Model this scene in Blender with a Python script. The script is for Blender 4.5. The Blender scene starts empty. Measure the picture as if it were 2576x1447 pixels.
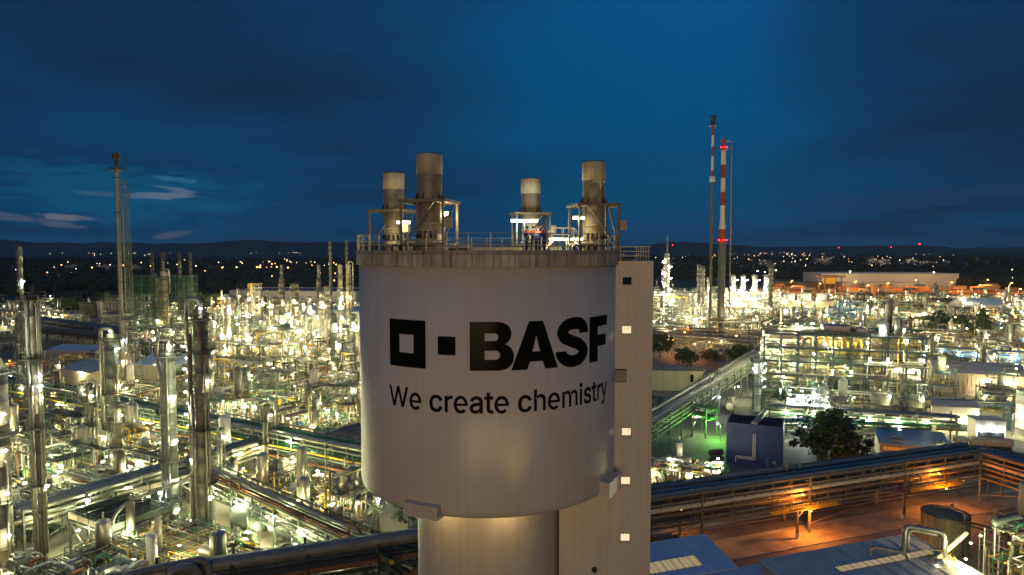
import bpy, bmesh, math, random
from mathutils import Vector, Matrix

# ---------------------------------------------------------------- camera, sky, sun, exposure
S = bpy.context.scene
COL = S.collection
FPX, U0, V0, HOR = 1720.0, 1288.0, 723.5, 628.0      # measured on the photograph at 2576 px width
CAM_Z = 50.05
PITCH = math.atan((V0 - HOR) / FPX)
cd = bpy.data.cameras.new('camera'); cam = bpy.data.objects.new('camera', cd); COL.objects.link(cam)
cd.sensor_width = 36.0; cd.lens = FPX / 2576.0 * 36.0; cd.clip_start = 0.5; cd.clip_end = 90000
cam.location = (0, 0, CAM_Z); cam.rotation_euler = (math.pi / 2 - PITCH, 0, 0)
S.camera = cam

W = bpy.data.worlds.new('World'); S.world = W; W.use_nodes = True
nt = W.node_tree; nt.nodes.clear()
def N(t, **k):
    n = nt.nodes.new(t)
    for a, b in k.items(): setattr(n, a, b)
    return n
def L(a, b): nt.links.new(a, b)
def Mth(op, a, b=None, c=None, clamp=False):
    n = N('ShaderNodeMath', operation=op, use_clamp=clamp)
    for i, x in enumerate((a, b, c)):
        if x is None: continue
        if isinstance(x, (int, float)): n.inputs[i].default_value = x
        else: L(x, n.inputs[i])
    return n.outputs[0]
def Mix(f, a, b, mode='MIX'):
    n = N('ShaderNodeMixRGB', blend_type=mode)
    for i, x in enumerate((f, a, b)):
        if isinstance(x, (int, float)): n.inputs[i].default_value = x
        elif isinstance(x, tuple): n.inputs[i].default_value = (*x, 1)
        else: L(x, n.inputs[i])
    return n.outputs[0]
def Ramp(f, stops, interp='EASE'):
    n = N('ShaderNodeValToRGB'); n.color_ramp.interpolation = interp
    e = n.color_ramp.elements
    while len(e) < len(stops): e.new(0.5)
    for i, (p, c) in enumerate(stops):
        e[i].position = p; e[i].color = (*c, 1) if isinstance(c, tuple) else (c, c, c, 1)
    L(f, n.inputs[0]); return n.outputs[0]
def skydir(u, v):
    d = Vector(((u - U0) / FPX, 1.0, (HOR - v) / FPX)); return d.normalized()
tc = N('ShaderNodeTexCoord'); sep = N('ShaderNodeSeparateXYZ'); L(tc.outputs['Generated'], sep.inputs[0])
dz = sep.outputs[2]; dzp = Mth('MAXIMUM', dz, 0.0)
inv = Mth('DIVIDE', 1.0, Mth('ADD', dzp, 0.10))
cmb = N('ShaderNodeCombineXYZ')
L(Mth('MULTIPLY', sep.outputs[0], inv), cmb.inputs[0]); L(Mth('MULTIPLY', sep.outputs[1], inv), cmb.inputs[1])
def noise(vec, scale, detail, rough, dist=0.0, loc=(0, 0, 0), sc=(1, 1, 1)):
    m = N('ShaderNodeMapping'); m.inputs['Location'].default_value = loc; m.inputs['Scale'].default_value = sc
    L(vec, m.inputs[0]); n = N('ShaderNodeTexNoise')
    n.inputs['Scale'].default_value = scale; n.inputs['Detail'].default_value = detail
    n.inputs['Roughness'].default_value = rough; n.inputs['Distortion'].default_value = dist
    L(m.outputs[0], n.inputs['Vector']); return n.outputs['Fac']
def lobe(u, v, power):
    d = N('ShaderNodeVectorMath', operation='DOT_PRODUCT'); L(tc.outputs['Generated'], d.inputs[0])
    d.inputs[1].default_value = skydir(u, v); return Mth('POWER', Mth('MAXIMUM', d.outputs['Value'], 0.0), power)
base = Ramp(dzp, [(0.0, (0.002, 0.056, 0.132)), (0.06, (0.0008, 0.060, 0.150)), (0.2, (0.0006, 0.067, 0.185)),
                  (0.42, (0.002, 0.074, 0.22)), (1.0, (0.018, 0.10, 0.28))])
n1 = noise(cmb.outputs[0], 0.55, 4, 0.5, 0.3, (3.1, 1.7, 0), (1.0, 0.8, 1))
n2 = noise(cmb.outputs[0], 1.9, 6, 0.6, 0.5, (0.4, 5.2, 0), (0.45, 1.0, 1))
# broad cloud cover: thin in the middle, thicker overhead to the left and towards the right
cov = Mth('ADD', Mth('MULTIPLY', n1, 0.85), Mth('MULTIPLY', n2, 0.30))
cov = Mth('ADD', cov, 0.02)
cov = Mth('SUBTRACT', cov, Mth('MULTIPLY', lobe(1640, 180, 22), 0.30))
cov = Mth('ADD', cov, Mth('MULTIPLY', lobe(250, -20, 14), 0.30))
cov = Mth('ADD', cov, Mth('MULTIPLY', lobe(2500, 60, 22), 0.26))
cov = Mth('SUBTRACT', cov, Mth('MULTIPLY', lobe(330, 520, 90), 0.26))
cover = Ramp(cov, [(0.34, 0.0), (0.92, 1.0)])
sky = Mix(cover, base, (0.0050, 0.0235, 0.066))
streak = Mth('MULTIPLY', lobe(1790, -40, 160), Mth('MULTIPLY', n2, 0.9), clamp=True)
sky = Mix(streak, sky, (0.004, 0.105, 0.34))
# low darker bars on the right and a few pale cloudlets on the left, near the horizon
n3 = noise(tc.outputs['Generated'], 5.0, 5, 0.55, 0.4, (1.3, 0, 0.2), (1.0, 1.0, 7.0))
bars = Mth('MULTIPLY', Ramp(n3, [(0.50, 0.0), (0.66, 1.0)]), Mth('MULTIPLY', lobe(2300, 500, 120), 0.25), clamp=True)
sky = Mix(bars, sky, (0.006, 0.030, 0.085))
n4 = noise(tc.outputs['Generated'], 16.0, 5, 0.6, 0.8, (0.2, 0.1, 0.37), (1.0, 1.0, 5.0))
def bank(u, v, ru, rv, tilt, col, k):
    # a small lens shaped cloud bank: an ellipse in azimuth and elevation with a ragged edge
    az = math.atan((u - U0) / FPX); el = (HOR - v) / FPX * math.cos(az)
    A = Mth('ARCTAN2', sep.outputs[0], sep.outputs[1]); da = Mth('SUBTRACT', A, az); de = Mth('SUBTRACT', dz, el)
    de = Mth('ADD', de, Mth('MULTIPLY', da, tilt)); ra, re_ = ru / FPX, rv / FPX
    e = Mth('ADD', Mth('POWER', Mth('ABSOLUTE', Mth('DIVIDE', da, ra)), 2.0), Mth('POWER', Mth('ABSOLUTE', Mth('DIVIDE', de, re_)), 2.0))
    e = Mth('ADD', e, Mth('MULTIPLY', Mth('SUBTRACT', n4, 0.5), 3.2))
    global sky
    sky = Mix(Mth('MULTIPLY', Ramp(e, [(0.15, 1.0), (1.0, 0.0)]), k, clamp=True), sky, col)
bank(300, 480, 330, 70, 0.05, (0.003, 0.085, 0.185), .6)
bank(408, 494, 92, 9, -0.03, (0.16, 0.19, 0.25), .6); bank(450, 480, 60, 8, 0.14, (0.13, 0.18, 0.27), .55); bank(440, 452, 60, 7, .1, (0.03, 0.14, 0.27), .6)
bank(160, 546, 64, 8, 0.09, (0.15, 0.16, 0.21), .75); bank(70, 552, 120, 10, 0.16, (0.075, 0.095, 0.15), .7); bank(435, 592, 46, 10, -.12, (0.085, 0.10, 0.16), .6)
bank(300, 492, 90, 8, 0.03, (0.05, 0.11, 0.2), .5); bank(2250, 505, 330, 26, -0.05, (0.010, 0.040, 0.105), .7); bank(1700, 565, 300, 30, 0, (0.006, 0.045, 0.125), .5)
nis = N('ShaderNodeTexSky', sky_type='NISHITA'); nis.sun_disc = False
nis.sun_elevation = math.radians(-3.5); nis.sun_rotation = math.radians(180)
sky = Mix(1.0, sky, Mix(1.0, nis.outputs[0], (0.0, 0.02, 0.03), 'MULTIPLY'), 'ADD')
bg = N('ShaderNodeBackground'); L(sky, bg.inputs[0]); bg.inputs[1].default_value = 1.0
out = N('ShaderNodeOutputWorld'); L(bg.outputs[0], out.inputs[0])

sd = bpy.data.lights.new('dusk_sun', 'SUN'); sd.energy = 0.86; sd.angle = math.radians(26); sd.color = (1.0, 0.69, 0.31)
sun = bpy.data.objects.new('dusk_sun', sd); COL.objects.link(sun)
sun.rotation_euler = (math.radians(90 - 1.5), 0, math.radians(-6))

S.render.engine = 'CYCLES'
S.view_settings.view_transform = 'Standard'; S.view_settings.look = 'None'
S.view_settings.exposure = 0.0; S.view_settings.gamma = 1.0; S.view_settings.use_curve_mapping = False
cy = S.cycles
cy.use_denoising = True; cy.use_light_tree = True
cy.max_bounces = 4; cy.diffuse_bounces = 2; cy.glossy_bounces = 2; cy.transmission_bounces = 2; cy.transparent_max_bounces = 4
cy.use_adaptive_sampling = True; cy.adaptive_threshold = 0.025
cy.caustics_reflective = False; cy.caustics_refractive = False
cy.sample_clamp_indirect = 2.5; cy.sample_clamp_direct = 0
try:
    cy.denoiser = 'OPENIMAGEDENOISE'; cy.denoising_input_passes = 'RGB_ALBEDO_NORMAL'; cy.denoising_prefilter = 'ACCURATE'
except Exception: pass

# ---------------------------------------------------------------- measuring helpers
def ray(u, v):
    dx = (u - U0) / FPX; dy = -(v - V0) / FPX; c, s = math.cos(PITCH), math.sin(PITCH)
    return Vector((dx, c + dy * s, -s + dy * c))
def gp(u, v, z=0.0):
    d = ray(u, v); t = (z - CAM_Z) / d.z; return (d.x * t, d.y * t, z)
def dp(u, v, y):
    d = ray(u, v); t = y / d.y; return (d.x * t, y, CAM_Z + d.z * t)
def zat(v, y):                       # height of image row v at distance y
    return dp(U0, v, y)[2]
def proj(p):
    c, s = math.cos(PITCH), math.sin(PITCH); x, y, z = p[0], p[1], p[2] - CAM_Z
    f = y * c - z * s; h = y * s + z * c
    return (U0 + FPX * x / f, V0 - FPX * h / f) if f > 1 else (-9999, 9999)

# ---------------------------------------------------------------- materials
MATS = {}
def mat(name, col, rough=0.6, metal=0.0, var=0.25, scale=0.5, streak=0.0, bump=0.0, coat=0.0):
    if name in MATS: return MATS[name]
    m = bpy.data.materials.new(name); m.use_nodes = True; t = m.node_tree; b = t.nodes['Principled BSDF']
    b.inputs['Roughness'].default_value = rough; b.inputs['Metallic'].default_value = metal
    if coat: b.inputs['Coat Weight'].default_value = coat; b.inputs['Coat Roughness'].default_value = 0.22
    c = t.nodes.new('ShaderNodeTexCoord')
    n = t.nodes.new('ShaderNodeTexNoise'); n.inputs['Scale'].default_value = scale; n.inputs['Detail'].default_value = 5
    n.inputs['Roughness'].default_value = 0.65
    t.links.new(c.outputs['Object'], n.inputs['Vector'])
    r = t.nodes.new('ShaderNodeValToRGB'); r.color_ramp.elements[0].position = 0.3; r.color_ramp.elements[1].position = 0.7
    r.color_ramp.elements[0].color = tuple(x * (1 - var) for x in col) + (1,)
    r.color_ramp.elements[1].color = tuple(min(1, x * (1 + var * 0.6)) for x in col) + (1,)
    t.links.new(n.outputs['Fac'], r.inputs[0]); o = r.outputs[0]
    if streak:
        mp = t.nodes.new('ShaderNodeMapping'); mp.inputs['Scale'].default_value = (2.2, 2.2, 0.06)
        t.links.new(c.outputs['Object'], mp.inputs[0])
        n2 = t.nodes.new('ShaderNodeTexNoise'); n2.inputs['Scale'].default_value = 1.6; n2.inputs['Detail'].default_value = 6
        t.links.new(mp.outputs[0], n2.inputs['Vector'])
        r2 = t.nodes.new('ShaderNodeValToRGB'); r2.color_ramp.elements[0].position = 0.35; r2.color_ramp.elements[1].position = 0.62
        k = 1 - streak; r2.color_ramp.elements[0].color = (k, k * 0.96, k * 0.9, 1); r2.color_ramp.elements[1].color = (1, 1, 1, 1)
        t.links.new(n2.outputs['Fac'], r2.inputs[0])
        mx = t.nodes.new('ShaderNodeMixRGB'); mx.blend_type = 'MULTIPLY'; mx.inputs[0].default_value = 1
        t.links.new(o, mx.inputs[1]); t.links.new(r2.outputs[0], mx.inputs[2]); o = mx.outputs[0]
    t.links.new(o, b.inputs['Base Color'])
    if bump:
        bn = t.nodes.new('ShaderNodeBump'); bn.inputs['Strength'].default_value = bump; bn.inputs['Distance'].default_value = 0.1
        t.links.new(n.outputs['Fac'], bn.inputs['Height']); t.links.new(bn.outputs[0], b.inputs['Normal'])
    MATS[name] = m; return m
def emis(name, col, strength, sample=False):
    if name in MATS: return MATS[name]
    m = bpy.data.materials.new(name); m.use_nodes = True; t = m.node_tree; t.nodes.clear()
    e = t.nodes.new('ShaderNodeEmission'); e.inputs[0].default_value = (*col, 1); e.inputs[1].default_value = strength
    o = t.nodes.new('ShaderNodeOutputMaterial'); t.links.new(e.outputs[0], o.inputs[0])
    if not sample:
        try: m.cycles.emission_sampling = 'NONE'
        except Exception: pass
    MATS[name] = m; return m

white_wall = mat('white_wall', (0.60, 0.525, 0.425), 0.36, 0, 0.09, 0.13, 0.035)
shaft_paint = mat('shaft_paint', (0.56, 0.49, 0.41), 0.5, 0, 0.06, 0.4, 0.08)
parapet_conc = mat('parapet_concrete', (0.50, 0.44, 0.335), 0.8, 0, 0.3, 0.9, 0.42)
parapet_conc2 = mat('parapet_concrete_dark', (0.40, 0.35, 0.27), 0.8, 0, 0.3, 0.9, 0.42)
coping_conc = mat('coping_concrete', (0.30, 0.275, 0.23), 0.85, 0, 0.3, 1.5, 0.3)
black_paint = mat('black_paint', (0.006, 0.006, 0.005), 0.22, 0, 0.2, 0.5)
black_paint.node_tree.nodes['Principled BSDF'].inputs['Specular IOR Level'].default_value = 0.06
roof_felt = mat('roof_felt', (0.20, 0.19, 0.17), 0.9, 0, 0.3, 0.8)
chim_conc = mat('chimney_sleeve', (0.47, 0.40, 0.29), 0.75, 0, 0.22, 1.2, 0.3)
chim_dark = mat('chimney_barrel', (0.26, 0.22, 0.155), 0.7, 0, 0.35, 0.9, 0.45)
steel_brown = mat('steel_brown', (0.18, 0.145, 0.10), 0.6, 0.2, 0.3, 2)
rail_steel = mat('rail_steel', (0.36, 0.34, 0.31), 0.5, 0.4, 0.2, 2)
dark_steel = mat('dark_steel', (0.035, 0.036, 0.034), 0.55, 0.3, 0.3, 1)
galv = mat('galvanised_steel', (0.20, 0.21, 0.185), 0.45, 0.5, 0.3, 0.8)
green_steel = mat('green_grey_steel', (0.085, 0.125, 0.095), 0.55, 0.1, 0.35, 0.8)
blue_steel = mat('blue_painted_steel', (0.03, 0.10, 0.26), 0.5, 0.0, 0.3, 0.8)
aluclad = mat('aluminium_cladding', (0.38, 0.38, 0.34), 0.38, 0.75, 0.22, 0.7, 0.2)
alu_dull = mat('dull_cladding', (0.24, 0.24, 0.21), 0.5, 0.35, 0.3, 0.6, 0.25)
column_clad = mat('column_cladding', (0.19, 0.17, 0.13), 0.5, 0.3, 0.25, 0.35, 0.35)
column_green = mat('column_cladding_green', (0.20, 0.24, 0.21), 0.5, 0.3, 0.2, 0.35, 0.3)
column_dark = mat('column_cladding_dark', (0.15, 0.14, 0.115), 0.6, 0.2, 0.35, 0.35, 0.4)
rust = mat('rusty_steel', (0.20, 0.085, 0.04), 0.75, 0.1, 0.4, 1.2)
yellow = mat('yellow_paint', (0.62, 0.43, 0.03), 0.5, 0, 0.2, 1)
green_pipe = mat('green_pipe_paint', (0.03, 0.17, 0.075), 0.45, 0, 0.25, 0.8)
white_paint = mat('white_paint', (0.62, 0.61, 0.57), 0.5, 0, 0.12, 0.6, 0.15)
red_paint = mat('red_paint', (0.27, 0.030, 0.016), 0.5, 0, 0.15, 0.5, 0.15)
concrete = mat('concrete', (0.34, 0.32, 0.27), 0.85, 0, 0.25, 0.25)
grating = mat('grating', (0.12, 0.13, 0.115), 0.7, 0.2, 0.3, 2)
cream = mat('cream_wall', (0.58, 0.49, 0.34), 0.7, 0, 0.1, 0.2, 0.15)
roof_grey = mat('roof_grey_sheet', (0.66, 0.55, 0.48), 0.55, 0.1, 0.18, 0.3, 0.2)
roof_blue = mat('roof_blue_sheet', (0.46, 0.57, 0.64), 0.5, 0.1, 0.14, 0.3)
roof_pale = mat('roof_pale_sheet', (0.50, 0.49, 0.47), 0.55, 0.1, 0.15, 0.3, 0.2)
roof_dark = mat('roof_dark_felt', (0.10, 0.10, 0.10), 0.8, 0, 0.25, 0.3)
brown_clad = mat('brown_cladding', (0.16, 0.105, 0.07), 0.7, 0, 0.2, 0.3, 0.2)
navy = mat('navy_panel', (0.003, 0.034, 0.15), 0.5, 0, 0.12, 0.25, 0.15)
blue_roof_strong = mat('blue_sheet', (0.04, 0.16, 0.42), 0.5, 0, 0.15, 0.4)
orange_cont = mat('orange_container', (0.55, 0.24, 0.08), 0.6, 0, 0.2, 0.5)
tan_cont = mat('tan_container', (0.5, 0.36, 0.2), 0.6, 0, 0.2, 0.5)
grey_cont = mat('grey_container', (0.22, 0.22, 0.21), 0.6, 0, 0.2, 0.5)
bark = mat('bark', (0.09, 0.065, 0.045), 0.9, 0, 0.3, 3)
leaf = mat('leaves', (0.055, 0.085, 0.028), 0.6, 0, 0.5, 0.6)
asphalt = mat('asphalt', (0.075, 0.072, 0.068), 0.85, 0, 0.25, 0.4)
skin = mat('skin', (0.50, 0.31, 0.22), 0.5, 0, 0.05, 5)
navy_cloth = mat('navy_cloth', (0.018, 0.024, 0.07), 0.85, 0, 0.2, 12)
orange_cloth = mat('orange_cloth', (0.62, 0.075, 0.02), 0.85, 0, 0.15, 12)
helmet_y = mat('helmet_yellow', (0.72, 0.36, 0.02), 0.35, 0, 0.05, 4)
hair_m = mat('dark_hair', (0.04, 0.028, 0.02), 0.7, 0, 0.2, 20)
pane_dark = mat('dark_glass', (0.012, 0.013, 0.015), 0.08, 0, 0.2, 1)
E_white = emis('lamp_white', (1.0, 0.98, 0.70), 16)
E_cool = emis('lamp_cool', (0.85, 0.95, 1.0), 14)
E_warm = emis('lamp_warm', (1.0, 0.80, 0.42), 13)
E_sod = emis('lamp_sodium', (1.0, 0.42, 0.08), 12)
E_red = emis('lamp_red', (1.0, 0.02, 0.03), 14)
E_far = emis('lamp_far_orange', (1.0, 0.48, 0.16), 6)
E_farw = emis('lamp_far_white', (1.0, 0.86, 0.62), 5)
E_win = emis('lit_window', (1.0, 0.76, 0.48), 1.05)
E_skylight = emis('lit_skylight', (1.0, 0.76, 0.43), 0.36)

# ---------------------------------------------------------------- mesh builder
_CS = {}
def cs(n):
    if n not in _CS: _CS[n] = [(math.cos(2 * math.pi * i / n), math.sin(2 * math.pi * i / n)) for i in range(n)]
    return _CS[n]
class MB:
    def __init__(s): s.v = []; s.f = []; s.m = []; s.s = []; s.cur = 0
    def _q(s, idx, sm=False): s.f.append(idx); s.m.append(s.cur); s.s.append(sm)
    def quad(s, a, b, c, d):
        k = len(s.v); s.v += [tuple(a), tuple(b), tuple(c), tuple(d)]; s._q((k, k + 1, k + 2, k + 3))
    def tri(s, a, b, c):
        k = len(s.v); s.v += [tuple(a), tuple(b), tuple(c)]; s._q((k, k + 1, k + 2))
    def box(s, x0, x1, y0, y1, z0, z1):
        k = len(s.v)
        s.v += [(x0, y0, z0), (x1, y0, z0), (x1, y1, z0), (x0, y1, z0), (x0, y0, z1), (x1, y0, z1), (x1, y1, z1), (x0, y1, z1)]
        for q in ((0, 3, 2, 1), (4, 5, 6, 7), (0, 1, 5, 4), (1, 2, 6, 5), (2, 3, 7, 6), (3, 0, 4, 7)): s._q(tuple(k + i for i in q))
    def cbox(s, c, sx, sy, sz): s.box(c[0] - sx / 2, c[0] + sx / 2, c[1] - sy / 2, c[1] + sy / 2, c[2] - sz / 2, c[2] + sz / 2)
    @staticmethod
    def _basis(d):
        d = d.normalized(); a = Vector((0, 0, 1)) if abs(d.z) < 0.95 else Vector((1, 0, 0))
        x = a.cross(d).normalized(); return x, d.cross(x).normalized(), d
    def beam(s, p, q, w, h=None):
        h = h or w; p, q = Vector(p), Vector(q)
        if (q - p).length < 1e-6: return
        x, y, d = s._basis(q - p); k = len(s.v)
        for e in (p, q):
            for (i, j) in ((-1, -1), (1, -1), (1, 1), (-1, 1)): s.v.append(tuple(e + x * (i * w / 2) + y * (j * h / 2)))
        for i in range(4): s._q((k + i, k + (i + 1) % 4, k + 4 + (i + 1) % 4, k + 4 + i))
        s._q((k + 3, k + 2, k + 1, k)); s._q((k + 4, k + 5, k + 6, k + 7))
    def cyl(s, p, q, r0, r1=None, n=10, caps=True):
        r1 = r0 if r1 is None else r1; p, q = Vector(p), Vector(q)
        x, y, d = s._basis(q - p); k = len(s.v); c = cs(n)
        for e, r in ((p, r0), (q, r1)):
            for (a, b) in c: s.v.append(tuple(e + x * (a * r) + y * (b * r)))
        for i in range(n): s._q((k + i, k + (i + 1) % n, k + n + (i + 1) % n, k + n + i), True)
        if caps:
            for e, r, flip in ((p, r0, True), (q, r1, False)):
                if r < 1e-4: continue
                k2 = len(s.v)
                for (a, b) in c: s.v.append(tuple(e + x * (a * r) + y * (b * r)))
                idx = tuple(range(k2, k2 + n)); s._q(idx[::-1] if flip else idx)
    def tube(s, path, r, n=8, caps=True):
        P = [Vector(p) for p in path]
        if len(P) == 2: return s.cyl(P[0], P[1], r, r, n, caps)
        c = cs(n); rings = []; d0 = (P[1] - P[0]).normalized(); x, y, _ = s._basis(d0)
        for i, p in enumerate(P):
            if i == 0: t = P[1] - P[0]
            elif i == len(P) - 1: t = P[-1] - P[-2]
            else: t = (P[i + 1] - p).normalized() + (p - P[i - 1]).normalized()
            if t.length < 1e-6: t = P[i] - P[i - 1]
            t.normalize(); x = (x - t * x.dot(t))
            if x.length < 1e-4: x = s._basis(t)[0]
            x.normalize(); y = t.cross(x); k = len(s.v); rings.append(k)
            w = 1.0
            if 0 < i < len(P) - 1:
                w = 1.0 / max(0.5, abs(t.dot((p - P[i - 1]).normalized())))
            for (a, b) in c: s.v.append(tuple(p + x * (a * r * w) + y * (b * r * w)))
        for k, k2 in zip(rings, rings[1:]):
            for i in range(n): s._q((k + i, k + (i + 1) % n, k2 + (i + 1) % n, k2 + i), True)
        if caps:
            s._q(tuple(range(rings[0], rings[0] + n))[::-1]); s._q(tuple(range(rings[-1], rings[-1] + n)))
    def lathe(s, prof, c=(0, 0), n=24, a0=0.0, a1=None, smooth=True, close=True):
        full = a1 is None; m = n if full else n + 1; a1 = a0 + 2 * math.pi if full else a1; k = len(s.v)
        for (r, z) in prof:
            for i in range(m):
                a = a0 + (a1 - a0) * i / n; s.v.append((c[0] + r * math.cos(a), c[1] + r * math.sin(a), z))
        for j in range(len(prof) - 1):
            for i in range(n):
                i2 = (i + 1) % m; s._q((k + j * m + i, k + j * m + i2, k + (j + 1) * m + i2, k + (j + 1) * m + i), smooth)
    def seg(s, r0, r1, z0, z1, a0, a1, n=2, c=(0, 0)):      # a solid ring segment
        k = len(s.v)
        for i in range(n + 1):
            a = a0 + (a1 - a0) * i / n; ca, sa = math.cos(a), math.sin(a)
            for (r, z) in ((r0, z0), (r1, z0), (r1, z1), (r0, z1)): s.v.append((c[0] + r * ca, c[1] + r * sa, z))
        for i in range(n):
            for j in range(4): s._q((k + 4 * i + j, k + 4 * (i + 1) + j, k + 4 * (i + 1) + (j + 1) % 4, k + 4 * i + (j + 1) % 4))
        s._q((k, k + 1, k + 2, k + 3)); e = k + 4 * n; s._q((e + 3, e + 2, e + 1, e))
    def dome(s, c, r, h, n=12, m=3, up=1):
        pr = [(r * math.cos(math.pi / 2 * i / m), c[2] + up * h * math.sin(math.pi / 2 * i / m)) for i in range(m)] + [(0.01, c[2] + up * h)]
        s.lathe(pr, (c[0], c[1]), n)
    def hvessel(s, c, L, r, axis, n=14):             # horizontal vessel with dished ends, axis = unit vector
        a = Vector(axis); c = Vector(c); pts = [(-L / 2 - r * .5, .02), (-L / 2 - r * .42, r * .5), (-L / 2 - r * .2, r * .87), (-L / 2, r), (L / 2, r), (L / 2 + r * .2, r * .87), (L / 2 + r * .42, r * .5), (L / 2 + r * .5, .02)]
        x, y, d = s._basis(a); k = len(s.v); cc = cs(n)
        for (t, rr) in pts:
            for (i, j) in cc: s.v.append(tuple(c + d * t + x * (i * rr) + y * (j * rr)))
        for j in range(len(pts) - 1):
            for i in range(n): s._q((k + j * n + i, k + j * n + (i + 1) % n, k + (j + 1) * n + (i + 1) % n, k + (j + 1) * n + i), True)
    def railing(s, path, h=1.1, post=1.8, w=0.05, rails=(0.4, 0.75, 1.1), closed=False):
        P = [Vector(p) for p in path]
        if closed: P.append(P[0])
        for a, b in zip(P, P[1:]):
            Ln = (b - a).length
            if Ln < 0.2: continue
            n = max(1, int(round(Ln / post)))
            for i in range(n + (0 if closed else 1)):
                p = a + (b - a) * (i / n); s.beam(p, p + Vector((0, 0, h)), w)
            for z in rails: s.beam(a + Vector((0, 0, z)), b + Vector((0, 0, z)), w * .8)
    def build(s, name, mats, parent=None, loc=None, kind=None, label=None):
        me = bpy.data.meshes.new(name); me.from_pydata(s.v, [], s.f)
        mats = mats if isinstance(mats, (list, tuple)) else [mats]
        for m in mats: me.materials.append(m)
        if len(mats) > 1: me.polygons.foreach_set('material_index', s.m)
        me.polygons.foreach_set('use_smooth', s.s)
        return link(name, me, parent, loc, kind, label)
def link(name, data, parent=None, loc=None, kind=None, label=None):
    o = bpy.data.objects.new(name, data); COL.objects.link(o)
    if parent: o.parent = parent
    if loc: o.location = loc
    if kind: o['kind'] = kind
    if label: o['label'] = label
    return o
def tag(o, label, cat, group=None, kind=None):
    o['label'] = label; o['category'] = cat
    if group: o['group'] = group
    if kind: o['kind'] = kind
    return o
def thing(name, label, cat, loc=(0, 0, 0), rz=0.0, group=None):
    o = bpy.data.objects.new(name, None); COL.objects.link(o); o.location = loc; o.rotation_euler = (0, 0, rz)
    o.empty_display_size = 0.5
    return tag(o, label, cat, group)
def structure(name, mb, mats): return mb.build(name, mats, kind='structure')
def dup(root, loc, rz=0.0, label=None, group=None, scale=None):
    r = root.copy(); COL.objects.link(r); r.location = loc; r.rotation_euler = (0, 0, rz)
    if label: r['label'] = label
    if group: r['group'] = group
    if scale: r.scale = scale
    for ch in root.children:
        c = ch.copy(); COL.objects.link(c); c.parent = r
        for g in ch.children:
            d = g.copy(); COL.objects.link(d); d.parent = c
    return r
def round_path(P, r, k=4):
    P = [Vector(p) for p in P]; o = [P[0]]
    for a, b, c in zip(P, P[1:], P[2:]):
        d1 = (a - b); d2 = (c - b); rr = min(r, d1.length * .48, d2.length * .48); d1.normalize(); d2.normalize()
        p0, p1 = b + d1 * rr, b + d2 * rr
        for i in range(k + 1):
            t = i / k; o.append(p0 * (1 - t) ** 2 + b * (2 * t * (1 - t)) + p1 * t * t)
    o.append(P[-1]); return o

# ---------------------------------------------------------------- lamps
LIGHT = {}
def light(kind, W_, col, rad=0.2):
    if kind not in LIGHT:
        l = bpy.data.lights.new(kind, 'POINT'); l.energy = W_; l.color = col; l.shadow_soft_size = rad; LIGHT[kind] = l
    return LIGHT[kind]
def put_light(kind, parent, loc, W_=None, col=None):
    o = bpy.data.objects.new('lamp_light', LIGHT[kind]); COL.objects.link(o); o.parent = parent; o.location = loc; return o
light('white', 1450, (0.98, 1.0, 0.52)); light('cool', 1200, (0.88, 0.97, 0.90)); light('warm', 1350, (1.0, 0.74, 0.33))
light('sodium', 3800, (1.0, 0.31, 0.04)); light('far_white', 5200, (1.0, 0.90, 0.50), .4); light('far_warm', 5200, (1.0, 0.80, 0.42), .4)
light('far_sodium', 42000, (1.0, 0.45, 0.10), .5); light('dim_white', 380, (1.0, 0.95, 0.55)); light('dim_cool', 420, (0.86, 0.97, 0.88)); light('blaze', 9500, (1.0, 0.93, 0.62), .5); light('green', 1600, (0.25, 1.0, 0.1)); light('roof', 260, (1.0, 0.82, 0.42)); light('roof_cool', 280, (0.92, 1.0, 0.80)); light('red', 25, (1, .02, .03))
EMI = {'dim_white': E_white, 'dim_cool': E_cool, 'blaze': E_white, 'white': E_white, 'cool': E_cool, 'warm': E_warm, 'sodium': E_sod, 'far_white': E_white, 'far_warm': E_warm, 'far_sodium': E_sod, 'green': E_white, 'red': E_red}
LMESH = {}
def lamp_mesh(kind, size):
    key = (kind, round(size, 2))
    if key not in LMESH:
        b = MB(); b.lathe([(0.02 * size, -.26 * size), (.3 * size, -.2 * size), (.42 * size, 0), (.3 * size, .16 * size), (.02, .2 * size)], (0, 0), 8)
        b.cur = 1; b.cyl((0, 0, .2 * size), (0, 0, .34 * size), .12 * size, .1 * size, 6); b.beam((0, 0, .3 * size), (.7 * size, 0, .3 * size), .07 * size)
        o = b.build('lamp', [EMI[kind], dark_steel]); LMESH[key] = o.data; bpy.data.objects.remove(o)
    return LMESH[key]
def lamp(kind, parent, loc, size=0.8, lit=True, rz=0.0):
    o = link('lamp', lamp_mesh(kind, size), parent, loc); o.rotation_euler = (0, 0, rz)
    if lit: put_light(kind, o, (0, 0, -.26 * size - .32))
    return o
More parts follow.
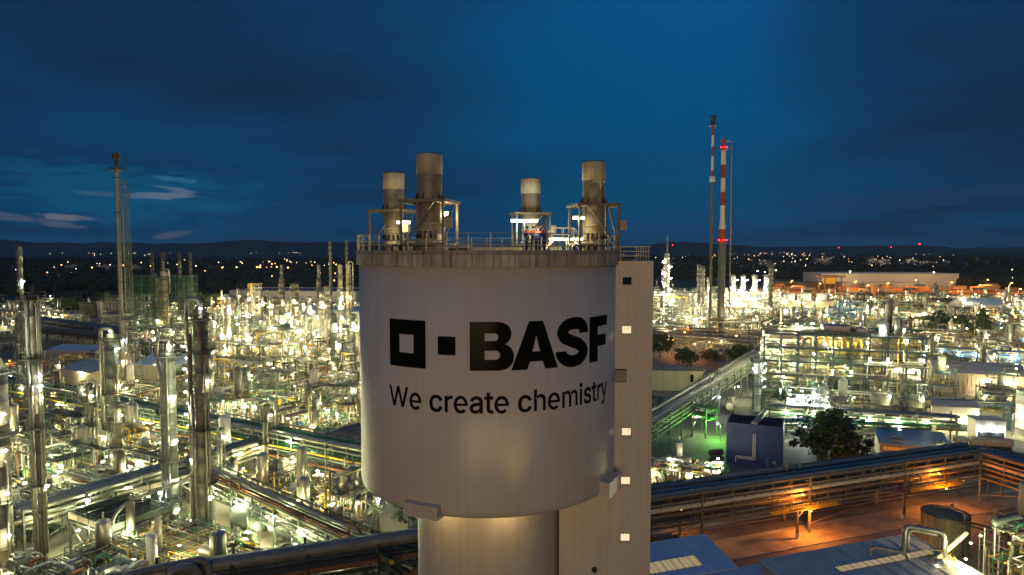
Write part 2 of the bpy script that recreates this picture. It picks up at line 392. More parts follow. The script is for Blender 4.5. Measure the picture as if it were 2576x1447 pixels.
# ---------------------------------------------------------------- the silo tower with its lettering
TX, TY, TR = -1.785, 51.65, 9.54
tower = thing('silo_tower', 'huge round white concrete silo tower with black company lettering, in the centre', 'tower', (TX, TY, 0))
b = MB()
b.lathe([(5.42, 33.1), (TR - .55, 33.02), (TR - .2, 33.1), (TR - .04, 33.3), (TR, 33.6), (TR, 49.0), (TR - .3, 49.0)], n=128)
b.build('drum_wall', white_wall, tower)
b = MB(); b.lathe([(5.42, -.2), (5.42, 33.3)], n=96); b.build('shaft', shaft_paint, tower)
b = MB(); b.lathe([(TR - .25, 48.6), (TR - .25, 49.80), (.02, 49.86)], n=96, smooth=False); b.build('roof_deck', roof_felt, tower)
RC = 9.72
random.seed(4)
NP = 46
pm = None
for i in range(NP):                                    # lower parapet band: concrete panels with open joints
    a0 = 2 * math.pi * i / NP; b = MB(); j = 0.0022; dr = random.uniform(-.012, .012)
    b.seg(TR - .22, RC + dr, 48.98 + random.uniform(-.01, .01), 49.73, a0 + j, a0 + 2 * math.pi / NP - j, 4)
    b.build('parapet_panel', parapet_conc if random.random() < .6 else parapet_conc2, tower)
NP = 64
for i in range(NP):
    a0 = 2 * math.pi * i / NP; b = MB(); j = 0.0012
    b.seg(TR - .24, RC + .03 + random.uniform(-.012, .012), 49.745, 50.005 + random.uniform(-.006, .006), a0 + j, a0 + 2 * math.pi / NP - j, 3)
    b.build('coping_block', coping_conc, tower)
# brackets at the drum's lower rim
for (u0, u1, v, dep) in ((1010, 1113, 1262, .55), (1515, 1556, 1200, .6)):
    pass
def bracket(ang, w, z0, z1, dep):
    c, s = math.sin(ang), -math.cos(ang); t = Vector((math.cos(ang), math.sin(ang), 0)); nrm = Vector((c, s, 0)); b = MB()
    p = nrm * (TR - .7); q = nrm * (TR + dep)
    A = [p - t * w / 2, q - t * w / 2, q + t * w / 2, p + t * w / 2]
    lo = [Vector((a.x, a.y, z0)) for a in A]; hi = [Vector((a.x, a.y, z1)) for a in A]
    hi[1].z -= .12; hi[2].z -= .12
    b.quad(*hi); b.quad(*lo[::-1])
    for i in range(4): b.quad(lo[i], lo[(i + 1) % 4], hi[(i + 1) % 4], hi[i])
    b.build('rim_bracket', white_wall, tower)
bracket(math.radians(-24), 2.5, 33.0, 33.98, .42); bracket(math.radians(62.5), 2.5, 33.0, 34.2, .62)
bracket(math.radians(152), 2.5, 33.0, 33.98, .42); bracket(math.radians(-114), 2.5, 33.0, 33.98, .42)

# stair block joined to the drum
sy = 49.6
sx0, sx1 = dp(1408, 1000, sy)[0] - TX, dp(1640, 1000, sy)[0] - TX; stz = zat(657, sy); y0 = sy - TY
WIN = [(1578, 707, False), (1577, 830, True), (1576, 1087, True), (1574, 1210, True), (1573, 1353, True)]
b = MB()
holes = []
for (u, v, lit) in WIN:
    x, _, z = dp(u, v, sy); holes.append((x - TX - .38, x - TX + .38, z - .32, z + .32))
lv = dp(1562, 945, sy); holes.append((lv[0] - TX - .48, lv[0] - TX + .42, lv[2] - .5, lv[2] + .5))
ph = dp(1495, 1433, sy); 
xs = sorted({sx0, sx1} | {h[0] for h in holes} | {h[1] for h in holes}); zs = sorted({-.2, stz} | {h[2] for h in holes} | {h[3] for h in holes})
for xa, xb in zip(xs, xs[1:]):
    for za, zb in zip(zs, zs[1:]):
        cx_, cz_ = (xa + xb) / 2, (za + zb) / 2
        if any(h[0] < cx_ < h[1] and h[2] < cz_ < h[3] for h in holes): continue
        b.quad((xa, y0, za), (xb, y0, za), (xb, y0, zb), (xa, y0, zb))
for h in holes:                                         # reveals
    d = y0 + .22
    b.quad((h[0], y0, h[2]), (h[1], y0, h[2]), (h[1], d, h[2]), (h[0], d, h[2])); b.quad((h[0], d, h[3]), (h[1], d, h[3]), (h[1], y0, h[3]), (h[0], y0, h[3]))
    b.quad((h[0], y0, h[2]), (h[0], d, h[2]), (h[0], d, h[3]), (h[0], y0, h[3])); b.quad((h[1], d, h[2]), (h[1], y0, h[2]), (h[1], y0, h[3]), (h[1], d, h[3]))
y1 = y0 + 7.5
b.quad((sx1, y0, -.2), (sx1, y1, -.2), (sx1, y1, stz), (sx1, y0, stz)); b.quad((sx0, y1, -.2), (sx0, y0, -.2), (sx0, y0, stz), (sx0, y1, stz))
b.quad((sx1, y1, -.2), (sx0, y1, -.2), (sx0, y1, stz), (sx1, y1, stz)); b.quad((sx0, y0, stz), (sx1, y0, stz), (sx1, y1, stz), (sx0, y1, stz))
b.build('stair_block', shaft_paint, tower)
for k, (u, v, lit) in enumerate(WIN):
    h = holes[k]; b = MB(); t = .055
    for (xa, xb, za, zb) in ((h[0], h[1], h[2], h[2] + t), (h[0], h[1], h[3] - t, h[3]), (h[0], h[0] + t, h[2] + t, h[3] - t), (h[1] - t, h[1], h[2] + t, h[3] - t)):
        b.box(xa, xb, y0 + .07, y0 + .15, za, zb)
    b.box(h[0] - .05, h[1] + .05, y0 - .06, y0 + .08, h[2] - .06, h[2] - .002)
    w = b.build('window', rail_steel, tower)
    b = MB(); b.quad((h[0] + t, y0 + .12, h[2] + t), (h[1] - t, y0 + .12, h[2] + t), (h[1] - t, y0 + .12, h[3] - t), (h[0] + t, y0 + .12, h[3] - t))
    p = b.build('pane', E_win if lit else pane_dark, w)
    if lit and k in (1, 2):
        b = MB(); b.beam((h[1] - .12, y0 + .10, h[3] - .1), (h[1] - .34, y0 + .10, h[3] - .3), .02); b.build('stay_bar', dark_steel, w)
h = holes[-1]
lo_ = MB()
for (xa, xb, za, zb) in ((h[0], h[1], h[2], h[2] + .05), (h[0], h[1], h[3] - .05, h[3])): lo_.box(xa, xb, y0 + .02, y0 + .12, za, zb)
lo_.box(h[0], h[1], y0 + .2, y0 + .22, h[2], h[3])
lvr = lo_.build('louvre_vent', dark_steel, tower)
for k in range(8):
    b = MB(); z = h[2] + .08 + k * .108; b.beam((h[0] + .02, y0 + .06, z), (h[1] - .02, y0 + .06, z), .02, .09); b.build('louvre_slat', galv, lvr)
b = MB(); b.cyl((ph[0] - TX, y0 - .10, ph[2]), (ph[0] - TX, y0 + .05, ph[2]), .21, .21, 20); b.build('round_vent', dark_steel, tower)
# stair block roof: upstand, railing, hatch
b = MB(); b.box(sx0 + 4.3, sx1 - 1.6, y0 + .25, y0 + 2.4, stz, stz + .16); b.build('roof_hatch', dark_steel, tower)
b = MB(); xa = sx1 - 2.35
b.railing([(xa, y0 + .2, stz), (sx1 - .12, y0 + .2, stz), (sx1 - .12, y1 - .2, stz), (xa, y1 - .2, stz)], 1.05, 1.0, .045, (.35, .7, 1.05))
b.build('stair_block_railing', rail_steel, tower)
# roof railing round the drum: posts and three rails
b = MB(); nr = 44; rr = RC - .10
for i in range(nr):
    a = 2 * math.pi * (i + .35) / nr; b.beam((rr * math.cos(a), rr * math.sin(a), 49.9), (rr * math.cos(a), rr * math.sin(a), 51.08), .05)
for z in (50.35, 50.62, 51.07):
    P = [(rr * math.cos(2 * math.pi * i / 96), rr * math.sin(2 * math.pi * i / 96), z) for i in range(97)]; b.tube(P, .026, 5, False)
b.build('roof_railing', rail_steel, tower)
# inner pipes, ducts and trays on the roof
b = MB()
for (p, r) in (([(-4.2, -4.5, 50.28), (4.5, -3.2, 50.28), (7.0, .5, 50.28)], .05), ([(-3.5, -3.5, 50.5), (5, -2, 50.5)], .04)): b.tube(p, r, 6)
for x in range(-3, 6, 2): b.beam((x, -4.1 + x * .12, 49.85), (x, -4.1 + x * .12, 50.55), .06)
b.build('roof_pipes', steel_brown, tower)
b = MB(); b.box(-4.4, 2.6, 2.0, 2.9, 49.86, 50.22); b.build('roof_duct', chim_conc, tower)
b = MB(); b.box(-2.9, -1.3, -1.2, -.2, 49.86, 50.16); b.build('roof_box', dark_steel, tower)
b = MB()
for (xa, ya) in ((-6.3, -1.2), (-5.2, .2), (2.8, 5.5), (5.0, 4.8)):
    b.box(xa, xa + .9, ya, ya + .7, 49.86, 50.35 + (xa % 1) * .5)
b.build('roof_cabinets', galv, tower)

# lettering, wrapped on the drum as a thin sheet
def poly_curve(rings, mirror=False):
    cu = bpy.data.curves.new('outline', 'CURVE'); cu.dimensions = '2D'; cu.fill_mode = 'BOTH'
    for R_ in rings:
        sp = cu.splines.new('POLY'); sp.points.add(len(R_) - 1); sp.use_cyclic_u = True
        for i, (x, y) in enumerate(R_): sp.points[i].co = (x, y, 0, 1)
    return cu
def wrap(cu, name, s0, z0, parent, sx=1.0, sz=1.0, rad=TR + .008, label=None):
    o = bpy.data.objects.new('tmp', cu); COL.objects.link(o); dg = bpy.context.evaluated_depsgraph_get()
    me = bpy.data.meshes.new_from_object(o.evaluated_get(dg)); bpy.data.objects.remove(o)
    bm = bmesh.new(); bm.from_mesh(me); xs_ = [v.co.x for v in bm.verts]
    bmesh.ops.remove_doubles(bm, verts=bm.verts, dist=1e-5)
    x = min(xs_)
    while x < max(xs_):
        bmesh.ops.bisect_plane(bm, geom=bm.verts[:] + bm.edges[:] + bm.faces[:], plane_co=(x, 0, 0), plane_no=(1, 0, 0)); x += .18 / sx
    for v in bm.verts:
        th = (s0 + v.co.x * sx) / TR; v.co = (rad * math.sin(th), -rad * math.cos(th), z0 + v.co.y * sz)
    bmesh.ops.recalc_face_normals(bm, faces=bm.faces)
    for f in bm.faces:
        c = f.calc_center_median()
        if f.normal.x * c.x + f.normal.y * c.y < 0: f.normal_flip()
    me2 = bpy.data.meshes.new(name); bm.to_mesh(me2); bm.free(); me2.materials.append(black_paint)
    return link(name, me2, parent, label=label)
def bez(p0, p1, p2, p3, n=10):
    return [tuple((1 - t) ** 3 * a + 3 * t * (1 - t) ** 2 * b_ + 3 * t * t * (1 - t) * c + t ** 3 * d for a, b_, c, d in zip(p0, p1, p2, p3)) for t in [i / n for i in range(n)]]
sk = TR / 9.65; so = -.10
H3 = 3.05
wrap(poly_curve([[(0, 0), (2.98, 0), (2.98, H3), (0, H3)], [(.91, .92), (.91, 2.1), (2.07, 2.1), (2.07, .92)]]), 'emblem_frame', -6.71 * sk + so, 42.53, tower)
wrap(poly_curve([[(0, 0), (1.17, 0), (1.17, 1.17), (0, 1.17)]]), 'emblem_square', -2.84 * sk + so, 43.47, tower)
Bo = [(0, 0)] + [(1.7, 0)] + bez((1.7, 0), (2.4, 0), (2.76, .36), (2.76, .86)) + bez((2.76, .86), (2.76, 1.3), (2.52, 1.55), (2.2, 1.64)) + \
     bez((2.2, 1.64), (2.45, 1.78), (2.6, 2.0), (2.6, 2.3)) + bez((2.6, 2.3), (2.6, 2.75), (2.25, 3.05), (1.68, 3.05)) + [(1.68, 3.05), (0, 3.05)]
def slot(x0, x1, z0_, z1_):
    r = (z1_ - z0_) / 2; return [(x0, z0_), (x1 - r, z0_)] + [(x1 - r + r * math.sin(a), z0_ + r - r * math.cos(a)) for a in [math.pi * i / 10 for i in range(1, 10)]] + [(x1 - r, z1_), (x0, z1_)]
wrap(poly_curve([Bo, slot(.93, 1.78, 1.86, 2.33), slot(.93, 1.88, .69, 1.25)]), 'letter', -.75 * sk + so, 42.53, tower)
wrap(poly_curve([[(0, 0), (1.05, 0), (1.22, .5), (2.09, .5), (2.26, 0), (3.19, 0), (2.1, 3.05), (1.15, 3.05)], [(1.38, 1.13), (1.9, 1.13), (1.64, 2.14)]]), 'letter', 1.86 * sk + so, 42.53, tower)
cl = [(2.40, 2.16), (2.33, 2.52), (2.0, 2.78), (1.45, 2.83), (.88, 2.70), (.55, 2.30), (.74, 1.93), (1.35, 1.66), (1.98, 1.42), (2.38, .98), (2.10, .54), (1.46, .37), (.86, .48), (.50, .80), (.45, 1.06)]
def catmull(P, n=6):
    o = []
    for i in range(len(P) - 1):
        p0, p1, p2, p3 = P[max(i - 1, 0)], P[i], P[i + 1], P[min(i + 2, len(P) - 1)]
        for k in range(n):
            t = k / n; o.append(tuple(.5 * (2 * b1 + (c1 - a1) * t + (2 * a1 - 5 * b1 + 4 * c1 - d1) * t * t + (3 * b1 - a1 - 3 * c1 + d1) * t ** 3) for a1, b1, c1, d1 in zip(p0, p1, p2, p3)))
    return o + [P[-1]]
C = catmull(cl); Lf, Rt = [], []
for i, p in enumerate(C):
    q0, q1 = C[max(i - 1, 0)], C[min(i + 1, len(C) - 1)]; dx, dy = q1[0] - q0[0], q1[1] - q0[1]; l = math.hypot(dx, dy)
    if i in (0, len(C) - 1): dx, dy, l = 0, (1 if i == 0 else 1), 1
    w = .44 - .05 * abs(dx) / l
    Lf.append((p[0] - dy / l * w, p[1] + dx / l * w)); Rt.append((p[0] + dy / l * w, p[1] - dx / l * w))
def wrap_strip(Lf_, Rt_, name, s0, z0, parent, rad=TR + .008):
    b = MB()
    def on(p): th = (s0 + p[0]) / TR; return (rad * math.sin(th), -rad * math.cos(th), z0 + p[1])
    for (l0, l1, r0, r1) in zip(Lf_, Lf_[1:], Rt_, Rt_[1:]):
        mid = lambda a, c, t: (a[0] + (c[0] - a[0]) * t, a[1] + (c[1] - a[1]) * t)
        for k in range(4):
            q = [on(mid(l0, r0, k / 4)), on(mid(l0, r0, (k + 1) / 4)), on(mid(l1, r1, (k + 1) / 4)), on(mid(l1, r1, k / 4))]
            n_ = (Vector(q[1]) - Vector(q[0])).cross(Vector(q[2]) - Vector(q[0]))
            if n_.x * q[0][0] + n_.y * q[0][1] < 0: q = q[::-1]
            b.quad(*q)
    return b.build(name, black_paint, parent)
wrap_strip(Lf, Rt, 'letter', 4.9 * sk + so, 42.46, tower)
wrap(poly_curve([[(0, 0), (1.0, 0), (1.0, 1.02), (2.2, 1.02), (2.2, 1.78), (1.0, 1.78), (1.0, 2.36), (2.42, 2.36), (2.42, 3.05), (0, 3.05)]]), 'letter', 7.93 * sk + so, 42.53, tower)
def word(txt, s0, s1):
    pass
tot = 'We create chemistry'
try:                                                    # Blender's own bundled sans serif, else its default font
    import os
    FNT = bpy.data.fonts.load(os.path.join(bpy.utils.system_resource('DATAFILES'), 'fonts', 'Inter.woff2'))
except Exception: FNT = None
def setf(c):
    if FNT: c.font = FNT
cu = bpy.data.curves.new('slogan', 'FONT'); setf(cu); cu.body = tot; cu.size = 1.0; cu.resolution_u = 6
tmp = bpy.data.objects.new('tmp', cu); COL.objects.link(tmp); bpy.context.view_layer.update()
wd = tmp.dimensions.x; 
cu2 = bpy.data.curves.new('cap', 'FONT'); setf(cu2); cu2.body = 'W'; cu2.size = 1.0; t2 = bpy.data.objects.new('tmp2', cu2); COL.objects.link(t2); bpy.context.view_layer.update(); cap = t2.dimensions.y
bpy.data.objects.remove(t2)
# letter by letter so that each one is a part
dgx = bpy.context.evaluated_depsgraph_get(); bpy.data.objects.remove(tmp)
scx = (10.33 + 6.79) * sk / wd; scz = 1.35 / cap
def width(t):
    c = bpy.data.curves.new('w', 'FONT'); setf(c); c.body = t; c.size = 1.0; o = bpy.data.objects.new('w', c); COL.objects.link(o); bpy.context.view_layer.update(); x = o.dimensions.x; bpy.data.objects.remove(o); return x
full_i = width('I')
for i, ch in enumerate(tot):
    if ch == ' ': continue
    pre = width(tot[:i] + 'I') - full_i if i else 0.0
    if ch == 'e' and FNT:                               # ring and bar; the bundled outline of this letter overlaps itself
        we = width('e'); rx, ry, sw, yc = we / 2 - .026, .385 / 2 - .017, .039, .188; x0 = pre + .03 + we / 2
        A_ = [math.radians(2 + k * 10.5) for k in range(31)]
        Lo = [((x0 + math.cos(a) * (rx + sw)) * scx, (yc + math.sin(a) * (ry + sw)) * scz) for a in A_]; Li = [((x0 + math.cos(a) * (rx - sw)) * scx, (yc + math.sin(a) * (ry - sw)) * scz) for a in A_]
        bx_ = [x0 - rx + (2 * rx + sw) * k / 6 for k in range(7)]
        o1 = wrap_strip(Lo, Li, 'slogan_letter', -6.79 * sk + so, 39.88, tower); o2 = wrap_strip([(q * scx, (yc + .028) * scz) for q in bx_], [(q * scx, (yc - .030) * scz) for q in bx_], 'bar', -6.79 * sk + so, 39.88, tower, TR + .011)
        bm_ = bmesh.new(); bm_.from_mesh(o1.data); bm_.from_mesh(o2.data); bm_.to_mesh(o1.data); bm_.free(); bpy.data.objects.remove(o2); continue
    if ch == 'W' and FNT:                               # four strokes, for the same reason
        ww = width('W'); ch_ = cap; bm_ = bmesh.new(); zz_ = [(0.0, 0.5 - .245), (.245, .5), (.5, .755), (.755, 1.0)]
        for (xa, za, xb, zb) in ((.035, 1, .27, 0), (.27, 0, .5, 1), (.5, 1, .73, 0), (.73, 0, .965, 1)):
            hw = .041; q_ = [k / 5 for k in range(6)]
            Lo = [((pre + .01 + (xa + (xb - xa) * k) * ww - hw) * scx, (za + (zb - za) * k) * ch_ * scz) for k in q_]; Li = [(x_ + 2 * hw * scx, z_) for x_, z_ in Lo]
            o2 = wrap_strip(Lo, Li, 'stroke', -6.79 * sk + so, 39.88, tower, TR + .008 + .0012 * (xa > .2) + .0012 * (xa > .4) + .0012 * (xa > .6)); bm_.from_mesh(o2.data); bpy.data.objects.remove(o2)
        m_ = bpy.data.meshes.new('slogan_letter'); bm_.to_mesh(m_); bm_.free(); m_.materials.append(black_paint); link('slogan_letter', m_, tower); continue
    c = bpy.data.curves.new('slogan', 'FONT'); setf(c); c.body = ch; c.size = 1.0; c.resolution_u = 6; c.offset = .010 if ch in 'mhr' else .014
    wrap(c, 'slogan_letter', -6.79 * sk + so + pre * scx, 39.88, tower, scx, scz)

# ---------------------------------------------------------------- the four exhaust chimneys on the roof
CH = [(990, 53.0, 'front left pair, shorter and standing behind the tallest chimney', 437, True), (1080, 65.0, 'tall', 390, True), (1335, 49.0, 'rear', 451, False), (1494, 59.0, 'right', 409, True)]
CHL = ['concrete exhaust chimney at the left edge of the tower roof', 'tallest concrete exhaust chimney, second from the left on the tower roof',
       'smallest looking exhaust chimney on the roof, behind the four workers', 'concrete exhaust chimney with white drip stains at the right of the roof']
for k, (u, wpx, _, vt, cabinet) in enumerate(CH):
    R_ = .85; d = R_ / (wpx / 2 / FPX); x, y, z = dp(u, vt, d); ht = z - 49.86
    t = thing('exhaust_chimney', CHL[k], 'chimney', (x, y, 49.86), math.radians((-18, -14, 8, 10)[k]), 'exhaust chimneys on the tower roof')
    zs_ = ht * .787          # bottom of the sleeve
    zf = ht * .535           # flange on the support frame
    b = MB(); b.lathe([(R_ * .99, zs_ + .06), (R_, zs_ + .06), (R_, ht - .03), (R_ * .98, ht), (R_ * .93, ht), (R_ * .93, ht - 1.0)], n=40); b.build('upper_sleeve', chim_conc, t)
    b = MB(); b.lathe([(R_ * .955, zf - .05), (R_ * .955, zs_ + .3)], n=40); b.lathe([(R_ * .93, zf - .05), (R_ * .93, ht * .30)], n=40); b.build('barrel', chim_dark, t)
    b = MB()
    for i in range(10):
        a = 2 * math.pi * i / 10 + .2; c, s = math.cos(a), math.sin(a)
        b.tri((c * .82, s * .82, zf + .52), (c * .82, s * .82, zf + .02), (c * 1.08, s * 1.08, zf + .02)); b.beam((c * .8, s * .8, zf + .05), (c * 1.07, s * 1.07, zf + .05), .05, .06)
    b.lathe([(.8, zf), (1.1, zf), (1.1, zf + .06), (.8, zf + .06)], n=32, smooth=False); b.build('flange_gussets', dark_steel, t)
    b = MB(); b.lathe([(R_ * .96, ht * .30 + .02), (R_ * .96, ht * .30 - .06), (R_ * .90, ht * .30 - .06), (R_ * .90, .9), (R_ * .96, .88), (R_ * .96, .3), (R_ * .86, .25), (R_ * .86, 0)], n=40); b.build('base_section', chim_conc, t)
    b = MB()
    for i in range(5):
        a = -2.4 + i * .42; b.beam((math.cos(a) * .9, math.sin(a) * .9, .95), (math.cos(a) * .8, math.sin(a) * .8, 1.35), .26, .1)
    b.build('inspection_covers', dark_steel, t)
    b = MB(); b.lathe([(R_ * .90, ht - .02), (R_ * .97, ht - .01), (R_ * .97, ht + .05), (R_ * .90, ht + .05)], n=40, smooth=False)
    for i in range(9): a = i * .7; b.cyl((R_ * .9 * math.cos(a), R_ * .9 * math.sin(a), ht), (R_ * .9 * math.cos(a), R_ * .9 * math.sin(a), ht + .11), .035, .035, 6)
    b.build('top_rim', dark_steel, t)
    if k == 3:
        b = MB()
        for (a, l_) in ((-1.9, .1), (-1.75, .16), (-1.6, .12), (-1.42, .3), (-1.25, .62), (-1.1, .14), (-.95, .42), (-.8, .2), (-.65, .12), (-.5, .16)):
            q_ = R_ * .962; b.cyl((q_ * math.cos(a), q_ * math.sin(a), zs_ + .02), (q_ * math.cos(a), q_ * math.sin(a), zs_ + .02 - l_), .05, .018, 6)
        b.build('drip_stains', white_paint, t, kind='stuff')
    sf = 1.42
    for (i, j) in ((-1, -1), (1, -1), (1, 1), (-1, 1)):
        b = MB(); b.beam((i * sf, j * sf, 0), (i * sf, j * sf, zf - .02), .14); b.build('frame_leg', steel_brown, t)
    b = MB()
    for (p, q) in (((-1, -1), (1, -1)), ((1, -1), (1, 1)), ((1, 1), (-1, 1)), ((-1, 1), (-1, -1))):
        b.beam((p[0] * (sf + .14), p[1] * (sf + .14), zf - .1), (q[0] * (sf + .14), q[1] * (sf + .14), zf - .1), .12, .2)
        b.beam((p[0] * sf, p[1] * sf, .55), (q[0] * sf, q[1] * sf, .55), .1, .14)
    b.beam((-.95, -sf - .13, zf - .1), (-.95, sf + .13, zf - .1), .1, .16); b.beam((.95, -sf - .13, zf - .1), (.95, sf + .13, zf - .1), .1, .16)
    b.build('frame_beams', steel_brown, t, kind='stuff')
    b = MB(); sgn = 1 if k != 3 else -1
    b.beam((-sf * sgn, -sf, .3), (sf * .55 * sgn, -sf, zf - .2), .09); b.beam((sf, -sf * .9, .5), (sf, sf * .5, zf - .2), .09); b.beam((-sf, sf, .3), (sf * .4, sf, zf - .2), .09); b.build('diagonal_brace', steel_brown, t, kind='stuff')
    b = MB(); b.box(sf + .1, sf + .55, -sf - .1, -sf + .35, 1.55, 2.25); b.build('switch_cabinet', chim_conc, t)
    b = MB()
    for q in range(4): b.cyl((-1.9 + q * .5, -1.75, .1), (-1.9 + q * .5, -1.75, .45), .09, .09, 8)
    b.tube([(-1.9, -1.75, .45), (.8, -1.75, .45), (.8, -.8, .8)], .05, 6); b.build('base_piping', dark_steel, t)
# fluorescent roof lamps
RL = [((1015, 560), 52.6, .5, 'roof', 'warm'), ((1119, 538), 45.6, .2, 'roof', 'warm'), ((1319, 556), 57.0, 1.1, 'roof_cool', 'white'), ((1425, 603), 52.0, 1.3, 'roof', 'warm'), ((1456, 549), 48.3, .4, 'roof', 'warm')]
RLL = ['bright tube lamp between the two left chimneys on the roof', 'small bright lamp to the right of the tallest roof chimney', 'long bright white tube lamp above the four workers', 'long yellow glowing tube lamp low behind the roof railing', 'short bright lamp on the left side of the right chimney']
for (uv, d, L_, lk, ek), lab in zip(RL, RLL):
    x, y, z = dp(uv[0], uv[1], d); t = thing('tube_lamp', lab, 'lamp', (x, y, z), 0)
    b = MB(); b.cyl((-L_ - .06, 0, .13), (L_ + .06, 0, .13), .055, .055, 8); b.cyl((0, .05, .13), (0, .05, -z + 49.87), .03, .03, 6); b.build('lamp_housing', galv, t)
    b = MB(); b.cyl((-L_, -.02, 0), (L_, -.02, 0), .09, .09, 12); b.build('tube', EMI[ek], t)
    for sx_ in ((-.6, .6) if L_ > .8 else (0,)): put_light(lk, t, (sx_ * L_, -.34, -.12))
# low stair with handrails on the roof, by the long yellow lamp
t = thing('roof_stair', 'small steel crossover stair on the roof beside the long yellow lamp', 'stair', (dp(1415, 628, 53)[0], 53, 49.86), .1)
b = MB()
for i in range(5): b.box(-1.6 + i * .16, -1.44 + i * .16, -.35, .35, .12 + i * .17, .16 + i * .17); b.box(1.44 - i * .16, 1.6 - i * .16, -.35, .35, .12 + i * .17, .16 + i * .17)
b.build('tread', galv, t)
b = MB(); b.box(-.85, .85, -.4, .4, .84, .9); b.build('landing', galv, t)
b = MB()
for y in (-.4, .4):
    b.beam((-1.6, y, .05), (-.8, y, .9), .05, .14); b.beam((1.6, y, .05), (.8, y, .9), .05, .14); b.beam((-1.6, y, 1.0), (-.8, y, 1.85), .04); b.beam((1.6, y, 1.0), (.8, y, 1.85), .04); b.beam((-.8, y, 1.85), (.8, y, 1.85), .04); b.beam((-.8, y, 1.35), (.8, y, 1.35), .04)
    for x in (-1.6, -.8, 0, .8, 1.6): b.beam((x, y, .1 if abs(x) > 1 else .9), (x, y, 1.0 if abs(x) > 1 else 1.85), .04)
b.build('handrail', rail_steel, t)

# ---------------------------------------------------------------- four workers
def person(loc, rz, label, arms, lean=0.0, helmet=True, tablet=False, stride=.11, turn=0.0):
    root = thing('person', label, 'person', loc, rz, 'workers on the tower roof')
    J = {'pelvis': (0, 0, .96), 'waist': (0, .0, 1.1), 'chest': (0, lean * .5, 1.30), 'neckb': (0, lean * .8, 1.46), 'neck': (0, lean * .95 , 1.53), 'head': (0, lean * 1.05 + .02, 1.63), 'top': (0, lean * 1.1 + .0, 1.74), 'nose': (0, lean * 1.05 + .12, 1.62),
         'hl': (-.10, 0, .90), 'hr': (.10, 0, .90), 'kl': (-stride, .03, .50), 'kr': (stride, .05, .50), 'al': (-stride - .01, -.02, .09), 'ar': (stride + .01, .03, .09), 'tl': (-stride - .03, .17, .045), 'tr': (stride + .03, .22, .045),
         'sl': (-.19, lean * .7, 1.42), 'sr': (.19, lean * .7, 1.42)}
    J.update({'el': arms[0], 'wl': arms[1], 'fl': arms[2], 'er': arms[3], 'wr': arms[4], 'fr': arms[5]})
    Rr = {'pelvis': (.155, .12), 'waist': (.145, .11), 'chest': (.17, .125), 'neckb': (.10, .08), 'neck': (.058, .058), 'head': (.083, .098), 'top': (.07, .08), 'nose': (.02, .02), 'hl': (.10, .10), 'hr': (.10, .10), 'kl': (.072, .072), 'kr': (.072, .072), 'al': (.055, .055), 'ar': (.055, .055), 'tl': (.045, .04), 'tr': (.045, .04),
          'sl': (.075, .075), 'sr': (.075, .075), 'el': (.05, .05), 'er': (.05, .05), 'wl': (.036, .036), 'wr': (.036, .036), 'fl': (.03, .02), 'fr': (.03, .02)}
    E_ = [('pelvis', 'waist'), ('waist', 'chest'), ('chest', 'neckb'), ('neckb', 'neck'), ('neck', 'head'), ('head', 'top'), ('head', 'nose'), ('pelvis', 'hl'), ('hl', 'kl'), ('kl', 'al'), ('al', 'tl'), ('pelvis', 'hr'), ('hr', 'kr'), ('kr', 'ar'), ('ar', 'tr'),
          ('chest', 'sl'), ('sl', 'el'), ('el', 'wl'), ('wl', 'fl'), ('chest', 'sr'), ('sr', 'er'), ('er', 'wr'), ('wr', 'fr')]
    for sd_, w_, f_ in (('l', 'wl', 'fl'), ('r', 'wr', 'fr')):            # four fingers and a thumb on each hand
        w, f = Vector(J[w_]), Vector(J[f_]); d = (f - w).normalized(); s_ = d.cross(Vector((0, 0, 1))); s_ = s_.normalized() if s_.length > .1 else Vector((1, 0, 0))
        for q in range(4):
            n1_, n2_ = f'g{sd_}{q}', f'h{sd_}{q}'; o = s_ * (q - 1.5) * .021
            J[n1_] = tuple(f + o + d * (.045 if q in (1, 2) else .037)); J[n2_] = tuple(Vector(J[n1_]) + d * .024 - Vector((0, 0, .02)))
            Rr[n1_] = (.0095, .0095); Rr[n2_] = (.008, .008); E_ += [(f_, n1_), (n1_, n2_)]
        th = f'th{sd_}'; J[th] = tuple(w + d * .05 + s_ * (.05 if sd_ == 'l' else -.05)); Rr[th] = (.011, .011); E_.append((w_, th))
    names = list(J); me = bpy.data.meshes.new('body'); me.from_pydata([J[n] for n in names], [(names.index(a), names.index(b_)) for a, b_ in E_], [])
    o = bpy.data.objects.new('tmpbody', me); COL.objects.link(o)
    sm = o.modifiers.new('skin', 'SKIN'); 
    for i, n in enumerate(names):
        sv = me.skin_vertices[0].data[i]; sv.radius = Rr[n]; sv.use_root = (n == 'pelvis')
    sb = o.modifiers.new('sub', 'SUBSURF'); sb.levels = 2; sb.render_levels = 2
    dg = bpy.context.evaluated_depsgraph_get(); m2 = bpy.data.meshes.new_from_object(o.evaluated_get(dg)); bpy.data.objects.remove(o)
    m2.name = 'body'
    for m in (navy_cloth, orange_cloth, skin, dark_steel): m2.materials.append(m)
    hd = Vector(J['head']); hands = [Vector(J['fl']), Vector(J['fr'])]; wr = [Vector(J['wl']), Vector(J['wr'])]
    for p in m2.polygons:
        c = p.center; p.use_smooth = True; i = 0
        if c.z > 1.315 and (c.x ** 2 + (c.y - lean * .7) ** 2) < .30 ** 2: i = 1
        if (c - hd).length < .2 and c.z > 1.51: i = 2
        if min(min((c - h_).length for h_ in hands), 9) < .10: i = 2
        if c.z < .10: i = 3
        p.material_index = i
    link('body', m2, root)
    hb = MB(); hx, hy = J['head'][0], J['head'][1]
    for sx_ in (-.032, .032): hb.lathe([(.001, 1.642), (.012, 1.65), (.001, 1.658)], (hx + sx_, hy + .098), 8)
    hb.build('eyes', dark_steel, root)
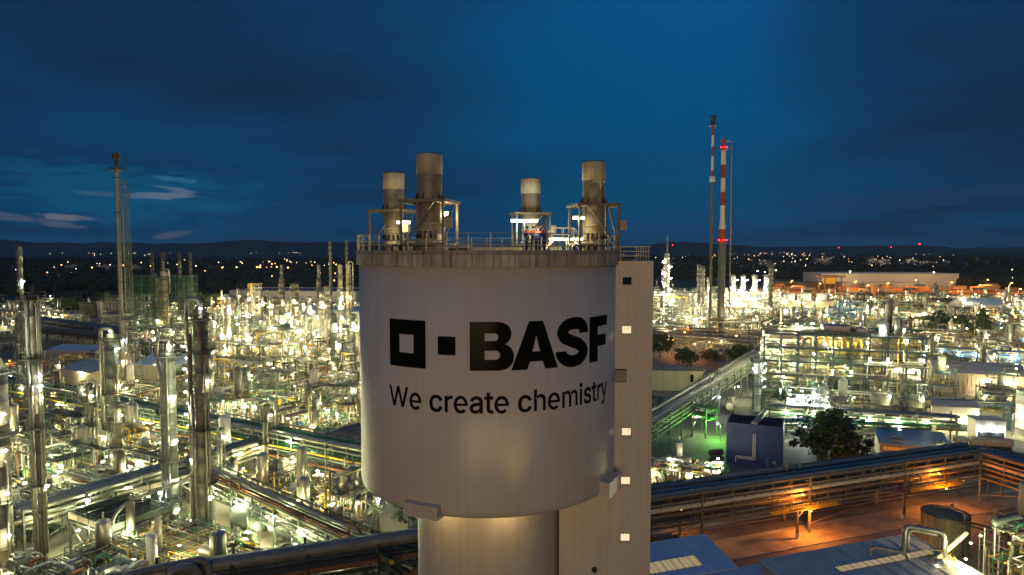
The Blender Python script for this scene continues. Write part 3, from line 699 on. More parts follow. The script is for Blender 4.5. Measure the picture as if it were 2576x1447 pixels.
    hb = MB(); hb.cbox((hx, hy + .094, 1.575), .05, .012, .012); hb.build('mouth', mat('lips', (.35, .12, .1)), root)
    hb = MB()
    for sx_ in (-.092, .092): hb.dome((hx + sx_, hy, 1.60), .022, .05, 8, 3)
    hb.build('ears', skin, root)
    if helmet:
        hb = MB(); hb.dome((hx, hy - .01, 1.70), .125, .125, 18, 5); hb.lathe([(.12, 1.70), (.145, 1.695), (.145, 1.71), (.12, 1.715)], (hx, hy), 18)
        hb.cbox((hx, hy + .15, 1.702), .17, .09, .014); hb.build('helmet', helmet_y, root)
        hb = MB(); hb.dome((hx, hy - .02, 1.66), .108, .06, 14, 3); hb.build('hair', hair_m, root)
    else:
        hb = MB(); hb.dome((hx, hy - .015, 1.655), .108, .115, 16, 4); hb.build('hair', hair_m, root)
    if tablet:
        c = (Vector(J['fl']) + Vector(J['fr'])) / 2
    return root, J
hold = ((-.27, .10, 1.17), (-.13, .30, 1.16), (-.08, .37, 1.17), (.27, .10, 1.17), (.13, .30, 1.16), (.08, .37, 1.17))
hang = ((-.26, -.03, 1.16), (-.27, .06, .93), (-.26, .09, .86), (.26, -.03, 1.16), (.27, .06, .93), (.26, .09, .86))
reach = ((-.26, .10, 1.20), (-.20, .36, 1.22), (-.17, .43, 1.23), (.30, -.10, 1.20), (.20, .02, 1.05), (.15, .06, 1.01))
zf0 = 49.862; dP = 46.2
def px_(u, d): return (dp(u, 628, d)[0], d, zf0)
person(px_(1324, dP + .2), math.radians(-120), 'leftmost worker on the roof, dark helmetless head, orange shouldered navy overalls', hang, .05, False)
person(px_(1341, dP + .6), math.radians(-165), 'worker second from left on the roof, bare headed, facing the camera', hold, .03, False)
person(px_(1354, dP + .45), math.radians(168), 'worker in orange yellow helmet facing the camera, third from left on the roof', hold, .04, True)
person(px_(1370, dP - .3), math.radians(62), 'rightmost worker on the roof, yellow helmet, seen from the side, leaning towards the others', reach, .13, True, stride=.15)
tx_, ty_, _ = px_(1350, dP + .05)
t = thing('tablet', 'glowing tablet held between the four workers on the roof', 'tablet', (tx_ + .02, ty_ + .04, zf0 + 1.18))
b = MB(); b.box(-.13, .13, -.09, .09, -.006, .006); b.build('tablet_body', dark_steel, t)
b = MB(); b.quad((-.12, -.08, .008), (.12, -.08, .008), (.12, .08, .008), (-.12, .08, .008)); b.build('screen', emis('screen_glow', (.8, .9, 1), 12, True), t)
light('tablet', 22, (.8, .9, 1.0), .05); put_light('tablet', t, (0, 0, .16))

# unseen lamp added below the view to throw the warm streak up the drum
t = thing('added_floodlight', 'unseen lamp on a post, added to throw the warm streak up the drum', 'added_floodlight', (1.4, 31.5, 0)); b = MB(); b.cyl((0, 0, 0), (0, 0, 7.6), .12, .1, 8); b.box(-.35, .35, -.3, .2, 7.6, 8.0); b.build('post', galv, t)
b = MB(); b.quad((-.3, -.25, 8.01), (.3, -.25, 8.01), (.3, .15, 8.01), (-.3, .15, 8.01)); b.build('lamp_glass', E_warm, t)
fl = bpy.data.lights.new('added_streak_beam', 'SPOT'); fl.energy = 26000; fl.color = (1, .70, .30); fl.spot_size = math.radians(6.5); fl.spot_blend = 1.0; fl.shadow_soft_size = .25
fo = bpy.data.objects.new('added_streak_beam', fl); COL.objects.link(fo); fo.parent = t; fo.location = (0, 0, 8.2)
fo.rotation_euler = (Vector((.3, 42.0, 38.6)) - Vector((1.4, 31.5, 8.2))).to_track_quat('-Z', 'Y').to_euler()

for k, (sx_, sy_) in enumerate(((-3.6, -5.9), (1.6, -6.7))):     # lamps under the drum: they light the top of the shaft
    t = thing('soffit_lamp', ['lamp under the drum lighting the shaft, left one', 'lamp under the drum lighting the shaft, right one'][k], 'lamp', (TX + sx_, TY + sy_, 32.75)); b = MB(); b.box(-.25, .25, -.12, .12, .05, .3); b.build('lamp_body', galv, t); b = MB(); b.quad((-.22, -.1, .04), (-.22, .1, .04), (.22, .1, .04), (.22, -.1, .04)); b.build('lamp_glass', E_warm, t)
    light('soffit', 170, (1.0, .74, .34), .15); put_light('soffit', t, (0, 0, -.25))
# ---------------------------------------------------------------- ground, hills, plain
random.seed(11)
def ground_mat(name, c1, c2, scale, c3=None):
    m = bpy.data.materials.new(name); m.use_nodes = True; t = m.node_tree; b = t.nodes['Principled BSDF']; b.inputs['Roughness'].default_value = .85
    c = t.nodes.new('ShaderNodeTexCoord'); n = t.nodes.new('ShaderNodeTexNoise'); n.inputs['Scale'].default_value = scale; n.inputs['Detail'].default_value = 8; n.inputs['Roughness'].default_value = .6
    t.links.new(c.outputs['Object'], n.inputs['Vector']); r = t.nodes.new('ShaderNodeValToRGB')
    r.color_ramp.elements[0].position = .38; r.color_ramp.elements[1].position = .62; r.color_ramp.elements[0].color = (*c1, 1); r.color_ramp.elements[1].color = (*c2, 1)
    t.links.new(n.outputs['Fac'], r.inputs[0]); n2 = t.nodes.new('ShaderNodeTexNoise'); n2.inputs['Scale'].default_value = scale * 14; n2.inputs['Detail'].default_value = 6
    t.links.new(c.outputs['Object'], n2.inputs['Vector']); mx = t.nodes.new('ShaderNodeMixRGB'); mx.blend_type = 'MULTIPLY'; mx.inputs[0].default_value = .55
    t.links.new(r.outputs[0], mx.inputs[1]); t.links.new(n2.outputs['Color'], mx.inputs[2]); 
    g = t.nodes.new('ShaderNodeMixRGB'); g.blend_type = 'MULTIPLY'; g.inputs[0].default_value = 1; g.inputs[2].default_value = (1.35, 1.35, 1.35, 1); t.links.new(mx.outputs[0], g.inputs[1])
    t.links.new(g.outputs[0], b.inputs['Base Color']); return m
plain_m = ground_mat('dark_fields', (0.018, 0.024, 0.012), (0.04, 0.042, 0.026), .004)
apron_m = ground_mat('plant_apron', (0.12, 0.11, 0.085), (0.29, 0.26, 0.20), .03)
gravel_m = ground_mat('rail_ballast', (0.045, 0.042, 0.033), (0.10, 0.09, 0.065), .15)
sand_m = ground_mat('sandy_verge', (0.17, 0.13, 0.08), (0.33, 0.27, 0.18), .25)
lawn_m = ground_mat('rough_grass', (0.03, 0.045, 0.015), (0.075, 0.08, 0.03), .2)
road_m = mat('road_asphalt', (0.10, 0.095, 0.09), .8, 0, .2, .3)
b = MB(); b.quad((-20000, -300, -.6), (20000, -300, -.6), (20000, 19000, -.6), (-20000, 19000, -.6)); structure('ground', b, plain_m)
b = MB(); b.quad((-340, 20, 0), (420, 20, 0), (560, 640, 0), (-470, 640, 0)); structure('plant_ground', b, apron_m)
A17 = math.atan(.366); E17 = (math.cos(A17), math.sin(A17)); N17 = (-math.sin(A17), math.cos(A17))
def strip(name, p, q, w, z, m):
    p, q = Vector((p[0], p[1], z)), Vector((q[0], q[1], z)); d = (q - p).normalized(); n = Vector((-d.y, d.x, 0)) * w / 2
    b = MB(); b.quad(p - n, q - n, q + n, p + n); return structure(name, b, m)
def rl(x, off=0.0):                      # a point on the main rack line, moved sideways by off metres (away from the camera is positive)
    y = 120 + .366 * (x - 48); return (x + N17[0] * off, y + N17[1] * off)
b = MB(); b.quad(gp(1850, 770, .004), gp(1950, 722, .004), gp(2680, 720, .004), gp(2680, 772, .004)); structure('container_yard', b, sand_m)
strip('rail_bed', rl(-10, 7), rl(190, 7), 14, .004, gravel_m)
strip('verge', rl(8, -4.4), rl(150, -4.4), 6.5, .008, sand_m)
strip('road', rl(0, -12.2), rl(150, -12.2), 9.6, .012, road_m)
b = MB()
for s_ in (-1, 1):
    p, q = rl(0, -12.2 + s_ * 4.95), rl(150, -12.2 + s_ * 4.95); b.beam((p[0], p[1], .06), (q[0], q[1], .06), .14, .14)
structure('kerb', b, concrete)
steel_rail = mat('worn_rail', (.30, .28, .25), .35, .7, .2, 1)
b = MB()
for k in range(70):
    x = 5 + k * 1.9
    for o in (4.6, 9.8): p, q = rl(x, o - 1.25), rl(x, o + 1.25); b.beam((p[0], p[1], .05), (q[0], q[1], .05), .26, .14)
sl = b.build('rail_sleepers', bark, kind='structure')
for o in (3.85, 5.30, 9.05, 10.5):
    p, q = rl(5, o), rl(140, o); b = MB(); b.beam((p[0], p[1], .2), (q[0], q[1], .2), .09, .16); structure('railway_track', b, steel_rail)
GA = math.radians(-29); GE = (math.cos(GA), math.sin(GA)); GN = (-GE[1], GE[0])
# streets inside the plant
def gstreet(name, uv0, uv1, w, z=.012, m=road_m): return strip(name, gp(*uv0), gp(*uv1), w, z, m)
b = MB(); b.quad(gp(1560, 1000, .004), gp(1600, 850, .004), gp(1925, 838, .004), gp(1915, 945, .004)); structure('parking_yard', b, road_m)
b = MB(); b.quad(gp(1590, 1290, .004), gp(1590, 1010, .004), gp(1930, 965, .004), gp(2330, 1150, .004)); structure('service_yard', b, mat('yard_asphalt', (.115, .115, .10), .8, 0, .3, .2))
gstreet('street', (1600, 900), (1905, 846), 16, .012); gstreet('street', (1640, 1200), (1880, 960), 9, .016)
gstreet('street', (500, 1110), (760, 1160), 12, .012); gstreet('street', (110, 905), (420, 930), 10, .016)
gstreet('street', (2240, 1220), (2576, 1110), 9, .012)
# hills: a long ridge on the left, a flatter one on the right, as terrain
hill_m = ground_mat('hill_woods', (0.012, 0.018, 0.022), (0.022, 0.03, 0.034), .0006)
def ridge(name, pts, dist, depth, seed):
    rnd = random.Random(seed); b = MB(); cols = []; n = 140
    us = [pts[0][0] + (pts[-1][0] - pts[0][0]) * i / n for i in range(n + 1)]
    def hv(u):
        for (a, va), (c, vc) in zip(pts, pts[1:]):
            if a <= u <= c: t = (u - a) / (c - a); t = t * t * (3 - 2 * t); return va + (vc - va) * t
        return pts[-1][1]
    ph = [rnd.uniform(0, 6.28) for _ in range(8)]
    for u in us:
        top = zat(hv(u), dist) + sum(math.sin(u * .013 * (k + 1) + ph[k]) * 16 / (k + 1) for k in range(6)); x = (u - U0) / FPX * dist; row = []
        for j, (f, hgt) in enumerate(((-.5, 0), (-.32, .22), (-.16, .62), (-.05, .92), (0, 1), (.12, .8), (.4, 0))):
            wob = 1 + .10 * math.sin(u * .031 * (1 + .4 * j) + ph[j]) if 0 < hgt < 1 else 1
            row.append((x * (1 + f * depth / dist), dist + f * depth, -1 + max(0, top + 1) * hgt * wob))
        cols.append(row)
    k = len(b.v)
    for r in cols: b.v += r
    for i in range(n):
        for j in range(6): b._q((k + i * 7 + j, k + (i + 1) * 7 + j, k + (i + 1) * 7 + j + 1, k + i * 7 + j + 1), True)
    return structure(name, b, hill_m)
ridge('hill', [(-700, 604), (-150, 600), (20, 604), (90, 611), (200, 611), (260, 606), (330, 610), (450, 616), (520, 612), (625, 604), (720, 607), (850, 609), (1000, 616), (1150, 626), (1250, 634)], 11500, 4000, 3)
ridge('hill', [(1250, 634), (1480, 626), (1600, 618), (1690, 611), (1755, 612), (1810, 618), (2000, 619), (2300, 620), (2576, 622), (2900, 620), (3300, 626)], 12500, 4000, 5)
# dark woods on the plain: many clumps joined into belts
wood_m = mat('far_woods', (0.016, 0.022, 0.012), .9, 0, .5, .02)
def woods(u0, u1, d0, d1, n, h, seed):
    r = random.Random(seed); b = MB()
    for _ in range(n):
        d = r.uniform(d0, d1); u = r.uniform(u0, u1); x = (u - U0) / FPX * d; hh = h * r.uniform(.6, 1.15); rr = hh * r.uniform(.5, .9); k = len(b.v); m_ = 7
        for (zf, rf) in ((0, .75), (.35, 1.0), (.75, .75)):
            for i in range(m_):
                a = 6.283 * i / m_ + zf; q = r.uniform(.75, 1.2); b.v.append((x + rr * rf * q * math.cos(a), d + rr * rf * q * math.sin(a), -.6 + hh * zf * r.uniform(.9, 1.1)))
        b.v.append((x + r.uniform(-1, 1), d, hh * r.uniform(.9, 1.05)))
        for j in range(2):
            for i in range(m_): b._q((k + j * m_ + i, k + j * m_ + (i + 1) % m_, k + (j + 1) * m_ + (i + 1) % m_, k + (j + 1) * m_ + i))
        for i in range(m_): b._q((k + 2 * m_ + i, k + 2 * m_ + (i + 1) % m_, k + 3 * m_))
    return b.build('woods', wood_m, kind='stuff')
woods(-200, 960, 760, 1500, 900, 13, 1); woods(-300, 1000, 1500, 3500, 900, 15, 2); woods(1560, 2900, 1150, 2000, 900, 14, 3); woods(2380, 2900, 860, 1300, 420, 15, 4); woods(1560, 2900, 2400, 4500, 800, 16, 6)
woods(120, 560, 560, 700, 160, 9, 7)

# far towns: street lamps, houses and tower blocks
r = random.Random(21)
def far_lamp_mesh(m, h, s):
    b = MB(); b.lathe([(.02, h - s), (s * .8, h - s * .5), (s, h), (s * .6, h + s * .6), (.02, h + s)], (0, 0), 6); b.cur = 1; b.cyl((0, 0, -.6), (0, 0, h - s * .9), .12, .08, 5)
    o = b.build('far', [m, dark_steel]); me = o.data; bpy.data.objects.remove(o); return me
FL = {k: far_lamp_mesh(m, h, s) for k, (m, h, s) in {'o1': (E_far, 8, 1.0), 'o2': (E_far, 9, 1.7), 'w1': (E_farw, 8, .9), 'w2': (E_farw, 10, 1.5), 'o3': (E_far, 10, 2.5), 'w3': (E_farw, 10, 2.3), 'r3': (E_red, 40, 2.2)}.items()}
def far_lamp(u, v, key, group, label):
    d = 86000.0 / max(6.5, v - HOR); o = link('street_lamp', FL[key], None, ((u - U0) / FPX * d, d, 0)); o.rotation_euler.z = 0; tag(o, label, 'street lamp', group); return o
GL, LL = 'far street lamps on the plain left of the tower', 'tiny far street lamp on the dark plain left of the white tower'
for (u, v, n, su, sv, ks) in ((300, 640, 34, 190, 5, ('o3', 'w3')), (720, 637, 20, 70, 4, ('w3', 'o3')), (620, 665, 34, 260, 9, ('o2', 'w2', 'o2')), (800, 672, 22, 90, 10, ('o2', 'w1')), (250, 672, 22, 220, 9, ('w2', 'o2')), (640, 682, 26, 90, 2.5, ('o2',)), (760, 700, 14, 170, 12, ('w1', 'o1')), (120, 690, 12, 150, 12, ('w1', 'o1'))):
    for _ in range(int(n * .8)): far_lamp(r.gauss(u, su * .5), max(634.5, r.gauss(v, sv * .5)), r.choice(ks), GL, LL)
GR, LR = 'far street lamps on the plain right of the tower', 'tiny far street lamp on the dark plain right of the white tower'
for (u, v, n, su, sv, ks) in ((1800, 652, 30, 150, 12, ('o2', 'w2')), (1960, 640, 26, 160, 6, ('w3', 'o3')), (2020, 652, 40, 130, 16, ('w2', 'o2', 'w1')), (2260, 655, 26, 170, 14, ('o2', 'w2')), (2520, 700, 26, 90, 22, ('o1', 'o1', 'w1')), (2120, 672, 16, 200, 8, ('o1', 'w1'))):
    for _ in range(n): far_lamp(r.gauss(u, su * .5), max(634.5, r.gauss(v, sv * .5)), r.choice(ks), GR, LR)
for i, (u, v, s_) in enumerate(((2313, 614, 3.2), (2242, 622, 1.6), (2110, 623, 1.5), (1692, 617, 1.6))):
    x_, y_, z_ = dp(u, v, 3000); b = MB(); b.lathe([(.02, z_ - s_), (s_ * .8, z_ - s_ * .6), (s_, z_), (s_ * .7, z_ + s_ * .7), (.02, z_ + s_)], (0, 0), 8); b.cur = 1; b.cyl((0, 0, -.6), (0, 0, z_ - s_ * .9), 1.0, .5, 6)
    tag(b.build('beacon_mast', [E_red, dark_steel], loc=(x_, 3000, 0)), ['brightest red beacon light on a tall mast on the right horizon', 'small red beacon light left of the brightest one on the horizon', 'faint red beacon light on the horizon above the apartment blocks', 'tiny red beacon light on the horizon above the needle column'][i], 'beacon')
# houses
house_wall = mat('far_house_wall', (.30, .29, .28), .8, 0, .3, .1); house_roof = mat('far_house_roof', (.06, .045, .04), .8, 0, .3, .1)
def house_mesh(w, d, h, rh, seed):
    rr = random.Random(seed); b = MB(); b.box(-w / 2, w / 2, -d / 2, d / 2, -.6, h); b.cur = 1
    b.quad((-w / 2 - .4, -d / 2 - .4, h), (w / 2 + .4, -d / 2 - .4, h), (w / 2 + .4, 0, h + rh), (-w / 2 - .4, 0, h + rh)); b.quad((w / 2 + .4, d / 2 + .4, h), (-w / 2 - .4, d / 2 + .4, h), (-w / 2 - .4, 0, h + rh), (w / 2 + .4, 0, h + rh))
    b.cur = 0; b.tri((-w / 2, -d / 2, h), (-w / 2, d / 2, h), (-w / 2, 0, h + rh)); b.tri((w / 2, d / 2, h), (w / 2, -d / 2, h), (w / 2, 0, h + rh))
    for i in range(int(w / 3)):
        b.cur = 2 if rr.random() < .18 else 3; x = -w / 2 + 1 + i * 3; b.box(x, x + 1.1, -d / 2 - .05, -d / 2 + .1, 1.2, 2.6)
    o = b.build('house', [house_wall, house_roof, E_win, pane_dark]); me = o.data; bpy.data.objects.remove(o); return me
HM = [house_mesh(11, 9, 5, 3.5, 1), house_mesh(16, 10, 6, 3, 2), house_mesh(24, 12, 6.5, 2.5, 3)]
for (u0, u1, v0, v1, n, g, lb) in ((20, 900, 664, 706, 70, 'far houses left of the tower', 'small far house on the dark plain left of the tower'), (1660, 2500, 650, 682, 60, 'far houses right of the tower', 'small far house on the dark plain right of the tower')):
    for _ in range(n):
        u, v = r.uniform(u0, u1), r.uniform(v0, v1); d = 86000 / (v - HOR); o = link('house', r.choice(HM), None, ((u - U0) / FPX * d, d, 0)); o.rotation_euler.z = r.uniform(-.7, .7); tag(o, lb, 'house', g)
def tower_block(label, u, vt, vb, wpx, seed, lit=.25):
    rr = random.Random(seed); d = 86000 / (vb - HOR); w = wpx / FPX * d; h = max(zat(vt, d), 12); x = (u - U0) / FPX * d
    t = thing('apartment_block', label, 'building', (x, d, 0), rr.uniform(-.15, .15)); b = MB(); b.box(-w / 2, w / 2, 0, w * .4, -.6, h); b.build('wall', house_wall, t)
    b = MB(); b.box(-w * .12, w * .1, w * .1, w * .3, h, h + 2.6); b.build('roof_housing', house_wall, t)
    fl = max(4, int(h / 3)); nx = max(3, int(w / 4)); bl, bd = MB(), MB()
    for i in range(nx):
        for j in range(fl):
            m_ = bl if rr.random() < lit else bd; xx = -w / 2 + (i + .25) * w / nx; zz = (j + .3) * h / fl; m_.box(xx, xx + w / nx * .5, -.12, .05, zz, zz + h / fl * .45)
    bl.build('lit_windows', E_win, t, kind='stuff'); bd.build('dark_windows', pane_dark, t, kind='stuff')
for i, a in enumerate(((2196, 648, 672, 26, .4), (2222, 653, 672, 34, .25), (2292, 652, 672, 30, .5), (2335, 658, 674, 44, .2), (2060, 650, 672, 22, .1), (2082, 648, 672, 20, .12), (1925, 655, 674, 30, .1))):
    tower_block(['far tower block with many lit windows, leftmost of the right hand cluster', 'far wide apartment block beside the brightly lit tower block', 'far apartment block with half its windows lit, right of centre in cluster', 'far long low apartment block at the right of the cluster', 'far dim tower block, left one of a close pair', 'far dim tower block, right one of a close pair', 'far pale block standing above the bright four column plant'][i], a[0], a[1], a[2], a[3], i, a[4])
for i, (u, vt, vb, w) in enumerate(((290, 1061 / 1.59, 687, 58), (415, 1064 / 1.59, 689, 60), (540, 1064 / 1.59, 689, 30))):
    tower_block(['far pale apartment block at left, nearest the picture edge', 'far pale apartment block just left of the flare stack', 'far pale apartment block just right of the flare stack'][i], u / 1.59, 668, 684 + i, w / 1.59, 20 + i, .08)
# red light trails are left out; a low dark motorway bank lies on the right horizon
# ---------------------------------------------------------------- generators for plant objects
OCC = []                                  # occupied circles: x, y, radius
def occ(x, y, rad): OCC.append((x, y, rad))
def free(x, y, rad): return all((x - a) ** 2 + (y - b_) ** 2 > (rad + c) ** 2 for a, b_, c in OCC)
PIPE_M = [aluclad, aluclad, alu_dull, galv, alu_dull, rust, green_pipe, yellow, white_paint, column_clad]
def ladder(b, x, y, z0, z1, w=.45):
    b.beam((x - w / 2, y, z0), (x - w / 2, y, z1), .07); b.beam((x + w / 2, y, z0), (x + w / 2, y, z1), .07); z = z0 + .3
    while z < z1: b.beam((x - w / 2, y, z), (x + w / 2, y, z), .04); z += .6
def ring_platform(t, r, z, seed, a0=0.0, a1=6.283, wd=1.1, m=galv):
    b = MB(); b.seg(r + .02, r + wd, z - .08, z, a0, a1, 14)
    for k in range(6):
        a = a0 + (a1 - a0) * (k + .5) / 6; b.beam((r * math.cos(a), r * math.sin(a), z - .9), ((r + wd * .9) * math.cos(a), (r + wd * .9) * math.sin(a), z - .1), .1)
    b.build('platform', grating, t); b = MB(); n = 14
    P = [((r + wd - .05) * math.cos(a0 + (a1 - a0) * i / n), (r + wd - .05) * math.sin(a0 + (a1 - a0) * i / n), z) for i in range(n + 1)]
    b.railing(P, 1.15, 1.2, .07, (.6, 1.15)); b.build('platform_railing', m, t, kind='stuff')
def column(label, loc, r, h, clad, plats=(), seed=0, gooseneck=None, riser=True, lamps=(), cat='process column', group=None, cone=0.0, vent=None, name='process_column', ladder_side=-1.9):
    rr = random.Random(seed); t = thing(name, label, cat, (loc[0], loc[1], 0), 0, group); occ(loc[0], loc[1], r + 2.2)
    b = MB(); prof = [(r * 1.12, 0), (r * 1.12, 1.6), (r, 1.9)]; z = 1.9
    while z < h - 3: z2 = min(z + rr.uniform(2.6, 3.6), h); prof += [(r, z2 - .06), (r * 1.025, z2 - .05), (r * 1.025, z2 + .05), (r, z2 + .06)]; z = z2
    prof += [(r * (1 - cone), h)]; b.lathe(prof, n=26); b.build('shell', clad, t)
    b = MB(); b.dome((0, 0, h), r * (1 - cone), r * .55, 26, 4); b.build('head', clad, t)
    for (z, a0, a1) in plats: ring_platform(t, r, z, seed, a0, a1)
    b = MB(); a = ladder_side; lx, ly = (r + .25) * math.cos(a), (r + .25) * math.sin(a); ladder(b, lx, ly, 2, h - .5)
    for k in range(int(h / 1.6)): b.tube([(lx - .38, ly - .1, 3 + k * 1.6), (lx - .3, ly - .7, 3 + k * 1.6), (lx + .3, ly - .7, 3 + k * 1.6), (lx + .38, ly - .1, 3 + k * 1.6)], .035, 4, False)
    b.build('ladder', galv, t, kind='stuff')
    if riser:
        for k in range(3):
            a = rr.uniform(-3.0, -.1); q = rr.uniform(.10, .22); rad = r + q + .12; x, y = rad * math.cos(a), rad * math.sin(a); z1 = h * rr.uniform(.55, 1.0); b = MB(); b.tube(round_path([(x, y, .5), (x, y, z1), (x * .6, y * .6, z1 + .1)], .4), q, 8); b.build('riser_pipe', rr.choice([aluclad, alu_dull, column_dark]), t)
        b = MB()
        for k in range(int(h / 3)):
            z = 2 + k * 3; b.lathe([(r + .03, z), (r + .075, z), (r + .075, z + .09), (r + .03, z + .09)], n=20, smooth=False)
        b.build('clip_rings', column_dark, t, kind='stuff')
    if gooseneck:
        sx, q, up, drop = gooseneck; b = MB()
        b.tube(round_path([(0, 0, h), (0, 0, h + up), (sx * (r + 1.1), -.2, h + up), (sx * (r + 1.1), -.2, h - drop)], .9, 6), q, 12); b.build('overhead_pipe', aluclad, t)
    if vent:
        b = MB(); b.cyl((0, 0, h), (0, 0, h + vent), .22, .18, 8); b.build('vent_pipe', dark_steel, t)
    for (k, x, y, z, s_) in lamps: lamp({'white': 'dim_white', 'cool': 'dim_cool'}.get(k, k), t, (x, y, z), s_)
    return t
def rack(label, p, q, w, zs, pipes, seed, posts=9.0, frame=green_steel, lamps=(), truss=False, zbase=0.0, cat='pipe rack', tray=True, maxbig=40):
    """pipe bridge from p to q (plan points): pipes = list of (level index, side offset, radius, material)"""
    p, q = Vector((p[0], p[1], 0)), Vector((q[0], q[1], 0)); Ln = (q - p).length; ang = math.atan2(q.y - p.y, q.x - p.x); rr = random.Random(seed)
    t = thing('pipe_rack', label, cat, tuple(p), ang); n = max(1, int(round(Ln / posts)))
    for k in range(int(Ln / 5) + 1): c = p + (q - p) * min(1, k * 5 / Ln); occ(c.x, c.y, w / 2 + .8)
    ft = MB(); top = max(zs) + .9
    for i in range(n + 1):
        x = Ln * i / n
        for y in (-w / 2, w / 2): pst = MB(); pst.beam((x, y, zbase), (x, y, top), .34, .34); pst.build('support_post', frame, t)
        for z in zs: ft.beam((x, -w / 2 - .3, z - .2), (x, w / 2 + .3, z - .2), .3, .3)
    for z in zs:
        for y in (-w / 2, w / 2): ft.beam((0, y, z - .45), (Ln, y, z - .45), .22, .32)
    if truss:
        m_ = max(4, int(Ln / 4)); z0, z1 = min(zs) - .4, max(zs) + .7
        for y in (-w / 2 - .02, w / 2 + .02):
            ft.beam((0, y, z1), (Ln, y, z1), .2, .2)
            for i in range(m_ + 1):
                x = Ln * i / m_; ft.beam((x, y, z0), (x, y, z1), .13)
                if i < m_ and (i % 2): ft.beam((x, y, z0), (x + Ln / m_, y, z1), .11)
    for i in range(n):
        if i % 2 == 0:
            x0, x1 = Ln * i / n, Ln * (i + 1) / n; ft.beam((x0, -w / 2, max(.4, zs[0] * .3)), (x1, -w / 2, zs[0] - .5), .12)
    ft.build('rack_steelwork', frame, t, kind='stuff'); sp = {}
    nb = 0
    for (lv, off, r_, m) in pipes:
        z = zs[lv] + r_; x0, x1 = -rr.uniform(0, 1.0), Ln + rr.uniform(0, 1.0)
        if r_ >= .16 and nb < maxbig:
            b = MB(); b.cyl((x0, off, z), (x1, off, z), r_, r_, 12)
            if m in (aluclad, alu_dull, galv, column_clad):
                xx = x0 + 3
                while xx < x1 - 1: b.cyl((xx, off, z), (xx + .12, off, z), r_ * 1.03, r_ * 1.03, 12, False); xx += 4.5
            if rr.random() < .25 and r_ < .5:      # an expansion loop
                xx = rr.uniform(.2, .8) * Ln; s_ = r_ + 1.4; b.tube(round_path([(xx, off, z), (xx, off, z + s_), (xx + 3, off, z + s_), (xx + 3, off, z)], .7), r_ * .9, 10)
            b.build('pipe', m, t); nb += 1
        else:
            sp.setdefault(m.name, (m, MB()))[1].cyl((x0, off, z), (x1, off, z), r_, r_, 6)
    for m, b in sp.values(): b.build('thin_pipes', m, t, kind='stuff')
    for (f, y, z, k, s_) in lamps: lamp(k, t, (Ln * f, y, z), s_)
    return t
def bundle(w, zs, seed, big=.3, n=12, mats=None, rmax=.34):
    rr = random.Random(seed); o = []
    for lv in range(len(zs)):
        y = -w / 2 + .35
        while y < w / 2 - .2:
            r_ = rr.choice([.08, .1, .14, .17, .22, .28, rmax]); o.append((lv, y + r_, r_, rr.choice(mats or PIPE_M))); y += 2 * r_ + rr.uniform(.12, .5)
    return o
WORDS = ['no', 'one', 'two', 'three', 'four', 'five', 'six', 'seven', 'eight', 'nine']
LMARK = [('the tall flare stack', 305, 800), ('the wide edge column', 15, 1100), ('the platform topped column', 100, 1050), ('the arched pipe column', 430, 1080), ('the nearest tall column', 515, 1100), ('the bluish gooseneck column', 285, 1000),
         ('the green netted towers', 420, 770), ('the white silo tower', 900, 1100), ('the silver drums', 690, 1330), ('the blue box building', 1910, 1120), ('the large leafy tree', 2100, 1120), ('the process building', 2150, 920), ('the dark roofed warehouse', 2450, 950),
         ('the striped chimneys', 1805, 800), ('the four bright columns', 1890, 760), ('the glowing needle column', 1676, 690), ('the cooling cells', 2030, 765), ('the brown building', 2370, 780), ('the dark tanks', 2260, 1040), ('the tank containers', 1750, 940)]
USED = {}
def place_words(x, y, z=3):
    u, v = proj((x, y, z)); best = min(LMARK, key=lambda m: (m[1] - u) ** 2 + ((m[2] - v) * 1.4) ** 2); du, dv = u - best[1], v - best[2]
    if abs(du) > abs(dv) * 1.3: rel = ('right of' if du > 0 else 'left of')
    else: rel = ('in front of' if dv > 0 else 'behind')
    dist = math.hypot(du, dv); return ('just ' if dist < 70 else 'well ' if dist > 190 else '') + rel + ' ' + best[0]
def uniq(base, extras, tail):
    short = base.replace(' level', ' storey').replace('grey green ', 'green ')
    cand = [base + ((' ' + e) if e else '') + ', ' + tail for e in [''] + extras] + [short + ((' ' + e) if e else '') + ', ' + tail for e in [''] + extras]
    cand += [base + ', ' + o + ' one ' + tail for o in ('second', 'third', 'fourth', 'fifth', 'sixth', 'seventh', 'eighth', 'ninth', 'tenth')]
    for s_ in cand:
        if len(s_.split()) <= 16 and s_ not in USED: USED[s_] = 1; return s_
    return cand[0]
NTRI = [0]
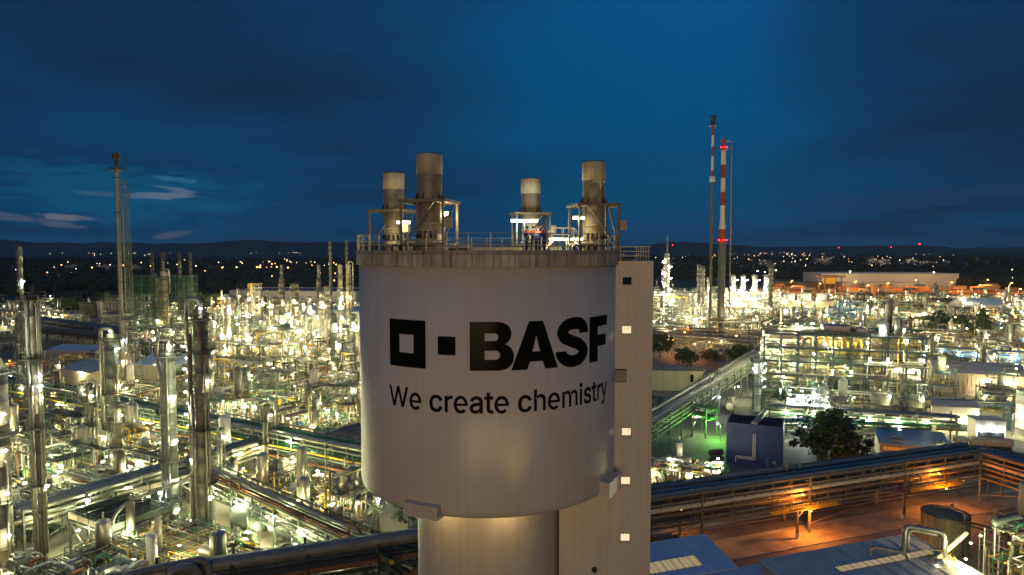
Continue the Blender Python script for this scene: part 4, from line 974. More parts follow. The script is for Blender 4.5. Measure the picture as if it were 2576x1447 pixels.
def unit(loc, rz, w, d, H, seed, frame=green_steel, lod=0, lamps=('white',), nl=4, lsize=.8, dense=1.0, tops=True, vess=None, label=None, name='process_structure', fname=None, cwid=None, full=False, group='steel process structures of the plant'):
    rr = random.Random(seed); n = max(1, int(round(H / 4.3))); lh = H / n
    bay = 4.2 if lod == 0 else 5.5
    nx, ny = max(1, int(round(w / bay))), max(1, int(round(d / bay)))
    X = [-w / 2 + w * i / nx for i in range(nx + 1)]; Y = [-d / 2 + d * i / ny for i in range(ny + 1)]
    t = thing(name, 'x', 'process unit', loc, rz, group); fr = MB(); cw = cwid or (.24 if lod == 0 else .30 if lod < 2 else .4)
    tops_ = {}
    for i, x in enumerate(X):
        for j, y in enumerate(Y):
            k = n if full or rr.random() < .75 else max(1, n - 1); tops_[i, j] = k; fr.beam((x, y, 0), (x, y, k * lh + (1.2 if rr.random() < .3 else .2)), cw)
    for l in range(1, n + 1):
        z = l * lh - .25
        for j, y in enumerate(Y):
            for i in range(nx):
                if min(tops_[i, j], tops_[i + 1, j]) >= l: fr.beam((X[i], y, z), (X[i + 1], y, z), cw * .7, cw * 1.15)
        for i, x in enumerate(X):
            for j in range(ny):
                if min(tops_[i, j], tops_[i, j + 1]) >= l: fr.beam((x, Y[j], z), (x, Y[j + 1], z), cw * .7, cw * 1.15)
        for i in range(nx):
            if rr.random() < .4:
                y = Y[0] if rr.random() < .75 else Y[-1]
                if rr.random() < .5: fr.beam((X[i], y, (l - 1) * lh), (X[i + 1], y, z), .13)
                else: fr.beam((X[i + 1], y, (l - 1) * lh), (X[i], y, z), .13)
    fr.build('steel_frame', frame, t, kind='stuff')
    vs = []; nv = 0
    for l in range(0, n + 1):
        z0 = l * lh
        if l > 0:
            bays = [(i, j) for i in range(nx) for j in range(ny) if rr.random() < (.95 if full else .62 if l < n else .45) and min(tops_[i, j], tops_[i + 1, j + 1]) >= l]
            if bays:
                b = MB(); rb = MB()
                for (i, j) in bays:
                    b.box(X[i] + .01, X[i + 1] - .01, Y[j] + .01, Y[j + 1] - .01, z0 - .07, z0)
                    ed = [((X[i], Y[j], z0), (X[i + 1], Y[j], z0), (i, j - 1)), ((X[i + 1], Y[j], z0), (X[i + 1], Y[j + 1], z0), (i + 1, j)), ((X[i + 1], Y[j + 1], z0), (X[i], Y[j + 1], z0), (i, j + 1)), ((X[i], Y[j + 1], z0), (X[i], Y[j], z0), (i - 1, j))]
                    for (p, q, nb) in ed:
                        if nb not in bays and (lod < 2 or nb[1] < j): rb.railing([p, q], 1.1, 1.6 if lod < 1 else 2.6, .06 if lod < 1 else .09, (.55, 1.1))
                b.build('deck', grating, t); rb.build('railing', galv if rr.random() < .8 else yellow, t, kind='stuff')
        else: bays = [(i, j) for i in range(nx) for j in range(ny)]
        m_ = rr.randint(1, 2 + (lod < 2)) if bays else 0
        if vess is not None and l > 0: m_ = min(m_, vess)
        for _ in range(m_):
            i, j = rr.choice(bays); cx_, cy_ = (X[i] + X[i + 1]) / 2 + rr.uniform(-1, 1), (Y[j] + Y[j + 1]) / 2 + rr.uniform(-1, 1); ty = rr.random(); m = rr.choice([aluclad, aluclad, alu_dull, column_clad, white_paint, column_green]); b = MB(); nv += 1
            if ty < .45:
                r_, hh = rr.uniform(.5, 1.35), lh * rr.uniform(.5, .95) * (1.6 if (l == n and tops) else 1); zz = z0 + .5
                b.lathe([(.02, zz - r_ * .4), (r_ * .7, zz - r_ * .25), (r_, zz), (r_, zz + hh), (r_ * .86, zz + hh + r_ * .25), (r_ * .5, zz + hh + r_ * .42), (.02, zz + hh + r_ * .5)], (cx_, cy_), 16 if lod < 2 else 10); b.cyl((cx_, cy_, z0), (cx_, cy_, zz), r_ * .8, r_ * .8, 10); b.cyl((cx_, cy_, zz + hh), (cx_, cy_, zz + hh + r_ + .5), .14, .14, 6)
                b.build('vessel', m, t)
            elif ty < .75:
                r_, L_ = rr.uniform(.4, 1.0), rr.uniform(2.2, 5); ax = (1, 0, 0) if rr.random() < .6 else (0, 1, 0); b.hvessel((cx_, cy_, z0 + r_ + .5), L_, r_, ax, 14 if lod < 2 else 10)
                for s_ in (-.3, .3): b.cbox((cx_ + ax[0] * s_ * L_, cy_ + ax[1] * s_ * L_, z0 + .35), .3 + .9 * ax[1] * r_, .3 + .9 * ax[0] * r_, .7)
                b.build('horizontal_vessel', m, t)
            else:
                a_, c_, h_ = rr.uniform(.5, 1.3), rr.uniform(.4, 1.0), rr.uniform(.7, 2.0); b.box(cx_ - a_, cx_ + a_, cy_ - c_, cy_ + c_, z0 + .1, z0 + h_); b.box(cx_ - a_ * .6, cx_ + a_ * .6, cy_ - c_ * .6, cy_ + c_ * .6, z0 + h_ + .004, z0 + h_ + .3); b.build('equipment_box', rr.choice([galv, white_paint, concrete, blue_steel, green_steel]), t)
    # piping
    sp = {}; npipe = int((44 if lod == 0 else 24 if lod == 1 else 10) * dense * max(1, (w * d * n) / 300.0) ** .6)
    def lim(v, a, c): return max(a, min(c, v))
    for _ in range(npipe):
        r_ = rr.choice([.06, .07, .09, .1, .12, .15, .2, .26] if lod < 2 else [.12, .15, .2, .28]); m = rr.choice(PIPE_M)
        x, y = rr.uniform(-w / 2 - .8, w / 2 + .8), rr.uniform(-d / 2 - .8, d / 2 + .8); z = rr.uniform(.4, H + .6); P = [(x, y, z)]; last = None
        for _s in range(rr.randint(2, 5)):
            ax = rr.choice([a for a in (0, 0, 1, 2, 2) if a != last]); last = ax
            if ax == 0: x = lim(x + rr.choice((-1, 1)) * rr.uniform(1.5, w * .8), -w / 2 - 1.0, w / 2 + 1.0)
            elif ax == 1: y = lim(y + rr.choice((-1, 1)) * rr.uniform(1, d * .7), -d / 2 - 1.0, d / 2 + 1.0)
            else: z = lim(z + rr.choice((-1, 1)) * rr.uniform(1, lh * 1.6), .35, H + 1.2)
            if (Vector(P[-1]) - Vector((x, y, z))).length > .3: P.append((x, y, z))
        if len(P) < 2: continue
        if len(P) > 2 and lod < 2: P = round_path(P, r_ * 2.5, 2)
        if r_ >= .2 and lod < 2: b = MB(); b.tube(P, r_, 8); b.build('pipe', m, t)
        else: sp.setdefault(m.name, (m, MB()))[1].tube(P, r_, 5, False)
    for _ in range(int((5 if lod == 0 else 3 if lod < 2 else 2) * dense)):          # parallel pipe banks
        l = rr.randint(1, n); z = l * lh + .2; y = rr.uniform(-d / 2, d / 2 - 1); 
        for k in range(rr.randint(3, 6)):
            r_ = rr.uniform(.07, .15); m = rr.choice(PIPE_M); sp.setdefault(m.name, (m, MB()))[1].cyl((-w / 2 - 1.2, y + k * .45, z), (w / 2 + 1.2, y + k * .45, z), r_, r_, 6)
    for _ in range(int((10 if lod == 0 else 5) * dense)):                              # vertical runs
        r_ = rr.uniform(.06, .14); m = rr.choice(PIPE_M); x, y = rr.uniform(-w / 2, w / 2), rr.choice((-d / 2 - .3, d / 2 + .3, rr.uniform(-d / 2, d / 2))); sp.setdefault(m.name, (m, MB()))[1].cyl((x, y, .2), (x, y, H * rr.uniform(.5, 1.1)), r_, r_, 6)
    for m, b in sp.values(): b.build('small_piping', m, t, kind='stuff')
    if n >= 2 and lod < 2:                                       # outside stair
        b = MB(); x0, x1 = X[0], X[1] if nx else X[-1]; y = -d / 2 - .9
        for l in range(n - 1):
            a_, c_ = (x0 + .4, x1 - .4) if l % 2 == 0 else (x1 - .4, x0 + .4)
            for yy in (y - .4, y + .4): b.beam((a_, yy, l * lh), (c_, yy, (l + 1) * lh), .06, .22); b.beam((a_, yy, l * lh + 1), (c_, yy, (l + 1) * lh + 1), .05)
            ns = int(lh / .3)
            for s_ in range(ns): f = (s_ + .5) / ns; b.cbox((a_ + (c_ - a_) * f, y, (l + f) * lh), .26, .76, .04)
            b.box(c_ - .5, c_ + .5, y - .5, y + .75, (l + 1) * lh - .05, (l + 1) * lh)
        b.build('stair', galv, t, kind='stuff')
    for k in range(nl):
        l = rr.randint(1, n); x, y = rr.choice(X) + rr.uniform(-.4, .4), (-d / 2 - .45 if rr.random() < (.12 if full else .6) else rr.uniform(-d / 2 + .8, d / 2)); lamp(rr.choice(lamps), t, (x, y, l * lh - .6 + (2.8 if rr.random() < .45 else 0)), lsize * rr.uniform(.8, 1.15), True, rr.uniform(0, 6))
    if label is None:
        fcol = fname or {'green_grey_steel': 'grey green', 'galvanised_steel': 'galvanised', 'blue_painted_steel': 'blue', 'dark_steel': 'dark', 'steel_brown': 'brown'}.get(frame.name, 'grey')
        label = uniq(f"{WORDS[min(n, 9)]} level {fcol} pipe frame", ['with many vessels' if nv > 6 else 'with few vessels', f"with {WORDS[min(nl, 9)]} lamps"], place_words(loc[0], loc[1]))
    t['label'] = label; return t
def lamp_post(loc, h, kind, label, group, size=.9, arm=1.2, rz=0.0, lit=True, name='street_lamp'):
    t = thing(name, label, 'lamp post', loc, rz, group); b = MB(); b.cyl((0, 0, 0), (0, 0, h), .12, .07, 8); b.tube([(0, 0, h - .05), (arm * .5, 0, h + .15), (arm, 0, h + .2)], .05, 6); b.build('post', galv, t); lamp(kind, t, (arm, 0, h - .05), size, lit); return t
def building(name, label, corner, rz, w, d, h, wall, roof, gable=None, cat='building', ribs=None, doors=(), windows=(), parapet=0.0, skylights=(), lamps=(), vents=0):
    """corner = front left corner in plan; local x along the front, y to the back. gable: None flat, ('x', rise) ridge along x, ('y', rise) ridge along y, ('s', rise) single slope up to the back"""
    t = thing(name, label, cat, (corner[0], corner[1], 0), rz); c, s = math.cos(rz), math.sin(rz)
    for i in range(int(w / 6) + 1):
        for j in range(int(d / 6) + 1): x, y = min(w, i * 6), min(d, j * 6); occ(corner[0] + c * x - s * y, corner[1] + s * x + c * y, 4)
    b = MB(); rise = gable[1] if gable else 0; e = .3
    b.quad((0, 0, 0), (w, 0, 0), (w, 0, h), (0, 0, h)); b.quad((w, d, 0), (0, d, 0), (0, d, h), (w, d, h)); b.quad((0, d, 0), (0, 0, 0), (0, 0, h), (0, d, h)); b.quad((w, 0, 0), (w, d, 0), (w, d, h), (w, 0, h))
    rf = MB(); slab = .16
    def sheet(p, q, r_, s_):
        rf.quad(p, q, r_, s_); lo = [Vector(a) - Vector((0, 0, slab)) for a in (p, q, r_, s_)]; hi = [Vector(a) for a in (p, q, r_, s_)]; rf.quad(*lo[::-1])
        for i in range(4): rf.quad(lo[i], lo[(i + 1) % 4], hi[(i + 1) % 4], hi[i])
    if gable is None:
        hh = h + slab; sheet((-e, -e, hh), (w + e, -e, hh), (w + e, d + e, hh), (-e, d + e, hh))
        if parapet:
            for (x0, x1, y0_, y1_) in ((0, w, 0, .3), (0, w, d - .3, d), (0, .3, .3, d - .3), (w - .3, w, .3, d - .3)): b.box(x0, x1, y0_, y1_, hh, hh + parapet)
    elif gable[0] == 'x':
        hh = h + slab; sheet((-e, -e, hh), (w + e, -e, hh), (w + e, d / 2, hh + rise), (-e, d / 2, hh + rise)); sheet((w + e, d + e, hh), (-e, d + e, hh), (-e, d / 2, hh + rise), (w + e, d / 2, hh + rise)); b.tri((0, d, h), (0, 0, h), (0, d / 2, h + rise)); b.tri((w, 0, h), (w, d, h), (w, d / 2, h + rise))
    elif gable[0] == 'y':
        hh = h + slab; sheet((-e, d + e, hh), (-e, -e, hh), (w / 2, -e, hh + rise), (w / 2, d + e, hh + rise)); sheet((w + e, -e, hh), (w + e, d + e, hh), (w / 2, d + e, hh + rise), (w / 2, -e, hh + rise)); b.tri((0, 0, h), (w, 0, h), (w / 2, 0, h + rise)); b.tri((w, d, h), (0, d, h), (w / 2, d, h + rise))
    elif gable[0] == 's':
        hh = h + slab; sheet((-e, -e, hh), (w + e, -e, hh), (w + e, d + e, hh + rise), (-e, d + e, hh + rise)); b.tri((0, d, h), (0, 0, h), (0, d, h + rise)); b.tri((w, 0, h), (w, d, h), (w, d, h + rise)); b.quad((w, d, h), (0, d, h), (0, d, h + rise), (w, d, h + rise))
    b.build('wall', wall, t); rr = rf.build('roof', roof, t)
    def zr(y): 
        if gable is None: return h + slab
        if gable[0] == 'x': return h + slab + rise * (1 - abs(y - d / 2) / (d / 2))
        if gable[0] == 's': return h + slab + rise * y / d
        return h + slab
    if ribs:
        b = MB(); k = int(w / ribs)
        for i in range(k + 1):
            x = w * i / k
            if gable is None or gable[0] == 's': b.beam((x, 0, zr(0) + .03), (x, d, zr(d) + .03), .07, .06)
            elif gable[0] == 'x': b.beam((x, 0, zr(0) + .03), (x, d / 2, zr(d / 2) + .03), .07, .06); b.beam((x, d / 2, zr(d / 2) + .03), (x, d, zr(d) + .03), .07, .06)
            b.beam((x, -.03, .1), (x, -.03, h - .1), .06, .05)
        b.build('seam_ribs', roof, rr, kind='stuff')
    for (x, z, w_, h_, m) in doors: b = MB(); b.box(x, x + w_, -.06, .04, z, z + h_); b.build('door', m, t)
    for (x, z, w_, h_, m) in windows:
        b = MB()
        for (xa, xb, za, zb) in ((x - .08, x + w_ + .08, z - .08, z), (x - .08, x + w_ + .08, z + h_, z + h_ + .08), (x - .08, x, z, z + h_), (x + w_, x + w_ + .08, z, z + h_)): b.box(xa, xb, -.07, .05, za, zb)
        wn = b.build('window', white_paint, t); b = MB(); b.quad((x, -.03, z), (x + w_, -.03, z), (x + w_, -.03, z + h_), (x, -.03, z + h_)); b.build('pane', m, wn)
    for (x, y, w_, d_, m) in skylights:
        sk_ = MB(); k = max(2, int(w_ / 1.2))
        f_ = MB()
        for i in range(k):
            xa, xb = x + w_ * i / k, x + w_ * (i + 1) / k; pz = MB(); pz.quad((xa + .03, y, zr(y) + .06), (xb - .03, y, zr(y) + .06), (xb - .03, y + d_, zr(y + d_) + .06), (xa + .03, y + d_, zr(y + d_) + .06)); pz.build('skylight_pane', m, rr)
            f_.beam((xa, y, zr(y) + .05), (xa, y + d_, zr(y + d_) + .05), .06, .1)
        f_.beam((x, y, zr(y) + .05), (x + w_, y, zr(y) + .05), .06, .1); f_.beam((x, y + d_, zr(y + d_) + .05), (x + w_, y + d_, zr(y + d_) + .05), .06, .1); f_.build('skylight_frame', galv, rr, kind='stuff')
    for k in range(vents):
        x, y = w * (.2 + .6 * (k % 2)), d * (.15 + .16 * (k // 2)); b = MB(); z = zr(y); b.box(x, x + w * .14, y, y + .5, z + .02, z + .45); b.build('roof_vent', galv, rr)
    for (k, x, y, z, s_) in lamps: lamp(k, t, (x, y, z), s_)
    return t
def tank(label, loc, r, h, m, rz=0.0, roof='cone', lamps=(), rail=True, rings=True, legs=0.0, name='storage_tank'):
    t = thing(name, label, 'tank', (loc[0], loc[1], 0), rz); occ(loc[0], loc[1], r + 1); b = MB(); pr = [(r, legs)]; z = legs
    while z < h - 2: z += 2.2; pr += [(r, min(z, h) - .03), (r + .035, min(z, h) - .02), (r + .035, min(z, h) + .02), (r, min(z, h) + .03)] if rings else [(r, min(z, h))]
    pr.append((r, h)); b.lathe(pr, n=36); b.build('shell', m, t); b = MB()
    if roof == 'cone': b.lathe([(r + .05, h), (.05, h + r * .16)], n=36, smooth=False); b.lathe([(r + .05, h - .1), (r + .05, h)], n=36)
    else: b.dome((0, 0, h), r, r * .45, 36, 5)
    b.build('roof', m, t)
    if legs:
        for i in range(4): a = .78 + i * 1.5708; b = MB(); b.cyl((r * .8 * math.cos(a), r * .8 * math.sin(a), 0), (r * .8 * math.cos(a), r * .8 * math.sin(a), legs + .2), .14, .14, 8); b.build('leg', galv, t)
    if rail:
        b = MB(); P = [(r * .97 * math.cos(6.283 * i / 18), r * .97 * math.sin(6.283 * i / 18), h) for i in range(19)]; b.railing(P, 1.1, 1.6, .06, (.55, 1.1)); b.build('roof_railing', galv, t, kind='stuff')
    b = MB(); ladder(b, 0, -r - .2, 0, h + 1); b.build('ladder', galv, t, kind='stuff')
    b = MB(); b.tube(round_path([(r * .4, 0, h + .3), (r * .4, 0, h + 1.4), (-r * .2, -r * .3, h + 1.4), (-r * .2, -r - .35, h + 1.4), (-r * .2, -r - .35, .4)], .4), .13, 8); b.build('fill_pipe', aluclad, t)
    for (k, x, y, z, s_) in lamps: lamp(k, t, (x, y, z), s_)
    return t
def tree(label, loc, h, cr, seed, dens=1.0, group=None, conifer=False, lm=leaf, trunk_h=.35):
    rr = random.Random(seed); t = thing('leafy_tree' if not conifer else 'conifer_tree', label, 'tree', (loc[0], loc[1], 0), rr.uniform(0, 6)); occ(loc[0], loc[1], cr * .8); b = MB(); P = [(0, 0, -.1), (.1, .05, h * trunk_h * .5), (-.05, .1, h * trunk_h), (.1, 0, h * .75)]
    for (p, q), (r0, r1) in zip(zip(P, P[1:]), ((.045, .035), (.035, .028), (.028, .008))): b.cyl(p, q, h * r0 * .7, h * r1 * .7, 8, False)
    clumps = []
    for k in range(9 if not conifer else 4):
        a = k * 2.4; z0 = h * (trunk_h * .8 + .05 * k); L_ = cr * rr.uniform(.5, .85); e_ = Vector((math.cos(a) * L_, math.sin(a) * L_, z0 + h * rr.uniform(.12, .3))); b.tube([(0, 0, z0), (e_ * .5 + Vector((0, 0, z0 * .5 + h * .02)))[:], e_[:]], h * .009, 5); clumps.append((e_, cr * .42))
    b.build('trunk', bark, t); b = MB()
    nl = int(62 * dens)
    lobes = [(Vector((0, 0, h * .68)), cr * .62)] + [(Vector((cr * .55 * math.cos(k * 1.05 + rr.uniform(-.4, .4)), cr * .55 * math.sin(k * 1.05 + rr.uniform(-.4, .4)), h * rr.uniform(.42, .74))), cr * rr.uniform(.34, .52)) for k in range(6)] + [(Vector((cr * rr.uniform(-.3, .3), cr * rr.uniform(-.3, .3), h * .86)), cr * rr.uniform(.3, .42)) for _k in range(2)]
    for _ in range(nl):
        if conifer: zf = rr.uniform(.1, 1); R_ = cr * (1.05 - zf) * rr.uniform(.4, 1); a = rr.uniform(0, 6.283); clumps.append((Vector((R_ * math.cos(a), R_ * math.sin(a), h * zf)), cr * .22 * (1.2 - zf)))
        else:
            c0_, q0_ = rr.choice(lobes); v = Vector((rr.gauss(0, 1), rr.gauss(0, 1), rr.gauss(0, .8))).normalized() * q0_ * rr.uniform(.6, 1.08)
            clumps.append((c0_ + v, cr * rr.uniform(.08, .2)))
    for (c, q) in clumps:
        for _ in range(int(64 * min(1.4, dens))):
            v = Vector((rr.gauss(0, 1), rr.gauss(0, 1), rr.gauss(0, .75))); v = v.normalized() * q * rr.uniform(.35, 1.1); p = c + v; s_ = cr * rr.uniform(.032, .07); x = Vector((rr.gauss(0, 1), rr.gauss(0, 1), rr.gauss(0, .6))).normalized(); y = x.cross(Vector((rr.gauss(0, 1), rr.gauss(0, 1), rr.gauss(0, 1)))).normalized()
            b.quad(p - x * s_, p - y * s_ * .6, p + x * s_, p + y * s_ * .6)
    b.build('crown', lm, t); 
    if group: t['group'] = group
    return t
# ---------------------------------------------------------------- LAYOUT
for i in range(30): x, y = rl(-70 + i * 6, 0); occ(x, y, 5)
for i in range(20): x, y = rl(10 + i * 7, -12); occ(x, y, 5)
for i in range(20): x, y = rl(5 + i * 7, 7); occ(x, y, 7)
occ(TX, TY, 14); occ(TX + 6, TY + 3, 9)
def occ_line(a, b_, rad, n=14):
    for i in range(n + 1): t_ = i / n; occ(a[0] + (b_[0] - a[0]) * t_, a[1] + (b_[1] - a[1]) * t_, rad)
occ_line(gp(500, 1110), gp(760, 1160), 5); occ_line(gp(1600, 900), gp(1905, 846), 8, 24); occ_line(gp(1640, 1200), gp(1880, 960), 4.5); occ_line(gp(110, 905), gp(420, 930), 5); occ_line(gp(2240, 1220), gp(2576, 1110), 5)
def base(u, v): p = gp(u, v); return (p[0], p[1])
def zt(vt, vb): return zat(vt, 86000 / (vb - HOR))
light('walk_sodium', 1300, (1.0, .30, .035), .2); EMI['walk_sodium'] = E_sod; light('road_sodium', 5000, (1.0, .27, .025), .25); EMI['road_sodium'] = E_sod
blue_dark = mat('blue_grey_steel', (.05, .085, .11), .55, .1, .3, .8)
# --- tall columns on the left
x, y = base(-4, 1452); r0 = 2.15
t = column('wide dark process column cut by the left picture edge', (x, y), r0, zt(921, 1452), column_dark, [(12, -3, 1), (22, -3, 1), (31.5, -3.1, 3.1)], 1, lamps=[('white', 2.7, -1.2, z, .85) for z in (7, 13.5, 20, 25.5)] + [('white', .5, -2.9, z, .85) for z in (10, 23)])
b = MB(); h0, h1 = zt(921, 1452) + .6, zt(702, 1452); b.lathe([(2.0, h0 - .3), (1.25, h0 + 1.2), (1.25, h1), (.9, h1 + .5), (.02, h1 + .7)], n=26); b.build('upper_shell', column_dark, t)
ring_platform(t, 1.25, h1 - 3.5, 1, -3, 1.2); lamp('white', t, (1.9, -1.4, h0 + 2.5), .8); lamp('cool', t, (2.2, -1, h0 + 5), .6)
x, y = base(107, 1419); H_ = zt(741, 1419)
t = column('tall slim dark column with railed top platform, second from the left edge', (x, y), .74, H_, column_clad, [(H_ - .6, -3.0, .3), (H_ - 2.2, 2.4, 4.2), (33, -3.1, -.1), (22, -3, .2), (13, -3, .4)], 2, vent=1.6, lamps=[('cool', 1.1, -.5, H_ - 14.2, .95), ('white', 1.5, -.9, 27, .6), ('white', -1.7, -.8, H_ - 29.5, .8), ('white', 1.6, -.6, H_ - 30, .8), ('cool', 1.5, -1, H_ - 12.5, .6)])
b = MB(); b.tube(round_path([(1.15, -.3, 2), (1.15, -.3, H_ - .8), (2.1, -.4, H_ - .2)], .5), .2, 10); b.build('side_pipe', column_clad, t); b = MB(); b.tube(round_path([(-.2, -1.15, 8.5), (-.2, -1.15, 17), (.1, -1.0, 19)], .5), .3, 10); b.tube(round_path([(.7, -1.1, 8.3), (-.2, -1.2, 8.2), (-.2, -1.15, 9)], .4), .3, 10); b.build('jacket_pipe', column_clad, t)
x, y = base(67, 1060); column('thin pale stack behind the slim dark column at far left', (x, y), .55, zt(622, 1060), alu_dull, [], 3, riser=False, lamps=[('cool', .9, -.6, zt(707, 1060), 1.3)], cat='stack', name='vent_stack')
x, y = base(58, 1050); column('pale bluish column with arched top pipe near the left edge', (x, y), .95, zt(806, 1050), column_green, [(zt(900, 1050), -3, 0), (zt(960, 1050), -3, 0)], 4, gooseneck=(1, .5, 1.5, 8), lamps=[('white', 1.6, -.9, zt(860, 1050), .9), ('cool', 1.6, -1, zt(920, 1050), .8)])
x, y = base(80, 1062); column('thin riveted column beside the pale bluish column', (x, y), .85, zt(800, 1062), column_dark, [(20, -3, 0)], 5, lamps=[('white', 1.2, -.9, 16, .8)])
x, y = base(291, 1173)
column('bluish green column with gooseneck pipe in front of the flare stack', (x, y), 1.3, zt(842, 1173), column_green, [(zt(850, 1173), -3.1, 1.5), (17, -3, .5), (9, -3, .5)], 6, gooseneck=(-1, .45, 1.7, 22), lamps=[('white', .6, -1.6, zt(828, 1173), .7), ('cool', 1.9, -.8, zt(872, 1173), .9), ('warm', 2.0, -.8, 19, .8), ('white', 2.1, -1, 12, .8), ('white', -1.8, -1.1, 7, .8)])
x, y = base(436, 1356); H_ = zt(888, 1356)
t = column('pale green column with double arched pipe on top, left of the nearest column', (x, y), 1.05, H_, column_green, [(H_ - .2, -3.14, 3.14), (H_ - 10, 2.2, 4.4), (14, -3, .4), (7, -3, .6)], 7, riser=True, lamps=[('white', 1.25, -.7, z, .8) for z in (25, 17.5, 10.5, 5.5)] + [('cool', -1.6, -.9, 8.5, .8), ('white', .6, -1.0, H_ + 1.9, .55)])
b = MB(); b.cyl((.25, 0, H_), (.25, 0, H_ + 1.7), .62, .62, 20); b.dome((.25, 0, H_ + 1.7), .62, .3, 20, 4); b.build('top_drum', column_green, t)
b = MB(); b.tube(round_path([(.2, 0, H_ + 1.9), (.2, 0, H_ + 2.7), (-1.7, -.2, H_ + 2.7), (-1.7, -.2, H_ - 1.6), (-1.05, -.5, H_ - 3.6), (-1.3, -.6, 3)], .7, 5), .25, 10); b.build('arched_pipe', alu_dull, t)
b = MB(); b.tube(round_path([(-.5, .3, H_ + .4), (-.5, .3, H_ + 3.1), (-1.9, .2, H_ + 3.1), (-1.9, .2, H_ + 1.6)], .9, 6), .16, 8); b.build('arched_pipe', alu_dull, t)
x, y = base(518, 1372); H_ = zt(778, 1372)
t = column('nearest tall brown column with looped top pipe, left of the silo tower', (x, y), 1.1, H_, column_clad, [(H_ - 1.5, -3.14, 3.14), (33.4, -1.2, .9), (20, -3, .3), (11, -.9, .9)], 8, gooseneck=(-1, .36, 1.9, 5.5), ladder_side=.25, lamps=[('cool', .5, -.9, H_ + .4, .7), ('white', 1.25, -.5, 28.2, 1.0), ('white', 1.3, -.6, 8.5, .9), ('white', -1.6, -.9, 15, .8), ('white', -1.6, -1.0, 24, .7)] + [('white', -2.6 + (k % 2) * .4, -.4, H_ - 6 - k * 1.9, .65) for k in range(8)])
b = MB(); b.cyl((-1.75, -.4, 2), (-1.75, -.4, H_ - 4), .42, .42, 14); b.build('twin_riser', column_dark, t)
b = MB(); b.tube(round_path([(-1.2, -1.1, 26), (-1.2, -1.1, 13), (-1.9, -2.0, 12.2), (-9, -7.5, 10.2), (-10.5, -8.6, 8.2), (-10.5, -8.6, 6.5)], 1.0, 4), .26, 10); b.build('long_branch_pipe', alu_dull, t)
# --- flare stack with its lattice mast
x, y = base(311, 985); H_ = zt(392, 985)
t = thing('flare_stack', 'tall slim grey flare stack with lattice mast and black burner tip, far left', 'flare stack', (x, y, 0)); occ(x, y, 4)
b = MB(); b.lathe([(.80, 0), (.76, H_ * .45), (.62, H_ * .8), (.58, H_ - 4)], n=16); b.build('stack', alu_dull, t)
b = MB(); b.cyl((0, 0, H_ - 4), (0, 0, H_ - 1.2), .62, .62, 12); b.cyl((0, 0, H_ - 1.4), (0, 0, H_ + .6), 1.35, 1.35, 16); b.build('burner_tip', dark_steel, t)
b = MB()
for k in range(6): a = k * 1.047; b.cyl((1.1 * math.cos(a), 1.1 * math.sin(a), H_ + .6), (1.1 * math.cos(a), 1.1 * math.sin(a), H_ + 1.0), .12, .06, 6)
b.build('pilot_nozzles', galv, t, kind='stuff')
ring_platform(t, .6, H_ - 5.2, 1, -3.14, 3.14, 1.6, dark_steel)
for z in (H_ - 8, H_ - 20, H_ - 44, H_ - 62): b = MB(); b.lathe([(.5, z), (1.1, z), (1.1, z + .25), (.5, z + .25)], n=12, smooth=False); b.build('guide_collar', dark_steel, t)
b = MB(); b.tube([(1.6, .2, 0), (1.55, .2, H_ - 14)], .26, 8); b.build('gas_pipe', alu_dull, t)
for z in (H_ - 13, H_ - 38): b = MB(); b.tube(round_path([(1.5, 0, z), (4.4, 0, z), (4.4, 0, z - 1.7), (1.5, 0, z - 1.7)], .5), .17, 6); b.build('loop_pipe', column_clad, t)
b = MB(); nz = 34
def mw(f): return .85 + 1.7 * max(0, 1 - f / .42)
prev = None
for k in range(nz + 1):
    f = k / nz; z = f * (H_ - 9); w = mw(f); cx_ = 3.5 - 1.1 * f; c4 = [(cx_ - w, -w, z), (cx_ + w, -w, z), (cx_ + w, w, z), (cx_ - w, w, z)]
    for i in range(4): b.beam(c4[i], c4[(i + 1) % 4], .08)
    if prev:
        for i in range(4): b.beam(prev[i], c4[i], .14); b.beam(prev[i], c4[(i + 1) % 4], .07) if (k + i) % 2 else b.beam(prev[(i + 1) % 4], c4[i], .07)
    prev = c4
b.build('lattice_mast', green_steel, t, kind='stuff')
b = MB(); b.box(.5, 6.8, -2.2, 2.2, 25.5, 25.7); b.railing([(.5, -2.2, 25.7), (6.8, -2.2, 25.7), (6.8, 2.2, 25.7)], 1.1, 1.5, .1); b.build('mast_platform', galv, t)
lamp('cool', t, (1.2, -1, 18.5), 1.1); lamp('warm', t, (.8, -1, 11), 1.0)
# --- green netted towers
net = bpy.data.materials.new('green_net'); net.use_nodes = True; t_ = net.node_tree; pb = t_.nodes['Principled BSDF']; pb.inputs['Base Color'].default_value = (.022, .075, .05, 1); pb.inputs['Roughness'].default_value = .8; pb.inputs['Alpha'].default_value = .34
x, y = base(420, 846); w_, d_, h_ = 31, 13, zt(694, 846)
t = thing('netted_scaffold', 'green scaffold netting wrapped round two pairs of columns, right of the flare stack', 'scaffold', (x, y, 0), -.12); occ(x, y, 17)
b = MB()
for i in range(7):
    xx = -w_ / 2 + w_ * i / 6
    for yy in (-d_ / 2, d_ / 2): b.beam((xx, yy, 0), (xx, yy, h_ + .8), .22)
for z in [h_ * k / 7 for k in range(1, 8)]:
    for yy in (-d_ / 2, d_ / 2): b.beam((-w_ / 2, yy, z), (w_ / 2, yy, z), .18)
    for xx in (-w_ / 2, w_ / 2): b.beam((xx, -d_ / 2, z), (xx, d_ / 2, z), .18)
b.build('scaffold_tubes', mat('green_tube', (.06, .14, .10), .6), t, kind='stuff')
